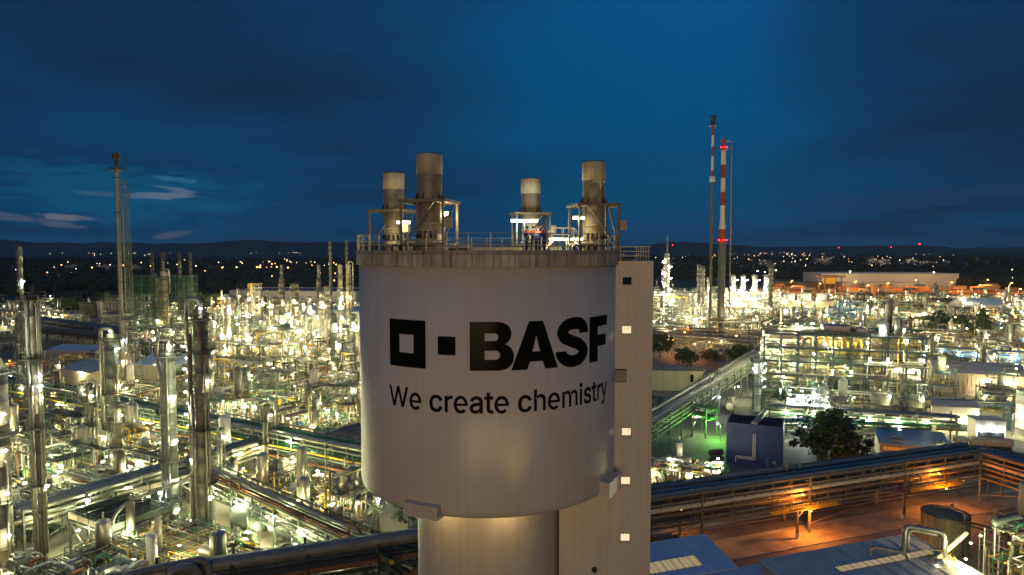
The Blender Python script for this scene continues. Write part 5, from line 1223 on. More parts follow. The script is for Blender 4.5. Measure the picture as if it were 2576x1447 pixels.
for i in range(6):
    x0, x1 = -w_ / 2 + w_ * i / 6 + .15, -w_ / 2 + w_ * (i + 1) / 6 - .15
    b = MB(); b.quad((x0, -d_ / 2 - .15, 2), (x1, -d_ / 2 - .15, 2), (x1, -d_ / 2 - .15, h_), (x0, -d_ / 2 - .15, h_)); b.build('net_panel', net, t)
for xx in (-w_ / 2 - .15, w_ / 2 + .15): b = MB(); b.quad((xx, -d_ / 2, 2), (xx, d_ / 2, 2), (xx, d_ / 2, h_), (xx, -d_ / 2, h_)); b.build('net_panel', net, t)
for k, (u, rr_, vt, m, c) in enumerate(((392, 1.1, 690, column_dark, 'dark slim stack at the left inside the green netting'), (404, 1.9, 702, cream, 'cream column in front of the netted scaffold, left one of a pair'), (417, 1.9, 686, cream, 'cream column in front of the netted scaffold, right one of a pair'), (457, 1.6, 712, column_dark, 'dark column in the right half of the green netting'), (482, 1.5, 702, column_dark, 'dark column at the right end of the green netting'))):
    x, y = base(u, 848 if k in (1, 2) else 842); H_ = zt(vt, 848); t = column(c, (x, y), rr_, H_, m, [(H_ * f, -3, 0) for f in (.3, .5, .7, .9)], 30 + k, lamps=[('far_warm', 0, -rr_ - 1.3, 10, 1.4)] if k in (1, 3, 4) else [], gooseneck=(1, .5, 2, 12) if k in (2,) else None)
for k, u in enumerate((388, 415, 457, 484)):
    x, y = base(u, 838); H_ = zt(636, 838); t = column(['thin stack rising behind the green netting, first from left', 'thin stack rising behind the green netting, second from left', 'thin stack rising behind the green netting, third from left', 'thin dark stack rising behind the green netting, rightmost'][k], (x, y), .8, H_, alu_dull if k % 3 else column_dark, [], 40 + k, riser=False, cat='stack', name='vent_stack'); b = MB(); b.cyl((0, 0, H_ - 5), (0, 0, H_ + .3), .95, .95, 10); b.build('stack_tip', dark_steel, t)
# --- columns in the bright yellow zone, left of the silo
for (lab, u, vb, vt, r_, m, gn, plats, lk) in (
    ('dark brown column with yellow arched pipe, middle of the yellow lit plant', 625, 856, 748, 2.3, column_dark, (1, .8, 2.5, 18), [], 2),
    ('plain grey brown column right of the yellow arched pipe', 697, 858, 752, 2.2, column_clad, None, [(8, -3, 0)], 1),
    ('tall mottled grey column with pipework crown, left of the silo', 743, 846, 716, 2.3, column_clad, None, [(22, -3, 0), (27, -3, 0)], 2),
    ('slim column with railed top just behind the mottled grey column', 711, 836, 702, 1.6, column_dark, None, [(10, -3, 0), (16, -3, 0), (24, -3, 0)], 2),
    ('slim column beside an orange lamp, between grey column and silo', 804, 838, 704, 1.5, column_dark, None, [(12, -3, 0), (20, -3, 0), (26, -3, 0)], 2),
    ('plain pale column third from the silo edge', 824, 846, 722, 1.6, alu_dull, None, [(20, -3, 0)], 1),
    ('cream ringed column second from the silo edge', 858, 842, 668, 1.3, cream, None, [(10, -3, 0), (18, -3, 0), (26, -3, 0), (34, -3, 0)], 2),
    ('cream ringed column touching the silo edge on the left', 879, 842, 667, 1.4, cream, (1, .4, 2, 30), [(14, -3, 0), (22, -3, 0), (30, -3, 0)], 2),
    ('stubby cream vessel with dark head in the yellow lit plant', 777, 905, 828, 3.0, cream, None, [(6, -3.1, 3.1)], 3),
    ('small dark vessel column at middle of the yellow plant', 652, 905, 858, 1.2, column_dark, None, [], 1),
    ('short pale drum column with yellow bend, left of the arch', 579, 868, 762, 2.0, cream, (1, .6, 1.5, 12), [], 1)):
    x, y = base(u, vb); H_ = zt(vt, vb); column(lab, (x, y), r_, H_, m, plats, int(u), gooseneck=gn, lamps=[('far_warm' if k % 2 else 'far_white', r_ * .6 + .5, -r_ - .8, H_ * (.25 + .3 * k), 1.2) for k in range(lk)])
for k, (u, vt, vb) in enumerate(((834, 608, 845), (875, 606, 840), (711, 668, 836), (804, 668, 838))):
    x, y = base(u, vb - 4); H_ = zt(vt, vb); t = column(['tall thin dark stack second from the silo on its left', 'tall thin dark stack with cross arms, nearest the silo on its left', 'thin pale vent pipe above the mottled grey column', 'thin pale vent pipe above the slim column by the orange lamp'][k], (x, y), .85 if k < 2 else .9, H_, column_dark if k < 2 else alu_dull, [(H_ - 6, -3.1, 3.1)] if k == 1 else [], 60 + k, riser=False, cat='stack', name='vent_stack'); b = MB(); b.cyl((0, 0, H_ - 2), (0, 0, H_ + .5), .95, .8, 10); b.build('stack_tip', dark_steel, t)
x, y = base(648, 856); H_ = zt(714, 856); t = thing('lattice_stair_tower', 'pale lattice stair tower with yellow top beside the brown arched column', 'stair tower', (x, y, 0)); occ(x, y, 4); b = MB(); w = 1.9; nz = 14
for k in range(nz + 1):
    z = H_ * k / nz
    for (p, q) in (((-w, -w), (w, -w)), ((w, -w), (w, w)), ((w, w), (-w, w)), ((-w, w), (-w, -w))):
        b.beam((*p, z), (*q, z), .16)
        if k < nz: b.beam((*p, z), (*p, z + H_ / nz), .26); b.beam((*p, z), (*q, z + H_ / nz), .12)
b.build('lattice', white_paint, t, kind='stuff'); b = MB(); b.box(-3, 2.6, -2.4, 2.4, H_, H_ + .3); b.box(-4.6, -2.6, -1, 1, 0, H_ + .1); b.build('yellow_shaft', yellow, t)
for z in (6, 13, 20): lamp('far_warm', t, (2.4, -2.2, z), 1.1)
# --- pipe racks
def zp(u, v, z): p = gp(u, v, z); return (p[0], p[1])
pl = [(2, -2.6, .62, aluclad), (2, -1.2, .3, alu_dull), (2, -.3, .18, green_pipe), (2, .5, .42, green_pipe), (2, 1.6, .25, green_pipe), (2, 2.5, .2, alu_dull), (1, -3.2, .22, yellow), (1, -2.4, .14, green_pipe), (1, -1.5, .3, green_pipe), (1, -.5, .2, rust), (1, .5, .3, alu_dull), (1, 1.7, .26, aluclad), (1, 2.6, .2, rust), (0, -3.1, .3, rust), (0, -2.2, .22, alu_dull), (0, -1, .3, aluclad), (0, .4, .24, green_pipe), (0, 1.6, .3, alu_dull)]
rack('long green and silver pipe bridge running right below the far left columns', zp(-60, 936, 10.5), zp(940, 1124, 10.5), 6.6, (5.2, 7.6, 9.9), pl, 1, 10, green_steel, [(f, -4.1, 7.2 + (i % 2) * 2.6, 'white', .8) for i, f in enumerate((.1, .22, .34, .47, .58, .69, .79, .88))], True)
P4 = [(1, -1.9, .5, alu_dull), (1, -.8, .45, aluclad), (1, .2, .45, alu_dull), (1, 1.3, .5, aluclad), (0, -1.9, .3, galv), (0, -1.0, .2, yellow), (0, 0, .3, aluclad), (0, 1.1, .25, alu_dull), (0, 1.9, .2, galv)]
rack('broad blue grey pipe bridge rising to the right behind the dark grille platforms', zp(40, 1283, 8), zp(660, 1104, 8), 4.8, (5.6, 7.6), P4, 2, 9, galv, [(f, -3, 7.0, 'white', .75) for f in (.06, .2, .35, .5, .66, .83)])
P3 = [(1, -2.1, .3, yellow), (1, -1.2, .2, rust), (1, -.5, .26, rust), (1, .4, .2, alu_dull), (1, 1.2, .34, aluclad), (1, 2.0, .2, rust), (0, -2.0, .3, alu_dull), (0, -1, .3, aluclad), (0, .2, .25, galv), (0, 1.4, .3, alu_dull)]
rack('steel pipe bridge with bright yellow pipe, in front of the silver drums', zp(520, 1178, 7.5), zp(1010, 1392, 7.5), 5.2, (4.6, 6.8), P3, 3, 7.5, green_steel, [(f, -3.2, 6.0, 'white', .75) for f in (.12, .3, .48, .64, .82)], True)
P5 = [(2, -1.9, .95, alu_dull), (2, .4, .4, aluclad), (2, 1.6, .3, alu_dull), (1, -2.7, .35, rust), (1, -1.8, .3, alu_dull), (1, -.8, .3, rust), (1, .3, .3, alu_dull), (1, 1.4, .4, alu_dull), (0, -2.6, .3, rust), (0, -1.6, .3, aluclad), (0, -.5, .2, alu_dull), (0, .7, .4, alu_dull), (0, 1.9, .3, rust)]
rack('dark main pipe bridge at the bottom edge, left of the silo shaft', rl(-46), rl(7), 6.0, (4.0, 6.6, 8.4), P5, 4, 9, dark_steel)
P6 = [(2, -2.3, .55, alu_dull), (2, -1.2, .25, aluclad), (2, -.4, .45, alu_dull), (2, .9, .25, alu_dull), (2, 2.0, .5, alu_dull), (1, -2.8, .42, cream), (1, -1.8, .3, alu_dull), (1, -.8, .26, rust), (1, .4, .3, alu_dull), (1, 1.5, .3, cream), (0, -2.8, .2, alu_dull), (0, -2.2, .2, rust), (0, -1.5, .2, alu_dull), (0, -.6, .3, cream), (0, .5, .2, alu_dull), (0, 1.6, .3, rust)]
t = rack('long main pipe bridge crossing the picture right of the silo above the railway', rl(9), rl(94), 6.2, (5.6, 7.6, 9.4), P6, 5, 23, steel_brown, [], True)
for (u, v) in ((2040, 1248), (2360, 1195)):           # two sodium lit walkway bays
    pass
L6 = 85 * math.sqrt(1 + .366 ** 2)
for f, (a, c) in zip((.47, .83), ((.40, .56), (.75, .90))):
    b = MB(); b.box(L6 * a, L6 * c, -4.6, -3.3, 4.9, 5.0); b.railing([(L6 * a, -4.55, 5.0), (L6 * c, -4.55, 5.0)], 1.1, 1.0, .05, (.35, .7, 1.1)); b.build('walkway', yellow, t)
    lamp('walk_sodium', t, (L6 * f, -4.25, 7.6), .6, True, 1.57); lamp('road_sodium', t, (L6 * f + 1.5, -4.7, 4.7), .45)
# stays and short shelter roofs below the bridge
for x in (48, 71.3):
    for o in (-4.2,):
        p = rl(x, o); t2 = thing('stub_column', 'white footed steel post under the pipe bridge, ' + ('nearer the silo' if x < 60 else 'farther from the silo'), 'post', (p[0], p[1], 0), A17); b = MB(); b.beam((0, 0, .9), (0, 0, 5.2), .3); b.beam((-1.6, 0, 5.2), (1.6, 0, 5.2), .3, .3); b.beam((0, 0, 3.6), (1.5, 0, 5.1), .2); b.build('post', steel_brown, t2); b = MB(); b.beam((0, 0, 0), (0, 0, .95), .42); b.build('white_foot', white_paint, t2)
P7 = [(2, -2.2, .5, alu_dull), (2, -.9, .4, aluclad), (2, .4, .4, alu_dull), (2, 1.6, .5, alu_dull), (1, -2.4, .35, cream), (1, -1.2, .3, alu_dull), (1, .2, .3, alu_dull), (1, 1.6, .3, rust), (0, -2.0, .25, alu_dull), (0, -.6, .3, rust), (0, 1.0, .3, alu_dull)]
c0 = rl(94.5, 0); rack('pipe bridge turning towards the viewer at the right picture edge', (c0[0] + .8, c0[1] - 3.4), (c0[0] + 13, c0[1] - 37), 6.2, (5.6, 7.6, 9.4), P7, 6, 12, steel_brown, [], True)
P8 = [(1, -2.6, .5, alu_dull), (1, -1.4, .45, aluclad), (1, -.4, .34, aluclad), (1, .5, .34, galv), (1, 1.4, .25, alu_dull), (1, 2.3, .45, aluclad), (0, -2.6, .3, alu_dull), (0, -1.7, .2, green_pipe), (0, -.8, .3, aluclad), (0, .2, .25, alu_dull), (0, 1.2, .3, green_pipe), (0, 2.3, .3, aluclad)]
rack('silver pipe bridge running away diagonally from the silo towards the process building', (26, 150), (99, 271), 6.4, (7.0, 9.2), P8, 7, 9.5, green_steel, [(.28, -3.7, 5.0, 'white', .8), (.45, -3.8, 6, 'cool', .8), (.62, -3.8, 5, 'white', .8)], True)
rack('dark pipe bridge crossing behind the stair block to the diagonal silver pipes', zp(1560, 985, 7), zp(1790, 1035, 7), 5.0, (5.0, 7.2), bundle(5.0, (5, 7.2), 8, n=9, mats=[alu_dull, green_pipe, alu_dull, galv]), 8, 9, green_steel)
rack('dark unlit pipe bridge far behind the grey roofed hall at left', zp(60, 800, 8), zp(330, 838, 8), 8, (5, 7, 9), bundle(8, (5, 7, 9), 12, mats=[alu_dull, galv, column_dark]), 9, 14, dark_steel)
rack('long dark pipe bridge in the far left middle distance', zp(100, 826, 7), zp(345, 850, 7), 8, (5, 7), bundle(8, (5, 7), 14, mats=[alu_dull, galv, rust]), 10, 14, dark_steel)
rack('far pipe bridge in front of the red and white stacks', zp(1600, 822, 8), zp(1960, 836, 8), 7, (6, 8), bundle(7, (6, 8), 13, mats=[alu_dull, galv, aluclad]), 11, 15, dark_steel)
rack('second far pipe bridge below the red and white stacks', zp(1600, 836, 7), zp(1900, 856, 7), 6, (5, 7), bundle(6, (5, 7), 15, mats=[alu_dull, galv, aluclad]), 15, 15, galv, [(.3, -3.8, 6, 'white', 1.0), (.75, -3.8, 6, 'warm', 1.0)])
rack('blue pipe bridge with many lamps at the right edge behind the warehouse', zp(2340, 872, 8), zp(2640, 890, 8), 6, (5.5, 7.5), bundle(6, (5.5, 7.5), 16, mats=[blue_steel, aluclad, alu_dull]), 16, 10, blue_steel, [(f, -3.6, 6.8, 'far_white', 1.0) for f in (.1, .25, .4, .55, .7, .85)])
rack('low pipe bridge in front of the process building with white lamps', zp(1935, 1010, 9), zp(2400, 1040, 9), 5, (6, 8), bundle(5, (6, 8), 17), 17, 9, galv, [(f, -3.2, 7.2, 'white', .8) for f in (.1, .25, .4, .55, .7, .85)])
rack('pipe bridge with red and green pipes below the process building', zp(1940, 1058, 6), zp(2330, 1070, 6), 4.5, (4.2, 6), bundle(4.5, (4.2, 6), 18, mats=[rust, green_pipe, aluclad, red_paint, white_paint]), 18, 9, green_steel, [(f, -3, 5.4, 'cool', .8) for f in (.2, .5, .8)])
rack('pipe bridge passing the white box shed at the right', zp(2330, 998, 8), zp(2640, 1012, 8), 3.4, (7.2,), bundle(3.4, (7.2,), 19, mats=[aluclad, blue_steel, alu_dull]), 19, 12, blue_steel)
# --- arched pipes at the bottom left
t = thing('pipe_arch', 'two big dark pipes arching over at the bottom left edge', 'pipes', (rl(-46)[0], rl(-46)[1], 0), A17)
b = MB(); b.tube(round_path([(-22, -3.6, 6.3), (-9, -2.6, 7.0), (-6, -1.9, 9.3), (.5, -1.9, 9.3)], 1.8, 6), .9, 16); b.build('pipe', alu_dull, t)
b = MB(); b.tube(round_path([(2.0, -4.2, 2.5), (2.0, -4.2, 10.4), (5.4, -3.6, 10.4), (5.4, -3.2, 6)], 1.6, 6), .55, 14); b.build('pipe', alu_dull, t)
b = MB(); b.tube(round_path([(-3.2, -4.4, 2), (-3.2, -4.4, 10.6), (3.2, -3.0, 10.6), (6.8, -2.6, 10.6), (6.8, -2.6, 6)], 1.7, 6), .5, 14); b.build('pipe', alu_dull, t)
for x in (-18, -10): b = MB(); b.beam((x, -3, 0), (x, -3, 5.8), .4); b.build('post', dark_steel, t)
# the same by the stair block, right of the shaft
t = thing('pipe_arch', 'pale arched pipes beside the stair block at the start of the main bridge', 'pipes', (*rl(13, -2.6), 0), A17)
b = MB(); b.tube(round_path([(-1.5, -1, 6.5), (-1.5, -1, 10.6), (1.2, -1, 10.6), (1.2, -1, 5.4), (4, -1, 5.4)], .9, 5), .36, 12); b.build('pipe', cream, t)
b = MB(); b.tube(round_path([(-2.6, -.4, 11.6), (0, -.4, 11.6), (.4, -.4, 8)], .8, 5), .4, 12); b.tube(round_path([(.3, .2, 10.9), (6, .2, 10.9), (7, .2, 9.9), (9, .2, 9.9)], .8, 5), .4, 12); b.build('pipe', alu_dull, t)
# --- silver horizontal drums
for k, (u, v, L_, r_, sp_) in enumerate(((634, 1312, 6.5, 2.05, False), (737, 1340, 7.6, 2.0, True))):
    x, y = base(u, v + 34); t = thing('horizontal_drum', ['silver horizontal drum with domed ends behind the yellow pipe bridge', 'banded silver horizontal drum, right one of the pair near the silo'][k], 'drum', (x, y, 0), GA); occ(x, y, 5); b = MB(); b.hvessel((0, 0, r_ + 1.2), L_, r_, (1, 0, 0), 30); b.build('shell', aluclad if k else column_green, t)
    for s_ in (-.3, .3): b = MB(); b.box(s_ * L_ - .25, s_ * L_ + .25, -r_ * .8, r_ * .8, 0, r_ * .75); b.build('saddle', concrete, t)
    b = MB()
    for i in range(7 if k else 3): xx = -L_ / 2 + L_ * (i + .5) / (7 if k else 3); b.cyl((xx, 0, r_ + 1.2), (xx + .07, 0, r_ + 1.2), r_ + .03, r_ + .03, 30, False)
    b.build('bands', galv, t, kind='stuff'); b = MB(); b.tube(round_path([(-L_ * .3, 0, 2 * r_ + 1.1), (-L_ * .3, 0, 2 * r_ + 2), (L_ * .3, 0, 2 * r_ + 2), (L_ * .3, -r_ - .4, 2 * r_ + 2), (L_ * .3, -r_ - .4, .5)], .4), .12, 8); b.build('top_pipe', aluclad, t)
    lamp('white', t, (-L_ * .2, 0, 2 * r_ + 2.6), .7); lamp('white', t, (L_ * .55, -r_ - 1.4, 2.5), .7)
# --- dark grille platforms (air coolers) at the lower left
def air_cooler(label, corner, rz, w, d, h, seed):
    t = thing('air_cooler', label, 'air cooler', (corner[0], corner[1], 0), rz); c, s = math.cos(rz), math.sin(rz)
    for i in range(int(w / 4) + 1):
        for j in range(int(d / 4) + 1): occ(corner[0] + c * i * 4 - s * j * 4, corner[1] + s * i * 4 + c * j * 4, 2.5)
    nx = max(2, int(w / 4.5))
    for i in range(nx + 1):
        for yy in (0, d): b = MB(); b.beam((w * i / nx, yy, 0), (w * i / nx, yy, h), .3); b.build('leg', dark_steel, t)
    b = MB()
    for i in range(nx):
        for yy in (0, d): b.beam((w * i / nx, yy, .3), (w * (i + 1) / nx, yy, h - 1.6), .16) if i % 2 else b.beam((w * (i + 1) / nx, yy, .3), (w * i / nx, yy, h - 1.6), .16)
    for xx in (0, w): b.beam((xx, 0, .3), (xx, d, h - 1.6), .16); b.beam((xx, 0, h - 1.6), (xx, d, h - 1.6), .25)
    b.beam((0, 0, h - 1.6), (w, 0, h - 1.6), .25); b.beam((0, d, h - 1.6), (w, d, h - 1.6), .25); b.build('bracing', galv, t, kind='stuff')
    b = MB(); b.box(-.2, w + .2, -.2, d + .2, h - 1.2, h - 1.05); b.build('tube_bed', dark_steel, t)
    for i in range(nx * 2):
        x0, x1 = w * i / (nx * 2), w * (i + 1) / (nx * 2); b = MB(); b.box(x0 + .12, x1 - .12, -.26, -.16, h - 1.0, h - .15); b.build('header_panel', cream, t)
    b = MB(); b.box(-.2, w + .2, -.15, .1, h - .12, h); b.box(-.2, w + .2, d - .1, d + .2, h - .12, h); b.box(-.2, .1, .1, d - .1, h - 1.0, h); b.box(w - .1, w + .2, .1, d - .1, h - 1.0, h); b.build('top_frame', green_steel, t, kind='stuff')
    b = MB(); k = int(d / .45)
    for i in range(k): b.box(.12, w - .12, d * (i + .3) / k, d * (i + .3) / k + .1, h - .3, h - .2)
    b.build('grille', dark_steel, t, kind='stuff')
    b = MB()
    for i in range(1, nx): b.beam((w * i / nx, 0, h - .02), (w * i / nx, d, h - .02), .12)
    b.railing([(-.3, -.3, h), (w + .3, -.3, h), (w + .3, d + .3, h), (-.3, d + .3, h)], 1.1, 1.4, .05, (.55, 1.1), True); b.build('top_railing', green_steel, t, kind='stuff')
    for i in range(2): lamp('white', t, (w * (.3 + .5 * i), -.6, h - 2.2), .7)
    return t
c = zp(175, 1290, 7); air_cooler('dark grille topped cooler platform nearest the bottom left corner', (c[0], c[1]), GA, 11.5, 10, 7.2, 1)
c = zp(232, 1262, 7); air_cooler('dark grille topped cooler platform behind the nearest one at lower left', (c[0] + 1.5, c[1] + 4.5), GA + 1.4, 17, 6.5, 7.0, 2)
# --- buildings on the left
building('warehouse', 'grey roofed hall with pale gutter wall, left of the flare stack', base(150, 962), GA, 21, 22, 5.2, cream, roof_pale, ('x', 2.2), ribs=1.6, lamps=[('white', 15, -1, 5.4, .9)])
building('warehouse', 'cream hall with blue grey roof between flare stack and arched pipe column', base(335, 962), -.15, 24, 24, 6.6, cream, roof_blue, ('x', 2.6), ribs=2.2, doors=[(3, 0, 3, 3.4, roof_grey)])
building('shed', 'low blue roofed shed in the dark area behind the grey roofed hall', base(118, 905), -.2, 26, 18, 4.2, concrete, roof_blue, ('x', 1.6), ribs=2.4)
t = tank('large dark brown storage tank with stair shaft, far left', base(226, 800), 6.2, zt(764, 800), column_dark, roof='cone', rail=False)
b = MB(); b.box(6.6, 9.2, -2, .6, 0, zt(758, 800)); b.build('stair_shaft', concrete, t)
building('shed', 'small concrete hall with dark flat roof right of the dark brown tank', base(255, 812), -.2, 18, 12, 6, concrete, roof_dark, None)
building('warehouse', 'long white windowless warehouse beyond the yellow lit columns', base(578, 758), -.10, 126, 60, 9.5, white_paint, roof_dark, None, parapet=.8)
building('warehouse', 'wide blue grey roofed hall behind the brown arched column', base(660, 842), -.12, 60, 40, 9, concrete, roof_blue, ('x', 4), ribs=3)
building('warehouse', 'blue grey roofed hall close to the silo behind the dark pipes', base(760, 812), -.16, 62, 36, 7, white_paint, roof_blue, ('x', 3), ribs=3)
building('warehouse', 'orange brown low hall with pale roof left of the white warehouse', base(500, 768), -.12, 52, 26, 7, brown_clad, roof_pale, None, lamps=[('far_sodium', 20, -2, 6, 1.4)])
building('plant_building', 'dark slatted boiler house against the silo edge', base(806, 915), -.3, 26, 18, 15, galv, roof_dark, None, ribs=1.3, parapet=.6, lamps=[('white', 4, -1, 9, 1), ('white', 17, -1, 6, 1)])
t = building('control_building', 'black flat roofed building tucked behind the green pipe bridge by the silo', zp(800, 1098, 6), GA, 19, 14, 6, concrete, roof_dark, None, parapet=.3)
# --- RIGHT SIDE
# red and white stacks
stack_green = mat('stack_green', (.10, .125, .10), .6, 0, .2, .3, .2)
def bands(t, r0f, zs_, names=('band',)):
    for (z0, z1, m) in zs_:
        b = MB(); k = 3; b.lathe([(r0f(z0 + (z1 - z0) * i / k), z0 + (z1 - z0) * i / k) for i in range(k + 1)], n=24); b.build('shaft_band', m, t, label='red painted band' if m is red_paint else 'white painted band' if m is white_paint else None)
vb = 862; x, y = base(1812, vb); Z = lambda v: zt(v, vb)
t = thing('striped_chimney', 'thicker red and white banded chimney with red warning lamps', 'chimney', (x, y, 0)); occ(x, y, 6)
rB = lambda z: 1.25 if z > Z(553) else (1.25 + .65 * (Z(553) - z) / (Z(553) - Z(577)) if z > Z(577) else 1.9)
vs_ = [358, 394, 430, 466, 502, 540]; seq = [(Z(b_), Z(a), red_paint if i % 2 == 0 else white_paint) for i, (a, b_) in enumerate(zip(vs_, vs_[1:]))] + [(Z(580), Z(540), white_paint), (Z(612), Z(580), red_paint), (0, Z(612), column_green)]
vs2 = [(385, 358, red_paint), (421, 385, white_paint), (455, 421, red_paint), (490, 455, white_paint), (526, 490, red_paint)]
vs2 = [(Z(a), Z(c), m) for a, c, m in ((379, 352, red_paint), (415, 379, white_paint), (450, 415, red_paint), (486, 450, white_paint), (521, 486, red_paint), (541, 521, white_paint))] if False else [(Z(420), Z(360), red_paint), (Z(419) , Z(420), red_paint)]
t_b = [(Z(416), Z(356), red_paint)]
bands(t, rB, [(Z(380), Z(352), red_paint), (Z(416), Z(380), white_paint), (Z(449), Z(416), red_paint), (Z(484), Z(449), white_paint), (Z(518), Z(484), red_paint), (Z(553), Z(518), white_paint), (Z(577), Z(553), white_paint), (Z(612), Z(577), red_paint), (0, Z(612), stack_green)])
for z in (Z(372), Z(604)):
    for a in (-2.6, -1.57, -.4): R_ = rB(z) + .5; lamp('red', t, (R_ * math.cos(a), R_ * math.sin(a), z), 1.0)
ring_platform(t, rB(Z(375)), Z(378), 1, -3.14, 3.14, 1.4, dark_steel)
b = MB(); b.tube(round_path([(4.4, -.5, 3), (4.2, -.5, Z(356)), (-3, -.5, Z(355))], 1.2), .34, 8); b.build('side_pipe', alu_dull, t)
for z in (Z(435), Z(510), Z(690), Z(640), Z(755)): b = MB(); b.beam((1.5, -.5, z), (4.4, -.5, z), .4); b.build('bracket', dark_steel, t)
b = MB(); b.beam((2.4, 0, Z(748)), (13, -6, 8), .5); b.beam((2.4, 0, Z(765)), (9, -6, 8), .5); b.build('raking_strut', dark_steel, t)
b = MB(); b.tube(round_path([(-8, -4, 13), (14, -6, 14), (17, -6, 17), (19, -6, 14), (19, -6, 2)], 2, 5), .7, 10); b.build('flue_duct', alu_dull, t); b = MB(); b.box(-7, 16, -8, -2, 11.5, 12); b.build('duct_platform', galv, t)
for xx in (-6.5, 4, 15.5): b = MB(); b.beam((xx, -5, 0), (xx, -5, 11.5), .5); b.build('platform_post', galv, t)
lamp('far_white', t, (9, -8.4, 10.5), 1.3); lamp('far_warm', t, (3, -8.4, 15), 1.3)
x, y = base(1785, vb); t = thing('striped_chimney', 'thinner and taller red and white banded flare pipe beside the thick chimney', 'chimney', (x, y, 0)); occ(x, y, 4)
rA = lambda z: .66 if z > Z(455) else .72
bands(t, rA, [(Z(342), Z(306), red_paint), (Z(370), Z(342), white_paint), (Z(394), Z(370), red_paint), (Z(430), Z(394), white_paint), (Z(448), Z(430), red_paint), (Z(458), Z(448), white_paint), (0, Z(458), column_dark)])
b = MB(); b.lathe([(1.2, Z(312)), (1.05, Z(300)), (1.9, Z(296)), (1.5, Z(293)), (.3, Z(293))], n=14); b.build('burner_tip', dark_steel, t); ring_platform(t, 1.0, Z(318), 1, -3.14, 3.14, 1.3, dark_steel)
b = MB(); b.lathe([(1.1, Z(459)), (1.6, Z(457)), (1.6, Z(446)), (1.1, Z(444))], n=14); b.build('seal_drum', white_paint, t)
for z in (Z(462), Z(604), Z(374)): b = MB(); b.beam((0, 0, z), (5.2, 0, z), .35); b.build('tie_beam', dark_steel, t)
# glowing needle column and its unit
x, y = base(1676, 806); H_ = zt(640, 806)
t = column('glowing white needle column with stacked platforms, right of the stair block', (x, y), 1.9, H_, white_paint, [(H_ * f, -3.14, 3.14) for f in (.25, .38, .5, .62, .74, .86, .96)], 70, lamps=[('blaze', (2.9 if k % 2 else -2.9), -1.4, H_ * (.22 + .085 * k), 1.3) for k in range(9)])
b = MB(); b.cyl((0, 0, H_), (0, 0, zt(592, 806)), .55, .3, 10); b.build('top_spire', alu_dull, t); ring_platform(t, .6, zt(612, 806), 1, -3.14, 3.14); ring_platform(t, .6, zt(622, 806), 1, -3.14, 3.14); b = MB(); b.tube(round_path([(-2.3, -.6, H_ * .6), (-2.3, -.6, H_ * .78), (-3.4, -.6, H_ * .78), (-3.4, -.6, H_ * .58)], .6), .3, 8); b.build('arched_pipe', white_paint, t)
for k, (u, v, w_, d_, h_) in enumerate(((1668, 818, 34, 16, 20), (1705, 790, 40, 18, 17), (1740, 842, 30, 14, 11), (1660, 860, 26, 12, 9))):
    x, y = base(u, v); occ(x, y, w_ * .5); unit((x, y, 0), -.2, w_, d_, h_, 700 + k, galv, 2, ('blaze', 'far_white') if k < 2 else ('far_white',), 14 if k < 2 else 6, 1.4 if k < 2 else 1.1, 1.2, label=['brightly lit tangle of pipes and platforms at the foot of the needle column', 'bright plant block between the needle column and the banded chimneys', 'bright low plant block in front of the banded chimneys', 'bright low pipe structure next to the stair block'][k])
for k, (u, vt, vb_, r_) in enumerate(((1757, 668, 810, 1.5), (1768, 672, 806, 1.0), (1780, 700, 812, .8), (1937, 668, 818, 1.5))):
    x, y = base(u, vb_); H_ = zt(vt, vb_); column(['dull dark column between needle column and chimneys, thicker one', 'dull dark column between needle column and chimneys, thinner one', 'thin lit column hugging the tall flare pipe', 'dark square looking stack right of the four bright columns'][k], (x, y), r_, H_, column_dark if k != 2 else white_paint, [(H_ - .5, -3, 3)] if k > 1 else [], 80 + k, riser=False, lamps=[('far_white', r_ + .5, -r_ - .3, H_ * .8, 1.2), ('far_white', r_ + .5, -r_ - .3, H_ * .5, 1.2)] if k == 2 else [])
# four bright columns
x, y = base(1893, 803); occ(x, y, 22); t4 = unit((x, y, 0), -.06, 42, 13, zt(735, 803), 77, white_paint, 2, ('blaze', 'far_white', 'far_white'), 30, 1.5, 1.2, label='blazing white four storey plant block under the four bright columns')
for i in range(6): b = MB(); b.box(-21 + 7 * i + .1, -14 + 7 * i - .1, 5.6, 5.8, .2, zt(737, 803)); b.build('added_backing_sheet', white_paint, t4)  # white backing added at the rear so the block blazes in its lamplight
for k, u in enumerate((1843, 1868, 1897, 1926)):
    x, y = base(u, 800); H_ = zt(694, 800); column(['first of four bright columns from the left, right of the chimneys', 'second of four bright columns from the left', 'third of four bright columns from the left', 'fourth and rightmost of the four bright columns'][k], (x, y), 1.5, H_, white_paint, [(H_ - .5, -3.14, 3.14), (H_ * .75, -3, 0)], 90 + k, lamps=[('blaze', 2.6, -1.6, H_ - 3, 1.5), ('blaze', -2.2, -2.0, H_ * .72, 1.5), ('far_white', 1.4, -2.7, H_ * .5, 1.5)])
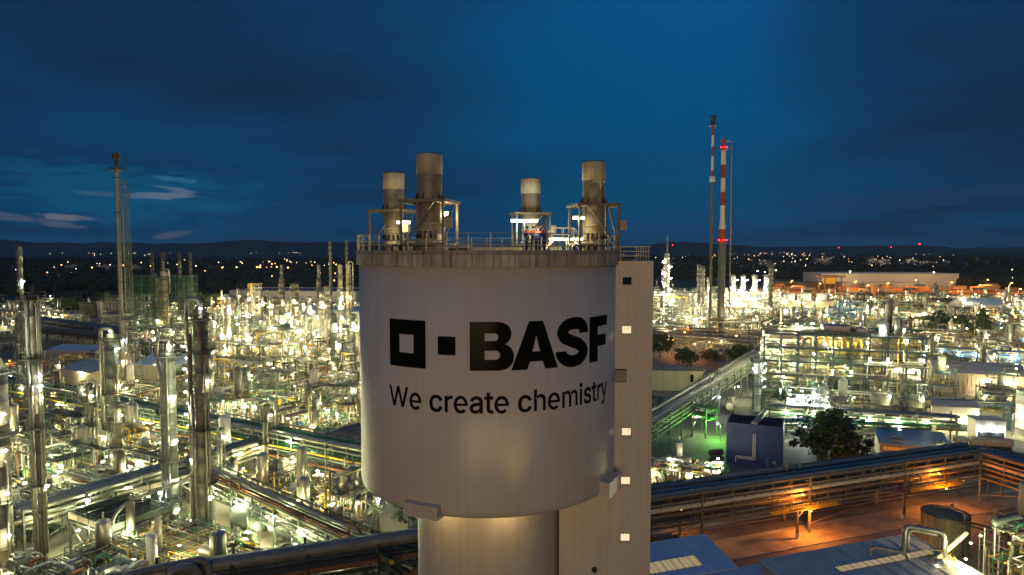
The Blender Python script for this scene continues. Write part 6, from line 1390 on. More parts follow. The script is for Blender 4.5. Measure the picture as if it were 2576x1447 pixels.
# cooling cells
x, y = base(1972, 792); t = building('cooling_tower', 'long cream cooling tower block with three white fan cones', (x, y), -.05, 39, 14, 10.5, cream, concrete, None, lamps=[('far_warm', 5, -2, 4, 1.3), ('far_warm', 17, -2, 4, 1.3), ('far_warm', 32, -2, 4, 1.3), ('far_white', 10, -1, 12.5, 1.1), ('far_white', 24, -1, 12.5, 1.1)])
for k in range(3): b = MB(); cx_ = 6 + k * 12.5; b.lathe([(3.9, 10.7), (4.2, 10.72), (3.9, 13), (4.3, 16.4), (4.0, 16.4), (3.7, 13), (3.8, 11)], (cx_, 7), 28); b.build('fan_cone', white_paint, t)
building('gable_hall', 'dark blue gabled hall in front of the cooling tower block', base(1992, 806), -.08, 25, 22, 5.2, navy, roof_blue, ('y', 2.6), doors=[(9, 0, 3, 3, blue_steel)], windows=[(2, 1.6, 1.6, 1, E_win), (18, 1.6, 2.4, 1, pane_dark)])
building('office_building', 'brown clad block with flat roof at right middle distance', base(2344, 804), -.1, 18, 16, 13.5, brown_clad, roof_dark, None, parapet=.6, windows=[(2 + 3.2 * i, z, 2.2, 1.0, E_win if (i + int(z)) % 3 == 0 else pane_dark) for i in range(5) for z in (3, 6.4, 9.8)])
building('office_building', 'longer low brown block joined left of the flat brown one', base(2262, 800), -.1, 36, 14, 10.5, brown_clad, roof_dark, None, parapet=.5, windows=[(2 + 3.4 * i, z, 2.4, 1.0, E_win if (i * 3 + int(z)) % 4 == 0 else pane_dark) for i in range(10) for z in (3, 6.6)])
x, y = base(2418, 812); t = thing('lit_stair_tower', 'narrow stair tower with a vertical row of white lamps by the white hall', 'stair tower', (x, y, 0)); occ(x, y, 4); b = MB(); h_ = zt(744, 812)
for k in range(9):
    z = h_ * k / 8
    for (p, q) in (((-1.6, -1.6), (1.6, -1.6)), ((1.6, -1.6), (1.6, 1.6)), ((1.6, 1.6), (-1.6, 1.6)), ((-1.6, 1.6), (-1.6, -1.6))):
        b.beam((*p, z), (*q, z), .18)
        if k < 8: b.beam((*p, z), (*p, z + h_ / 8), .25); b.beam((*p, z), (*q, z + h_ / 8), .12)
b.build('lattice', galv, t, kind='stuff')
for k in range(9): lamp('far_white', t, (0, -2.2, h_ * (k + .5) / 9), 1.2, k % 2 == 0)
building('warehouse', 'white hall with blue slanted roof beside the lamp lined stair tower', base(2428, 814), -.1, 24, 20, 12.5, white_paint, roof_blue, ('x', 4), ribs=2.4)
tank('pale storage tank with lamps on its roof behind the process building', base(2316, 824), 6.4, zt(786, 824), cream, roof='cone', lamps=[('far_white', -2, -7, zt(792, 824) + 2.0, 1.1)])
building('warehouse', 'very long pale warehouse on the horizon at right', base(2066, 724), -.02, 178, 60, 17.5, white_paint, roof_blue, None, parapet=1.0)
building('warehouse', 'lower pale annexe in front of the very long warehouse', base(2116, 728), -.02, 90, 12, 8, white_paint, roof_pale, None)
building('warehouse', 'long dim orange lit shed left of the gantry crane', base(1960, 727), -.02, 90, 30, 8, brown_clad, roof_dark, None)
# gantry crane
x, y = base(2088, 740); t = thing('gantry_crane', 'brown container gantry crane in front of the long pale warehouse', 'crane', (x, y, 0), .1)
for sx_ in (-10.5, 10.5):
    for sy_ in (-6, 6): b = MB(); b.beam((sx_, sy_, 0), (sx_ * .92, sy_, 19), 1.1); b.build('leg', steel_brown, t)
b = MB(); b.beam((-14, -6, 20), (14, -6, 20), 1.4, 2.2); b.beam((-14, 6, 20), (14, 6, 20), 1.4, 2.2); b.beam((-13.6, -6, 20), (-13.6, 6, 20), 1, 1.4); b.beam((13.6, -6, 20), (13.6, 6, 20), 1, 1.4); b.build('bridge_girder', steel_brown, t, kind='stuff')
b = MB(); b.box(-6, 3, -5, 5, 12, 18.6); b.build('trolley_cabin', yellow, t)
# container yard
cm = []
for m in (orange_cont, tan_cont, grey_cont, mat('red_container', (.33, .07, .04), .6, 0, .2, .5), mat('blue_container', (.05, .10, .2), .6, 0, .2, .5)):
    b = MB(); b.box(-6, 6, -1.2, 1.2, 0, 2.55)
    for i in range(9): b.box(-5.6 + i * 1.4, -5.25 + i * 1.4, -1.27, -1.2, .2, 2.35)
    o = b.build('container', m); cm.append(o.data); bpy.data.objects.remove(o)
r = random.Random(5); n_ = 0
for row, v in enumerate((757, 751, 746.5, 742, 738, 734.5, 731.5, 729)):
    d = 86000 / (v - HOR); x = (1885 + row * 7 - U0) / FPX * d if row > 2 else (2080 - U0) / FPX * d
    while x < (2640 - U0) / FPX * d and n_ < 255:
        u_, _ = proj((x, d, 1))
        if r.random() < (.66 if row > 2 or u_ > 2380 else .5):
            for k in range(r.choice((1, 1, 2, 2, 3)) if row > 3 else r.choice((1, 1, 2))):
                o = link('container', r.choice(cm[:2] * 3 + cm), None, (x, d + r.uniform(-2, 2), k * 2.56 + .0)); o.rotation_euler.z = r.uniform(-.02, .02); tag(o, 'orange lit shipping container in the yard before the long warehouse', 'container', 'shipping containers in the yard'); n_ += 1
        x += 13.4
for k, (u, v) in enumerate(((1900, 742), (1990, 736), (2060, 746), (2150, 738), (2230, 745), (2300, 734), (2390, 742), (2460, 752), (2540, 744), (2560, 765), (2180, 752), (2480, 733))):
    x, y = base(u, v); lamp_post((x, y, 0), 14, 'far_sodium', 'orange lamp post standing among the shipping containers', 'sodium lamp posts in the container yard', 2.0, 2.5, -1.5)
for k, (u, v, vt) in enumerate(((1904, 722, 682), (1922, 724, 684), (1950, 722, 680), (2136, 726, 683), (2346, 728, 685))):
    x, y = base(u, v); lamp_post((x, y, 0), zt(vt, v), 'far_white', ['tall white light mast, leftmost beside the bright columns', 'second tall white light mast beside the bright columns', 'third tall white light mast beside the bright columns', 'tall white light mast before the left part of the long warehouse', 'tall white light mast before the right end of the long warehouse'][k], 'high light masts of the yard', 2.3, 1.5, -1.5, name='light_mast')
# the open process building
x, y = base(2150, 1010); occ(x, y, 14); xl, yl = 84, 226; c_, s_ = math.cos(math.radians(-19)), math.sin(math.radians(-19)); W_ = 47
for i in range(8): occ(xl + c_ * i * 7 - s_ * 6, yl + s_ * i * 7 + c_ * 6, 9)
t = unit((xl + c_ * W_ / 2 - s_ * 7, yl + s_ * W_ / 2 + c_ * 7, 0), math.radians(-19), W_, 14, 22.5, 501, blue_dark, 1, ('white', 'white', 'far_white', 'white', 'warm'), 64, .9, 2.0, True, 9, cwid=.5, full=True, label='big open six storey process building full of lit pipes and vessels')
for i in range(8):                                    # pale sheets added behind the open bays so that they glow
    for l in range(5): b = MB(); b.box(-W_ / 2 + W_ * i / 8 + .05, -W_ / 2 + W_ * (i + 1) / 8 - .05, 6.2, 6.35, l * 4.5 + .1, l * 4.5 + 4.2); b.build('added_backing_sheet', cream if (i + l) % 3 else white_paint, t)
for l in range(1, 6): b = MB(); b.box(-W_ / 2 - .4, W_ / 2 + .4, -7.45, -7.2, l * 4.5 - .35, l * 4.5 + .12); b.build('floor_edge', blue_dark, t)
b = MB(); b.box(-W_ / 2 + 10, W_ / 2 - 16, -7.4, 7.4, 22.9, 23.3); b.build('roof_slab', roof_dark, t); b = MB(); b.box(-W_ / 2 + 18, -W_ / 2 + 26, -3, 4, 23.3, 25.0); b.box(-W_ / 2 + 28, -W_ / 2 + 31, -4, 2, 23.3, 24.5); b.build('roof_plant', roof_grey, t, kind='stuff')
b = MB(); q = 8; b.seg(8.5, 8.7, -6.9, 6.9, math.radians(50), math.radians(130), 8); o = b.build('curved_roof', roof_grey, t); o.rotation_euler = (math.pi / 2, 0, 0); o.location = (-W_ / 2 + 5.3, 0, 13.2)
for k, xx in enumerate((W_ / 2 - 11, W_ / 2 - 6.5)): b = MB(); b.lathe([(1.5, 22.6), (1.5, 26.2), (1.2, 26.9), (.02, 27.2)], (xx, -2), 20); b.build('roof_vessel', white_paint, t); lamp('cool', t, (xx - 1, -4.2, 25), .9)
b = MB(); b.tube(round_path([(W_ / 2 - 8.6, 3, 22), (W_ / 2 - 8.6, 3, 32.5), (W_ / 2 - 7.6, 3, 33.2)], .8), .95, 14); b.build('exhaust_duct', alu_dull, t)
b = MB()
for k in range(5): b.tube(round_path([(-W_ / 2 + 13 + k * 3.7, -3.2, 17.6), (-W_ / 2 + 13 + k * 3.7, -3.2, 20.8), (-W_ / 2 + 14.6 + k * 3.7, -3, 20.8), (-W_ / 2 + 14.6 + k * 3.7, -3, 17.6)], .8), .42, 10)
b.build('yellow_duct', yellow, t, kind='stuff')
# white lit platform with tanks below
x, y = base(2030, 1092); occ(x, y, 8); t = thing('loading_platform', 'blazing white lit steel platform over white tanks, left of the process building', 'process unit', (x, y, 0), math.radians(-22)); w_, d_, h_ = 11, 9, 8.6
for i in (-1, 1):
    for j in (-1, 1): b = MB(); b.beam((i * w_ / 2, j * d_ / 2, 0), (i * w_ / 2, j * d_ / 2, h_ + 3.2), .32); b.build('leg', galv, t)
b = MB(); b.box(-w_ / 2, w_ / 2, -d_ / 2, d_ / 2, h_ - .25, h_); b.build('deck', white_paint, t)
b = MB()
for z in (h_ + 1.1, h_ + 3.1): 
    for (p, q) in (((-1, -1), (1, -1)), ((1, -1), (1, 1)), ((1, 1), (-1, 1)), ((-1, 1), (-1, -1))): b.beam((p[0] * w_ / 2, p[1] * d_ / 2, z), (q[0] * w_ / 2, q[1] * d_ / 2, z), .14)
b.beam((0, -d_ / 2 - .02, h_ - .3), (-3.6, -d_ / 2 - .02, 1), .2); b.beam((0, -d_ / 2 - .02, h_ - .3), (3.6, -d_ / 2 - .02, 1), .2); b.build('frame', galv, t, kind='stuff')
for k in (-1, 1): b = MB(); b.cyl((k * 2.7, .6, .3), (k * 2.7, .6, 7.4), 2.2, 2.2, 24); b.build('tank', white_paint, t)
b = MB(); rr_ = random.Random(3)
for k in range(10): x0, y0_ = rr_.uniform(-5, 4), rr_.uniform(-4, 4); b.tube(round_path([(x0, y0_, h_), (x0, y0_, h_ + rr_.uniform(.8, 2.4)), (x0 + rr_.uniform(1, 4), y0_, h_ + 1.6), (x0 + 2, y0_ + 1.5, h_ + .2)], .3), .14, 7)
b.build('deck_piping', white_paint, t, kind='stuff')
for k in range(7): lamp('cool', t, (-4.5 + (k % 4) * 3, -3.5 + (k // 4) * 6, h_ + 2.6), .7)
for k in (-3, 3): lamp('cool', t, (k, -d_ / 2 - .6, 5.6), .7)
x, y = base(1904, 1034); H_ = zt(903, 1034); column('blazing white column with ringed platforms beside the diagonal silver pipe bridge', (x, y), 1.15, H_, white_paint, [(H_ - .3, -3.14, 3.14), (H_ - 4, -3, 1), (H_ - 8, -3, 1)], 95, lamps=[('cool', 1.9, -.9, H_ - 1 - 2.4 * k, .8) for k in range(4)] + [('cool', -1.7, -1, H_ - 2.5, .8)])
# blue box building (open top) with its duct
x, y = 50.4, 158.6; rz = math.radians(-23.5); t = thing('blue_enclosure', 'tall navy blue open topped box building with a fat silver duct', 'building', (x, y, 0), rz); w_, d_, h_ = 12.4, 9.0, 9.6
for i in range(4):
    for j in range(3): occ(x + math.cos(rz) * i * 4 - math.sin(rz) * j * 4, y + math.sin(rz) * i * 4 + math.cos(rz) * j * 4, 3)
npn = 8
for i in range(npn): xa, xb = w_ * i / npn, w_ * (i + 1) / npn; b = MB(); b.box(xa + .012, xb - .012, 0, .15, 0, h_); b.build('wall_panel', navy, t); b = MB(); b.box(xa + .012, xb - .012, d_ - .15, d_, 0, h_); b.build('wall_panel', navy, t)
for i in range(6): ya, yb = .16 + (d_ - .32) * i / 6, .16 + (d_ - .32) * (i + 1) / 6; b = MB(); b.box(0, .15, ya + .012, yb - .012, 0, h_); b.build('wall_panel', navy, t); b = MB(); b.box(w_ - .15, w_, ya + .012, yb - .012, 0, h_); b.build('wall_panel', navy, t)
b = MB(); b.box(.16, w_ - .16, .16, d_ - .16, 6.6, 6.8); b.build('inner_deck', dark_steel, t)
b = MB(); b.railing([(.4, .5, h_ - .6), (w_ - .4, .5, h_ - .6), (w_ - .4, d_ - .5, h_ - .6), (.4, d_ - .5, h_ - .6)], 1.0, 1.2, .07, (.5, 1.0), True); b.build('inner_railing', dark_steel, t, kind='stuff')
b = MB(); b.tube([(5.9, .2, h_ + .0), (7.2, 4.5, h_ + .9), (8.2, 8, h_ + 1.6)], .62, 18); b.build('silver_duct', aluclad, t); b = MB()
for k in range(5): p = Vector((5.9, .2, h_ + .0)).lerp(Vector((8.2, 8, h_ + 1.6)), .15 + .17 * k); dv = Vector((2.3, 7.8, 1.6)).normalized() * .1; b.cyl(p, p + dv, .66, .66, 18, False)
b.build('duct_bands', galv, t, kind='stuff'); b = MB(); b.tube(round_path([(6.0, -.35, 7.6), (6.0, -.35, 1.9), (2.2, -.35, 1.9), (2.2, -.35, .4)], .3), .13, 8); b.tube(round_path([(6.45, -.35, 7.6), (6.45, -.35, 1.5), (2.7, -.35, 1.5)], .3), .13, 8); b.build('wall_pipe', white_paint, t, kind='stuff')
b = MB(); b.box(8.7, 9.6, -.06, .05, 0, 2.1); b.build('door', blue_steel, t); b = MB(); b.box(10.2, 11.0, -.25, -.01, .9, 1.6); b.build('control_cabinet', alu_dull, t)
for k in range(2): b = MB(); b.hvessel((-2.2 + k * .3, -1.0 - k * 1.6, 2.4 - k * 1.2), 3.0, .75, (.75, .66, 0), 14); b.build('bottle_tank', dark_steel, t)
# green lit yard
x, y = base(1812, 1110); occ(x, y, 3); lamp_post((x, y, 0), 4.5, 'green', 'low lamp throwing green light on the yard left of the blue box building', None, .7, .8, 2.4)
LIGHT['green'].energy = 5000
x, y = base(1745, 1215); unit((x, y, 0), GA, 9, 5, 3.2, 811, galv, 0, ('white', 'cool'), 6, .7, 2.4, label='low brightly lit valve station in front of the blue box building'); occ(x, y, 5)
x, y = base(1668, 1222); unit((x, y, 0), GA, 5, 4, 4, 812, galv, 0, ('warm', 'white'), 3, .7, 1.4, label='small lit pipe frame between stair block and valve station'); occ(x, y, 4)
# red skip trailer
x, y = base(1660, 1190); t = thing('skip_trailer', 'red skip on a small trailer beside the stair block', 'trailer', (x, y, 0), .2); b = MB(); b.quad((-1.6, -.9, .8), (1.6, -.9, .8), (1.9, -1.0, 2.2), (-1.9, -1.0, 2.2)); b.quad((1.6, .9, .8), (-1.6, .9, .8), (-1.9, 1.0, 2.2), (1.9, 1.0, 2.2)); b.quad((-1.6, .9, .8), (-1.6, -.9, .8), (-1.9, -1, 2.2), (-1.9, 1, 2.2)); b.quad((1.6, -.9, .8), (1.6, .9, .8), (1.9, 1, 2.2), (1.9, -1, 2.2)); b.quad((-1.9, -1, 2.1), (1.9, -1, 2.1), (1.9, 1, 2.1), (-1.9, 1, 2.1)); b.quad((-1.6, .9, .8), (1.6, .9, .8), (1.6, -.9, .8), (-1.6, -.9, .8)); b.build('tub', mat('skip_red', (.5, .06, .03), .5), t)
b = MB(); b.beam((-1.6, 0, .72), (2.6, 0, .6), .2); b.build('drawbar', dark_steel, t)
for sx_ in (-.8, .8):
    for sy_ in (-.8, .8): b = MB(); b.cyl((sx_, sy_ - .12, .4), (sx_, sy_ + .12, .4), .4, .4, 14); b.build('wheel', dark_steel, t)
# cream sheds and tank containers
building('shed', 'cream panelled shed with blue black roof right of the stair block', base(1637, 982), -.1, 13.5, 10, 7.2, cream, roof_dark, None, ribs=4)
building('shed', 'smaller brown cream shed beside the cream panelled shed', base(1729, 975), -.1, 5.5, 6, 6.2, cream, roof_dark, None, doors=[(1, 2, 1.2, 2.8, pane_dark)])
def tank_container_meshes():
    out = []
    b = MB(); b.hvessel((0, 0, 1.35), 4.4, 1.12, (1, 0, 0), 16); out.append(('tank', b, white_paint)); b = MB()
    for sx_ in (-3, 3):
        for (p, q) in (((-1.2, .05), (1.2, .05)), ((-1.2, 2.55), (1.2, 2.55)), ((-1.2, .05), (-1.2, 2.55)), ((1.2, .05), (1.2, 2.55))): b.beam((sx_, p[0], p[1]), (sx_, q[0], q[1]), .13)
    for sy_ in (-1.2, 1.2): b.beam((-3, sy_, .08), (3, sy_, .08), .13); b.beam((-3, sy_, 2.52), (3, sy_, 2.52), .1)
    out.append(('frame', b, rust)); return out
ORD = ['first', 'second', 'third', 'fourth', 'fifth', 'sixth', 'seventh', 'eighth', 'ninth']
tc0 = None; r = random.Random(8)
TCL = [(1672, 955), (1690, 952), (1706, 960), (1722, 951), (1770, 949), (1784, 958), (1800, 951), (1818, 947), (1832, 955)]
for k, (u, v) in enumerate(TCL):
    x, y = base(u, v)
    if tc0 is None:
        tc0 = thing('tank_container', 'white tank container in a rusty frame, leftmost in the orange lit yard', 'tank container', (x, y, .4), 1.15, 'tank containers on the orange yard')
        for n__, b, m in tank_container_meshes(): b.build(n__, m, tc0)
    else: dup(tc0, (x, y, .4), 1.15 + r.uniform(-.3, .3), 'white tank container in a rusty frame, ' + ORD[k] + ' from the left in the orange yard')
    occ(x, y, 3.5)
for k, (u, v) in enumerate(((1720, 870), (1745, 905), (1850, 880), (1790, 862), (1690, 893))):
    x, y = base(u, v); lamp_post((x, y, 0), 7, 'sodium', 'orange street lamp by the tank container yard', 'orange street lamps right of the stair block', 1.2, 1.2, 1.0); 
# road lamps (sodium) over the main road, as in the photograph lit from the bridge
for k, (u, v, lb) in enumerate(((1708, 1280, 'orange work lamp at the foot of the main bridge by the stair block'),)):
    p = gp(u, v, 5); t = thing('work_lamp', lb, 'lamp', (p[0], p[1], 0)); b = MB(); b.cyl((0, 0, 0), (0, 0, 5.2), .08, .08, 6); b.build('post', dark_steel, t); lamp('sodium', t, (.3, -.3, 5), .6)
concrete_old = mat('old_concrete', (.20, .175, .12), .85, 0, .35, .5, .4)
tank('old grey round tank with dark roof beside the orange road', (72.8, 112.5), 3.6, 6.0, concrete_old, .3, 'cone', rail=False, rings=False)
# warehouse, sheds, tanks right of the process building
building('warehouse', 'cream hall with dark roof and roof vents at the right edge', base(2351, 985), math.radians(-24), 27, 24, 7.0, cream, roof_grey, ('x', 2.4), ribs=1.2, doors=[(9, 0, 3, 3, roof_grey), (17, 0, 3, 3, roof_grey)], vents=8, lamps=[('far_warm', 15.5, -1.2, 4.2, .9), ('far_warm', 22, -1.2, 4.2, .9), ('sodium', 26.6, -.8, 5.8, .7)])
tank('dark steel tank left of the blue ladder frame', base(2225, 1072), 3.5, 8.6, column_dark, 0, 'cone', [('white', -1, -4, 9.6, .7)], True)
tank('dark steel tank right of the blue ladder frame', base(2309, 1080), 2.9, 8.8, column_dark, 0, 'cone', [('white', -1, -3.4, 9.6, .7)], True)
x, y = base(2268, 1074); unit((x, y, 0), GA, 2.6, 2.6, 8.5, 820, blue_steel, 1, ('white',), 2, .6, .5, label='narrow blue steel ladder frame between the two dark tanks'); occ(x, y, 2)
building('shed', 'small flat roofed cabin with lit open door behind the tree', base(2147, 1083), GA, 7.2, 7, 4.0, white_paint, roof_pale, None, doors=[(2.4, .1, 2.2, 2.6, E_win), (1.0, .1, 1.3, 2.6, white_paint), (4.8, .1, 1.3, 2.6, white_paint)])
building('shed', 'large raised white box shed with open lit bay below', base(2345, 1082), GA + .3, 11.5, 6, 6.6, white_paint, roof_grey, ('x', 1.2), lamps=[('white', 8, -1.2, 2.6, .7), ('warm', 3, -1.0, 2.4, .6)], doors=[(1, .0, 9.5, 2.3, pane_dark)])
building('shed', 'white box canopy with lamps under its edge at the right edge', base(2454, 1108), GA + .3, 7, 5, 5.4, white_paint, roof_pale, None, lamps=[('cool', 1.5, -.7, 2.9, .7), ('cool', 5, -.7, 2.9, .7)], doors=[(.5, 0, 6, 2.4, pane_dark)])
building('shed', 'small white tank cabin in front of the dark tanks', base(2232, 1078 + 14), GA + .3, 6.5, 3, 3.4, white_paint, roof_pale, None, lamps=[('white', 3, -.6, 2.8, .6)])
t = building('workshop', 'low workshop with pale ribbed roof, vents and a glowing orange window strip', (86.5, 158.5), math.radians(-23), 14.5, 13, 4.6, cream, roof_pale, ('s', .7), ribs=1.4, vents=4, lamps=[('white', 14.2, -1.2, 5.6, .8)])
b = MB()
for k in range(16): b.box(.8 + k * .82, .8 + k * .82 + .7, -.05, .02, 3.2, 3.9)
b.build('window_strip', emis('orange_strip', (1, .32, .05), .5), t, kind='stuff')
tree('big round leafy tree right of the blue box building', base(2096, 1182), 12.2, 8.6, 3, 1.5)
tree('lit yellow green tree between arched pipe column and cream hall', base(462, 985), 9, 5, 4)
tree('bushy dark tree left of the orange street by the stair block', base(1660, 900), 11, 7, 5, 1.3, trunk_h=.15)
tree('orange lit tree on the verge by the tank containers', base(1728, 918), 6.5, 5.5, 6, 1.2, trunk_h=.12); tree('smaller orange lit tree beside the diagonal pipe bridge', base(1786, 905), 4, 4.5, 7, trunk_h=.08); tree('dark tree beside the diagonal pipe bridge under the process building', base(1866, 915), 7, 7, 8, 1.2, trunk_h=.1)
for k, (u, v, h_, c_r) in enumerate(((2362, 846, 14, 8), (2398, 852, 13, 9), (2424, 850, 12, 7))): tree(['dark round tree left one of three behind the warehouse', 'dark round tree middle one of three behind the warehouse', 'dark round tree right one of three behind the warehouse'][k], base(u, v), h_, c_r, 30 + k, .9)
tree('dark pointed conifer above the warehouse roof', base(2470, 862), 19, 8, 40, 1.6, conifer=True)
for k, (u, v) in enumerate(((505, 775), (540, 782), (160, 790), (190, 786), (262, 775), (285, 780), (330, 800))): tree('orange lit tree at the far left plant edge, ' + ('nearest the white warehouse', 'second from the white warehouse', 'first tree from the left', 'second tree from the left', 'third tree from the left', 'fourth tree from the left', 'nearest the flare stack')[k], base(u, v), 13, 8, 50 + k, .6, 'far orange lit trees on the left')
for k, (u, v) in enumerate(((2060, 742), (2170, 735), (2245, 728), (2310, 728), (2355, 729))): tree('small dark tree in front of the long pale warehouse', base(u, v), 11, 5, 60 + k, .5, 'trees before the long warehouse', True)
tank('pale tall tank cut off by the right picture edge', base(2596, 1096), 3.8, 12.2, white_paint, roof='cone', lamps=[('white', -3, -3.4, 4, .7)])
tree('leafy tree in front of the silver drums beside the shaft', base(1028, 1330), 6, 3.2, 70)
# tanker trailer
def road_tanker(label, loc, rz):
    t = thing('road_tanker', label, 'tanker', (loc[0], loc[1], 0), rz); occ(loc[0], loc[1], 5); b = MB(); b.hvessel((0, 0, 2.3), 8.5, 1.15, (1, 0, 0), 18); b.build('tank', cream, t); b = MB(); b.box(-4.6, 4.4, -.5, .5, .85, 1.15); b.build('chassis', dark_steel, t)
    for x in (-3.8, -2.6, -1.4, 5.2, 7.4):
        for y in (-1, 1): b = MB(); b.cyl((x, y - .15, .5), (x, y + .15, .5), .5, .5, 16); b.build('wheel', dark_steel, t)
    b = MB(); b.box(5.4, 7.9, -1.2, 1.2, .6, 3.0); b.box(7.9, 8.05, -1.15, 1.15, .6, 1.6); b.build('cab', white_paint, t); b = MB(); b.quad((7.92, -1.0, 1.75), (7.92, 1.0, 1.75), (7.92, 1.0, 2.7), (7.92, -1, 2.7)); b.build('windscreen', pane_dark, t)
    b = MB(); b.box(-3, 3, -.4, .4, 3.45, 3.5); b.railing([(-3, -.4, 3.5), (3, -.4, 3.5)], .7, 1.5, .05, (.7,)); b.build('catwalk', galv, t); return t
road_tanker('dirty cream road tanker under lamps at the right edge', base(2492, 1135), math.radians(165)); road_tanker('road tanker parked on the street behind the diagonal silver pipe bridge', base(1837, 1035), math.radians(70))
# --- bottom right: blue roof, grey roof with skylights, corner plant
n17 = A17 - .02
bx, by, _ = gp(1764, 1348, 7.6); Lx = 14; c, s = math.cos(n17), math.sin(n17)
building('shed', 'bright blue sheet roofed hall with a wide skylight at the bottom, beside the stair block', (bx - c * Lx + s * 7.2, by - s * Lx - c * 7.2), n17, Lx + .6, 7.2, 5.9, concrete, roof_blue, ('s', 1.6), ribs=.9, skylights=[(2.0, 1.2, 8.2, 2.2, E_skylight)])
building('shed', 'lower step of the blue sheet roofed hall at the bottom edge', (bx - c * (Lx - 2.5) + s * 15, by - s * (Lx - 2.5) - c * 15), n17, Lx + 2.2, 7.4, 4.4, concrete, roof_blue, ('s', 1.3), ribs=.9, skylights=[(3, 1.6, 9.0, 2.6, E_skylight)])
gx, gy, _ = gp(1917, 1411, 7); Lg = 27
building('workshop', 'wide grey roofed hall with long glowing skylight strips at the bottom right', (gx + s * 17, gy - c * 17), n17, Lg, 17, 5.2, concrete, roof_grey, ('s', 1.7), ribs=2.2, skylights=[(8.5, 11.5, 17, 1.3, E_skylight), (1.5, 8.0, 8, 1.3, E_skylight), (5, 4.0, 14, 1.3, E_skylight)], vents=4)
ex, ey = gp(2500, 1440, 0)[0], 96.5
t = unit((ex + 1.5, ey + 1.5, 0), n17, 8, 8, 9, 901, galv, 0, ('white', 'warm'), 8, .6, 1.5, label='bright cramped pipe structure filling the bottom right corner')
t = thing('pipe_arch', 'tall pale pipe arches standing by the grey roofed hall at the bottom right', 'pipes', (*gp(2330, 1440, 3)[:2], 0), n17)
for k, (xx, hh, ww) in enumerate(((-4.5, 10.6, 4.6), (-3.4, 9.8, 4.2), (-10, 8.0, 4.4))):
    b = MB(); b.tube(round_path([(xx, .4 * k, 1), (xx, .4 * k, hh), (xx + ww, .4 * k - 2.5, hh - .6), (xx + ww, .4 * k - 2.5, 4.5)], 1.1, 6), .32 if k < 2 else .28, 12); b.build('pipe', aluclad, t)
b = MB(); b.tube([(-2, -3, 6.5), (9, 1.0, 7.2)], .36, 14); b.build('fat_pipe', cream, t)
b = MB(); b.lathe([(1.3, 0), (1.3, 5.6), (1.0, 6.4), (.02, 6.8)], (-1.6, -3.6), 20); b.build('white_vessel', white_paint, t); b = MB(); P = [(-1.6 + 1.6 * math.cos(k * .7), -3.6 + 1.6 * math.sin(k * .7), 6.2) for k in range(10)]; b.railing(P, 1.2, 1, .06, (.6, 1.2)); b.build('railing', yellow, t, kind='stuff'); lamp('white', t, (-3.2, -4.2, 6.4), .5); lamp('white', t, (.4, -5.6, 7.4), .5); lamp('warm', t, (4.2, -3.4, 8.2), .5); lamp('white', t, (7.5, -2.4, 8.4), .5)
# two dark pipes from the round tank to the corner plant
t = thing('pipe_pair', 'pair of dark pipes sloping from the round grey tank to the corner', 'pipes', (72.5, 112, 0)); b = MB(); b.tube([(-.5, -4.6, 6.2), (6, -9.5, 5.4), (11, -15, 5.0)], .16, 8); b.tube([(-.2, -4.2, 6.6), (6.4, -9, 5.8), (12, -15, 5.4)], .16, 8); b.tube([(.5, -4.6, 3.0), (4.4, -9, 2.4), (7, -12, 2.2)], .2, 8); b.build('pipes', dark_steel, t, kind='stuff')
# ---------------------------------------------------------------- the dense process plant, cell by cell on the plant's own street grid
r = random.Random(77); cells = []
def style(u, v):
    """what stands at a place, judged from where it lies in the plant"""
    if u < 930 or (v > 1300 and u < 1045):
        if v > 1395: return dict(H=(2.2, 5.0), lod=0, lamps=('white', 'white', 'warm'), nl=(2, 4), s=.65, p=.95)
        if v > 1160: return dict(H=(5, 12), lod=0, lamps=('white', 'white', 'white', 'warm'), nl=(3, 5), s=.72, p=.93)
        if v > 1000: return dict(H=(6, 14) if u > 330 else (5, 11), lod=0 if v > 1090 else 1, lamps=('white', 'white', 'warm'), nl=(3, 5), s=.8, p=.9)
        if v > 850:
            if u < 250: return dict(H=(3, 7), lod=1, lamps=('white', 'sodium'), nl=(0, 1), s=.9, p=.45)
            if u < 420: return dict(H=(5, 9), lod=1, lamps=('white', 'warm'), nl=(1, 2), s=.9, p=.6)
            return dict(H=(10, 23), lod=1 if v > 915 else 2, lamps=('white', 'far_white', 'far_warm', 'warm'), nl=(6, 10), s=1.05, p=.95)
        if v > 775:
            if u < 360: return dict(H=(4, 9), lod=2, lamps=('far_warm', 'far_white'), nl=(1, 2), s=1.1, p=.5)
            return dict(H=(7, 15), lod=2, lamps=('far_warm', 'far_white', 'far_warm'), nl=(2, 4), s=1.1, p=.8)
        return None
    if u > 1615:
        if v > 1100: return None
        if v > 930:
            if u < 1925: return None
            return dict(H=(4, 9), lod=1, lamps=('white', 'cool', 'white'), nl=(2, 3), s=.8, p=.85)
        if v > 835:
            if u < 1935: return dict(H=(3, 5), lod=1, lamps=('warm', 'white'), nl=(1, 2), s=.9, p=.3)
            return dict(H=(5, 10), lod=1 if v > 880 else 2, lamps=('far_white', 'far_warm', 'white'), nl=(2, 3), s=1.0, p=.8)
        if v > 768:
            return dict(H=(9, 19) if u < 1780 else (6, 14), lod=2, lamps=('far_white', 'far_warm'), nl=(4, 7) if u < 1960 else (3, 4), s=1.15, p=.85)
        return None
    return None
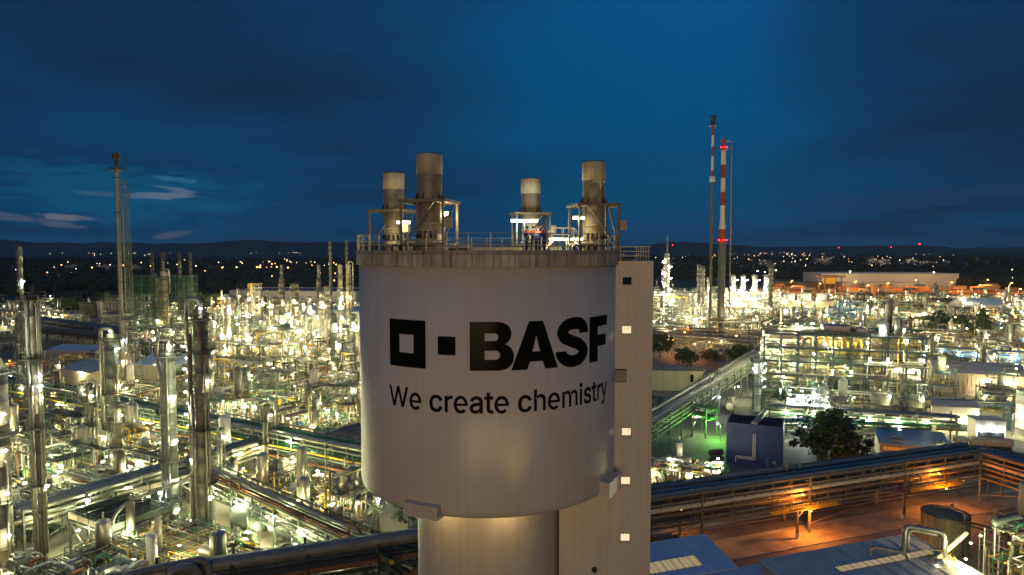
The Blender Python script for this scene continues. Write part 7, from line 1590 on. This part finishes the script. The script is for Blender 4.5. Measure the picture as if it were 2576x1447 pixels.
def fill(step, dmin, dmax, gap):
    n = int(700 / step)
    for i in range(-n, n):
        for j in range(0, int(900 / step)):
            p, q = i * step, j * step * .92 + 40
            x, y = GE[0] * p + GN[0] * q + r.uniform(-1, 1), GE[1] * p + GN[1] * q + r.uniform(-1, 1)
            if not dmin <= y < dmax: continue
            u, v = proj((x, y, 0))
            if u < -70 or u > 2650: continue
            st = style(u, v)
            if st is None or r.random() > st['p']: continue
            w, d = step * r.uniform(.82, .95), step * r.uniform(.74, .88); rad = step * .42
            if not free(x, y, rad): 
                if not free(x, y, rad * .45): continue
                w *= .5; d *= .5; rad *= .45
            H = r.uniform(*st['H'])
            if st['lod'] == 0 and r.random() < .12: H *= 1.5
            if 420 < u < 930 and 775 < v < 1010: H = max(3.0, min(H, zat(r.uniform(782, 880) if v > 850 else r.uniform(765, 815), y)))
            fm = r.choice([green_steel, green_steel, galv, galv, dark_steel, steel_brown]) if x < 0 else r.choice([galv, galv, blue_steel, green_steel, dark_steel])
            cells.append((x, y)); occ(x, y, rad * .8)
            big = max(.5, min(1.0, w / (step * .7)))
            unit((x, y, 0), GA + r.choice((0, 0, math.pi / 2)), w, d, H, len(cells) * 13 + 5, fm, st['lod'], st['lamps'], max(0 if st['nl'][0] == 0 else 1, int(round(r.randint(*st['nl']) * big))), st['s'], 1.0 if big == 1 else .6)
fill(13.5, 84, 190, 1); N1 = len(cells) 
fill(17, 190, 300, 1); fill(24, 300, 640, 1)
# low pipework, pumps and small skids in the gaps between the units nearest the viewer
_st = style
def style(u, v):
    if u < 930 and 1120 < v < 1560: return dict(H=(1.8, 4.6), lod=0, lamps=('white', 'white', 'warm'), nl=(0, 2), s=.6, p=.85)
    return None
fill(6.5, 86, 178, 1)
# slim process columns standing between the units
for k in range(78):
    if k < 50: u, v = r.uniform(500, 905), r.uniform(835, 1010)
    elif k < 64: u, v = r.uniform(120, 900), r.uniform(1010, 1250)
    else: u, v = r.uniform(1960, 2560), r.uniform(830, 1000)
    x, y = base(u, v)
    if not free(x, y, 0.2) and r.random() < .5: continue
    h = (max(10, zat(r.uniform(725, 840), y)) if u < 930 else r.uniform(12, 22)) if v < 1010 else r.uniform(10, 20); rad = r.uniform(.5, 1.1)
    m = r.choice([column_clad, column_green, aluclad, white_paint, column_dark]); mw_ = {'column_cladding': 'brownish', 'column_cladding_green': 'pale green', 'aluminium_cladding': 'silver', 'white_paint': 'white', 'column_cladding_dark': 'dark'}[m.name]
    column(uniq(('stout ' if rad > .85 else 'slim ') + mw_ + ' process column', ['with arched pipe', 'with one platform', 'rising from pipework'], place_words(x, y, h * .6)), (x, y), rad, h, m, [(h * .8, -3, 0)] + ([(h * .5, -3, 0)] if h > 14 else []), 300 + k, gooseneck=(r.choice((-1, 1)), .22, 1.0, h * .5) if r.random() < .4 else None, lamps=[('white' if v > 1000 else 'far_white', rad + .5, -rad - .4, h * .78 + 1.8, .8)] + ([('warm', -rad - .3, -rad - .4, h * .45, .8)] if r.random() < .5 else []), group='slim process columns among the units')
# lamp posts along the plant streets
for k in range(34):
    u, v = (r.uniform(100, 900), r.uniform(930, 1300)) if k < 22 else (r.uniform(1950, 2560), r.uniform(950, 1110)); x, y = base(u, v); lamp_post((x, y, 0), r.uniform(4.5, 7), 'white', 'white lamp on a thin post among the pipework', 'white post lamps in the plant', .85, .8, r.uniform(0, 6))
# ---------------------------------------------------------------- night haze over the plain
hz = bpy.data.materials.new('haze'); hz.use_nodes = True; ht = hz.node_tree; ht.nodes.clear()
pv = ht.nodes.new('ShaderNodeVolumePrincipled'); pv.inputs['Color'].default_value = (.66, .84, 1.0, 1); pv.inputs['Density'].default_value = 1.9e-5; pv.inputs['Anisotropy'].default_value = .25
ho = ht.nodes.new('ShaderNodeOutputMaterial'); ht.links.new(pv.outputs[0], ho.inputs['Volume'])
b = MB(); b.box(-20500, 20500, -400, 19500, -2, 330); b.build('haze', hz, kind='stuff')
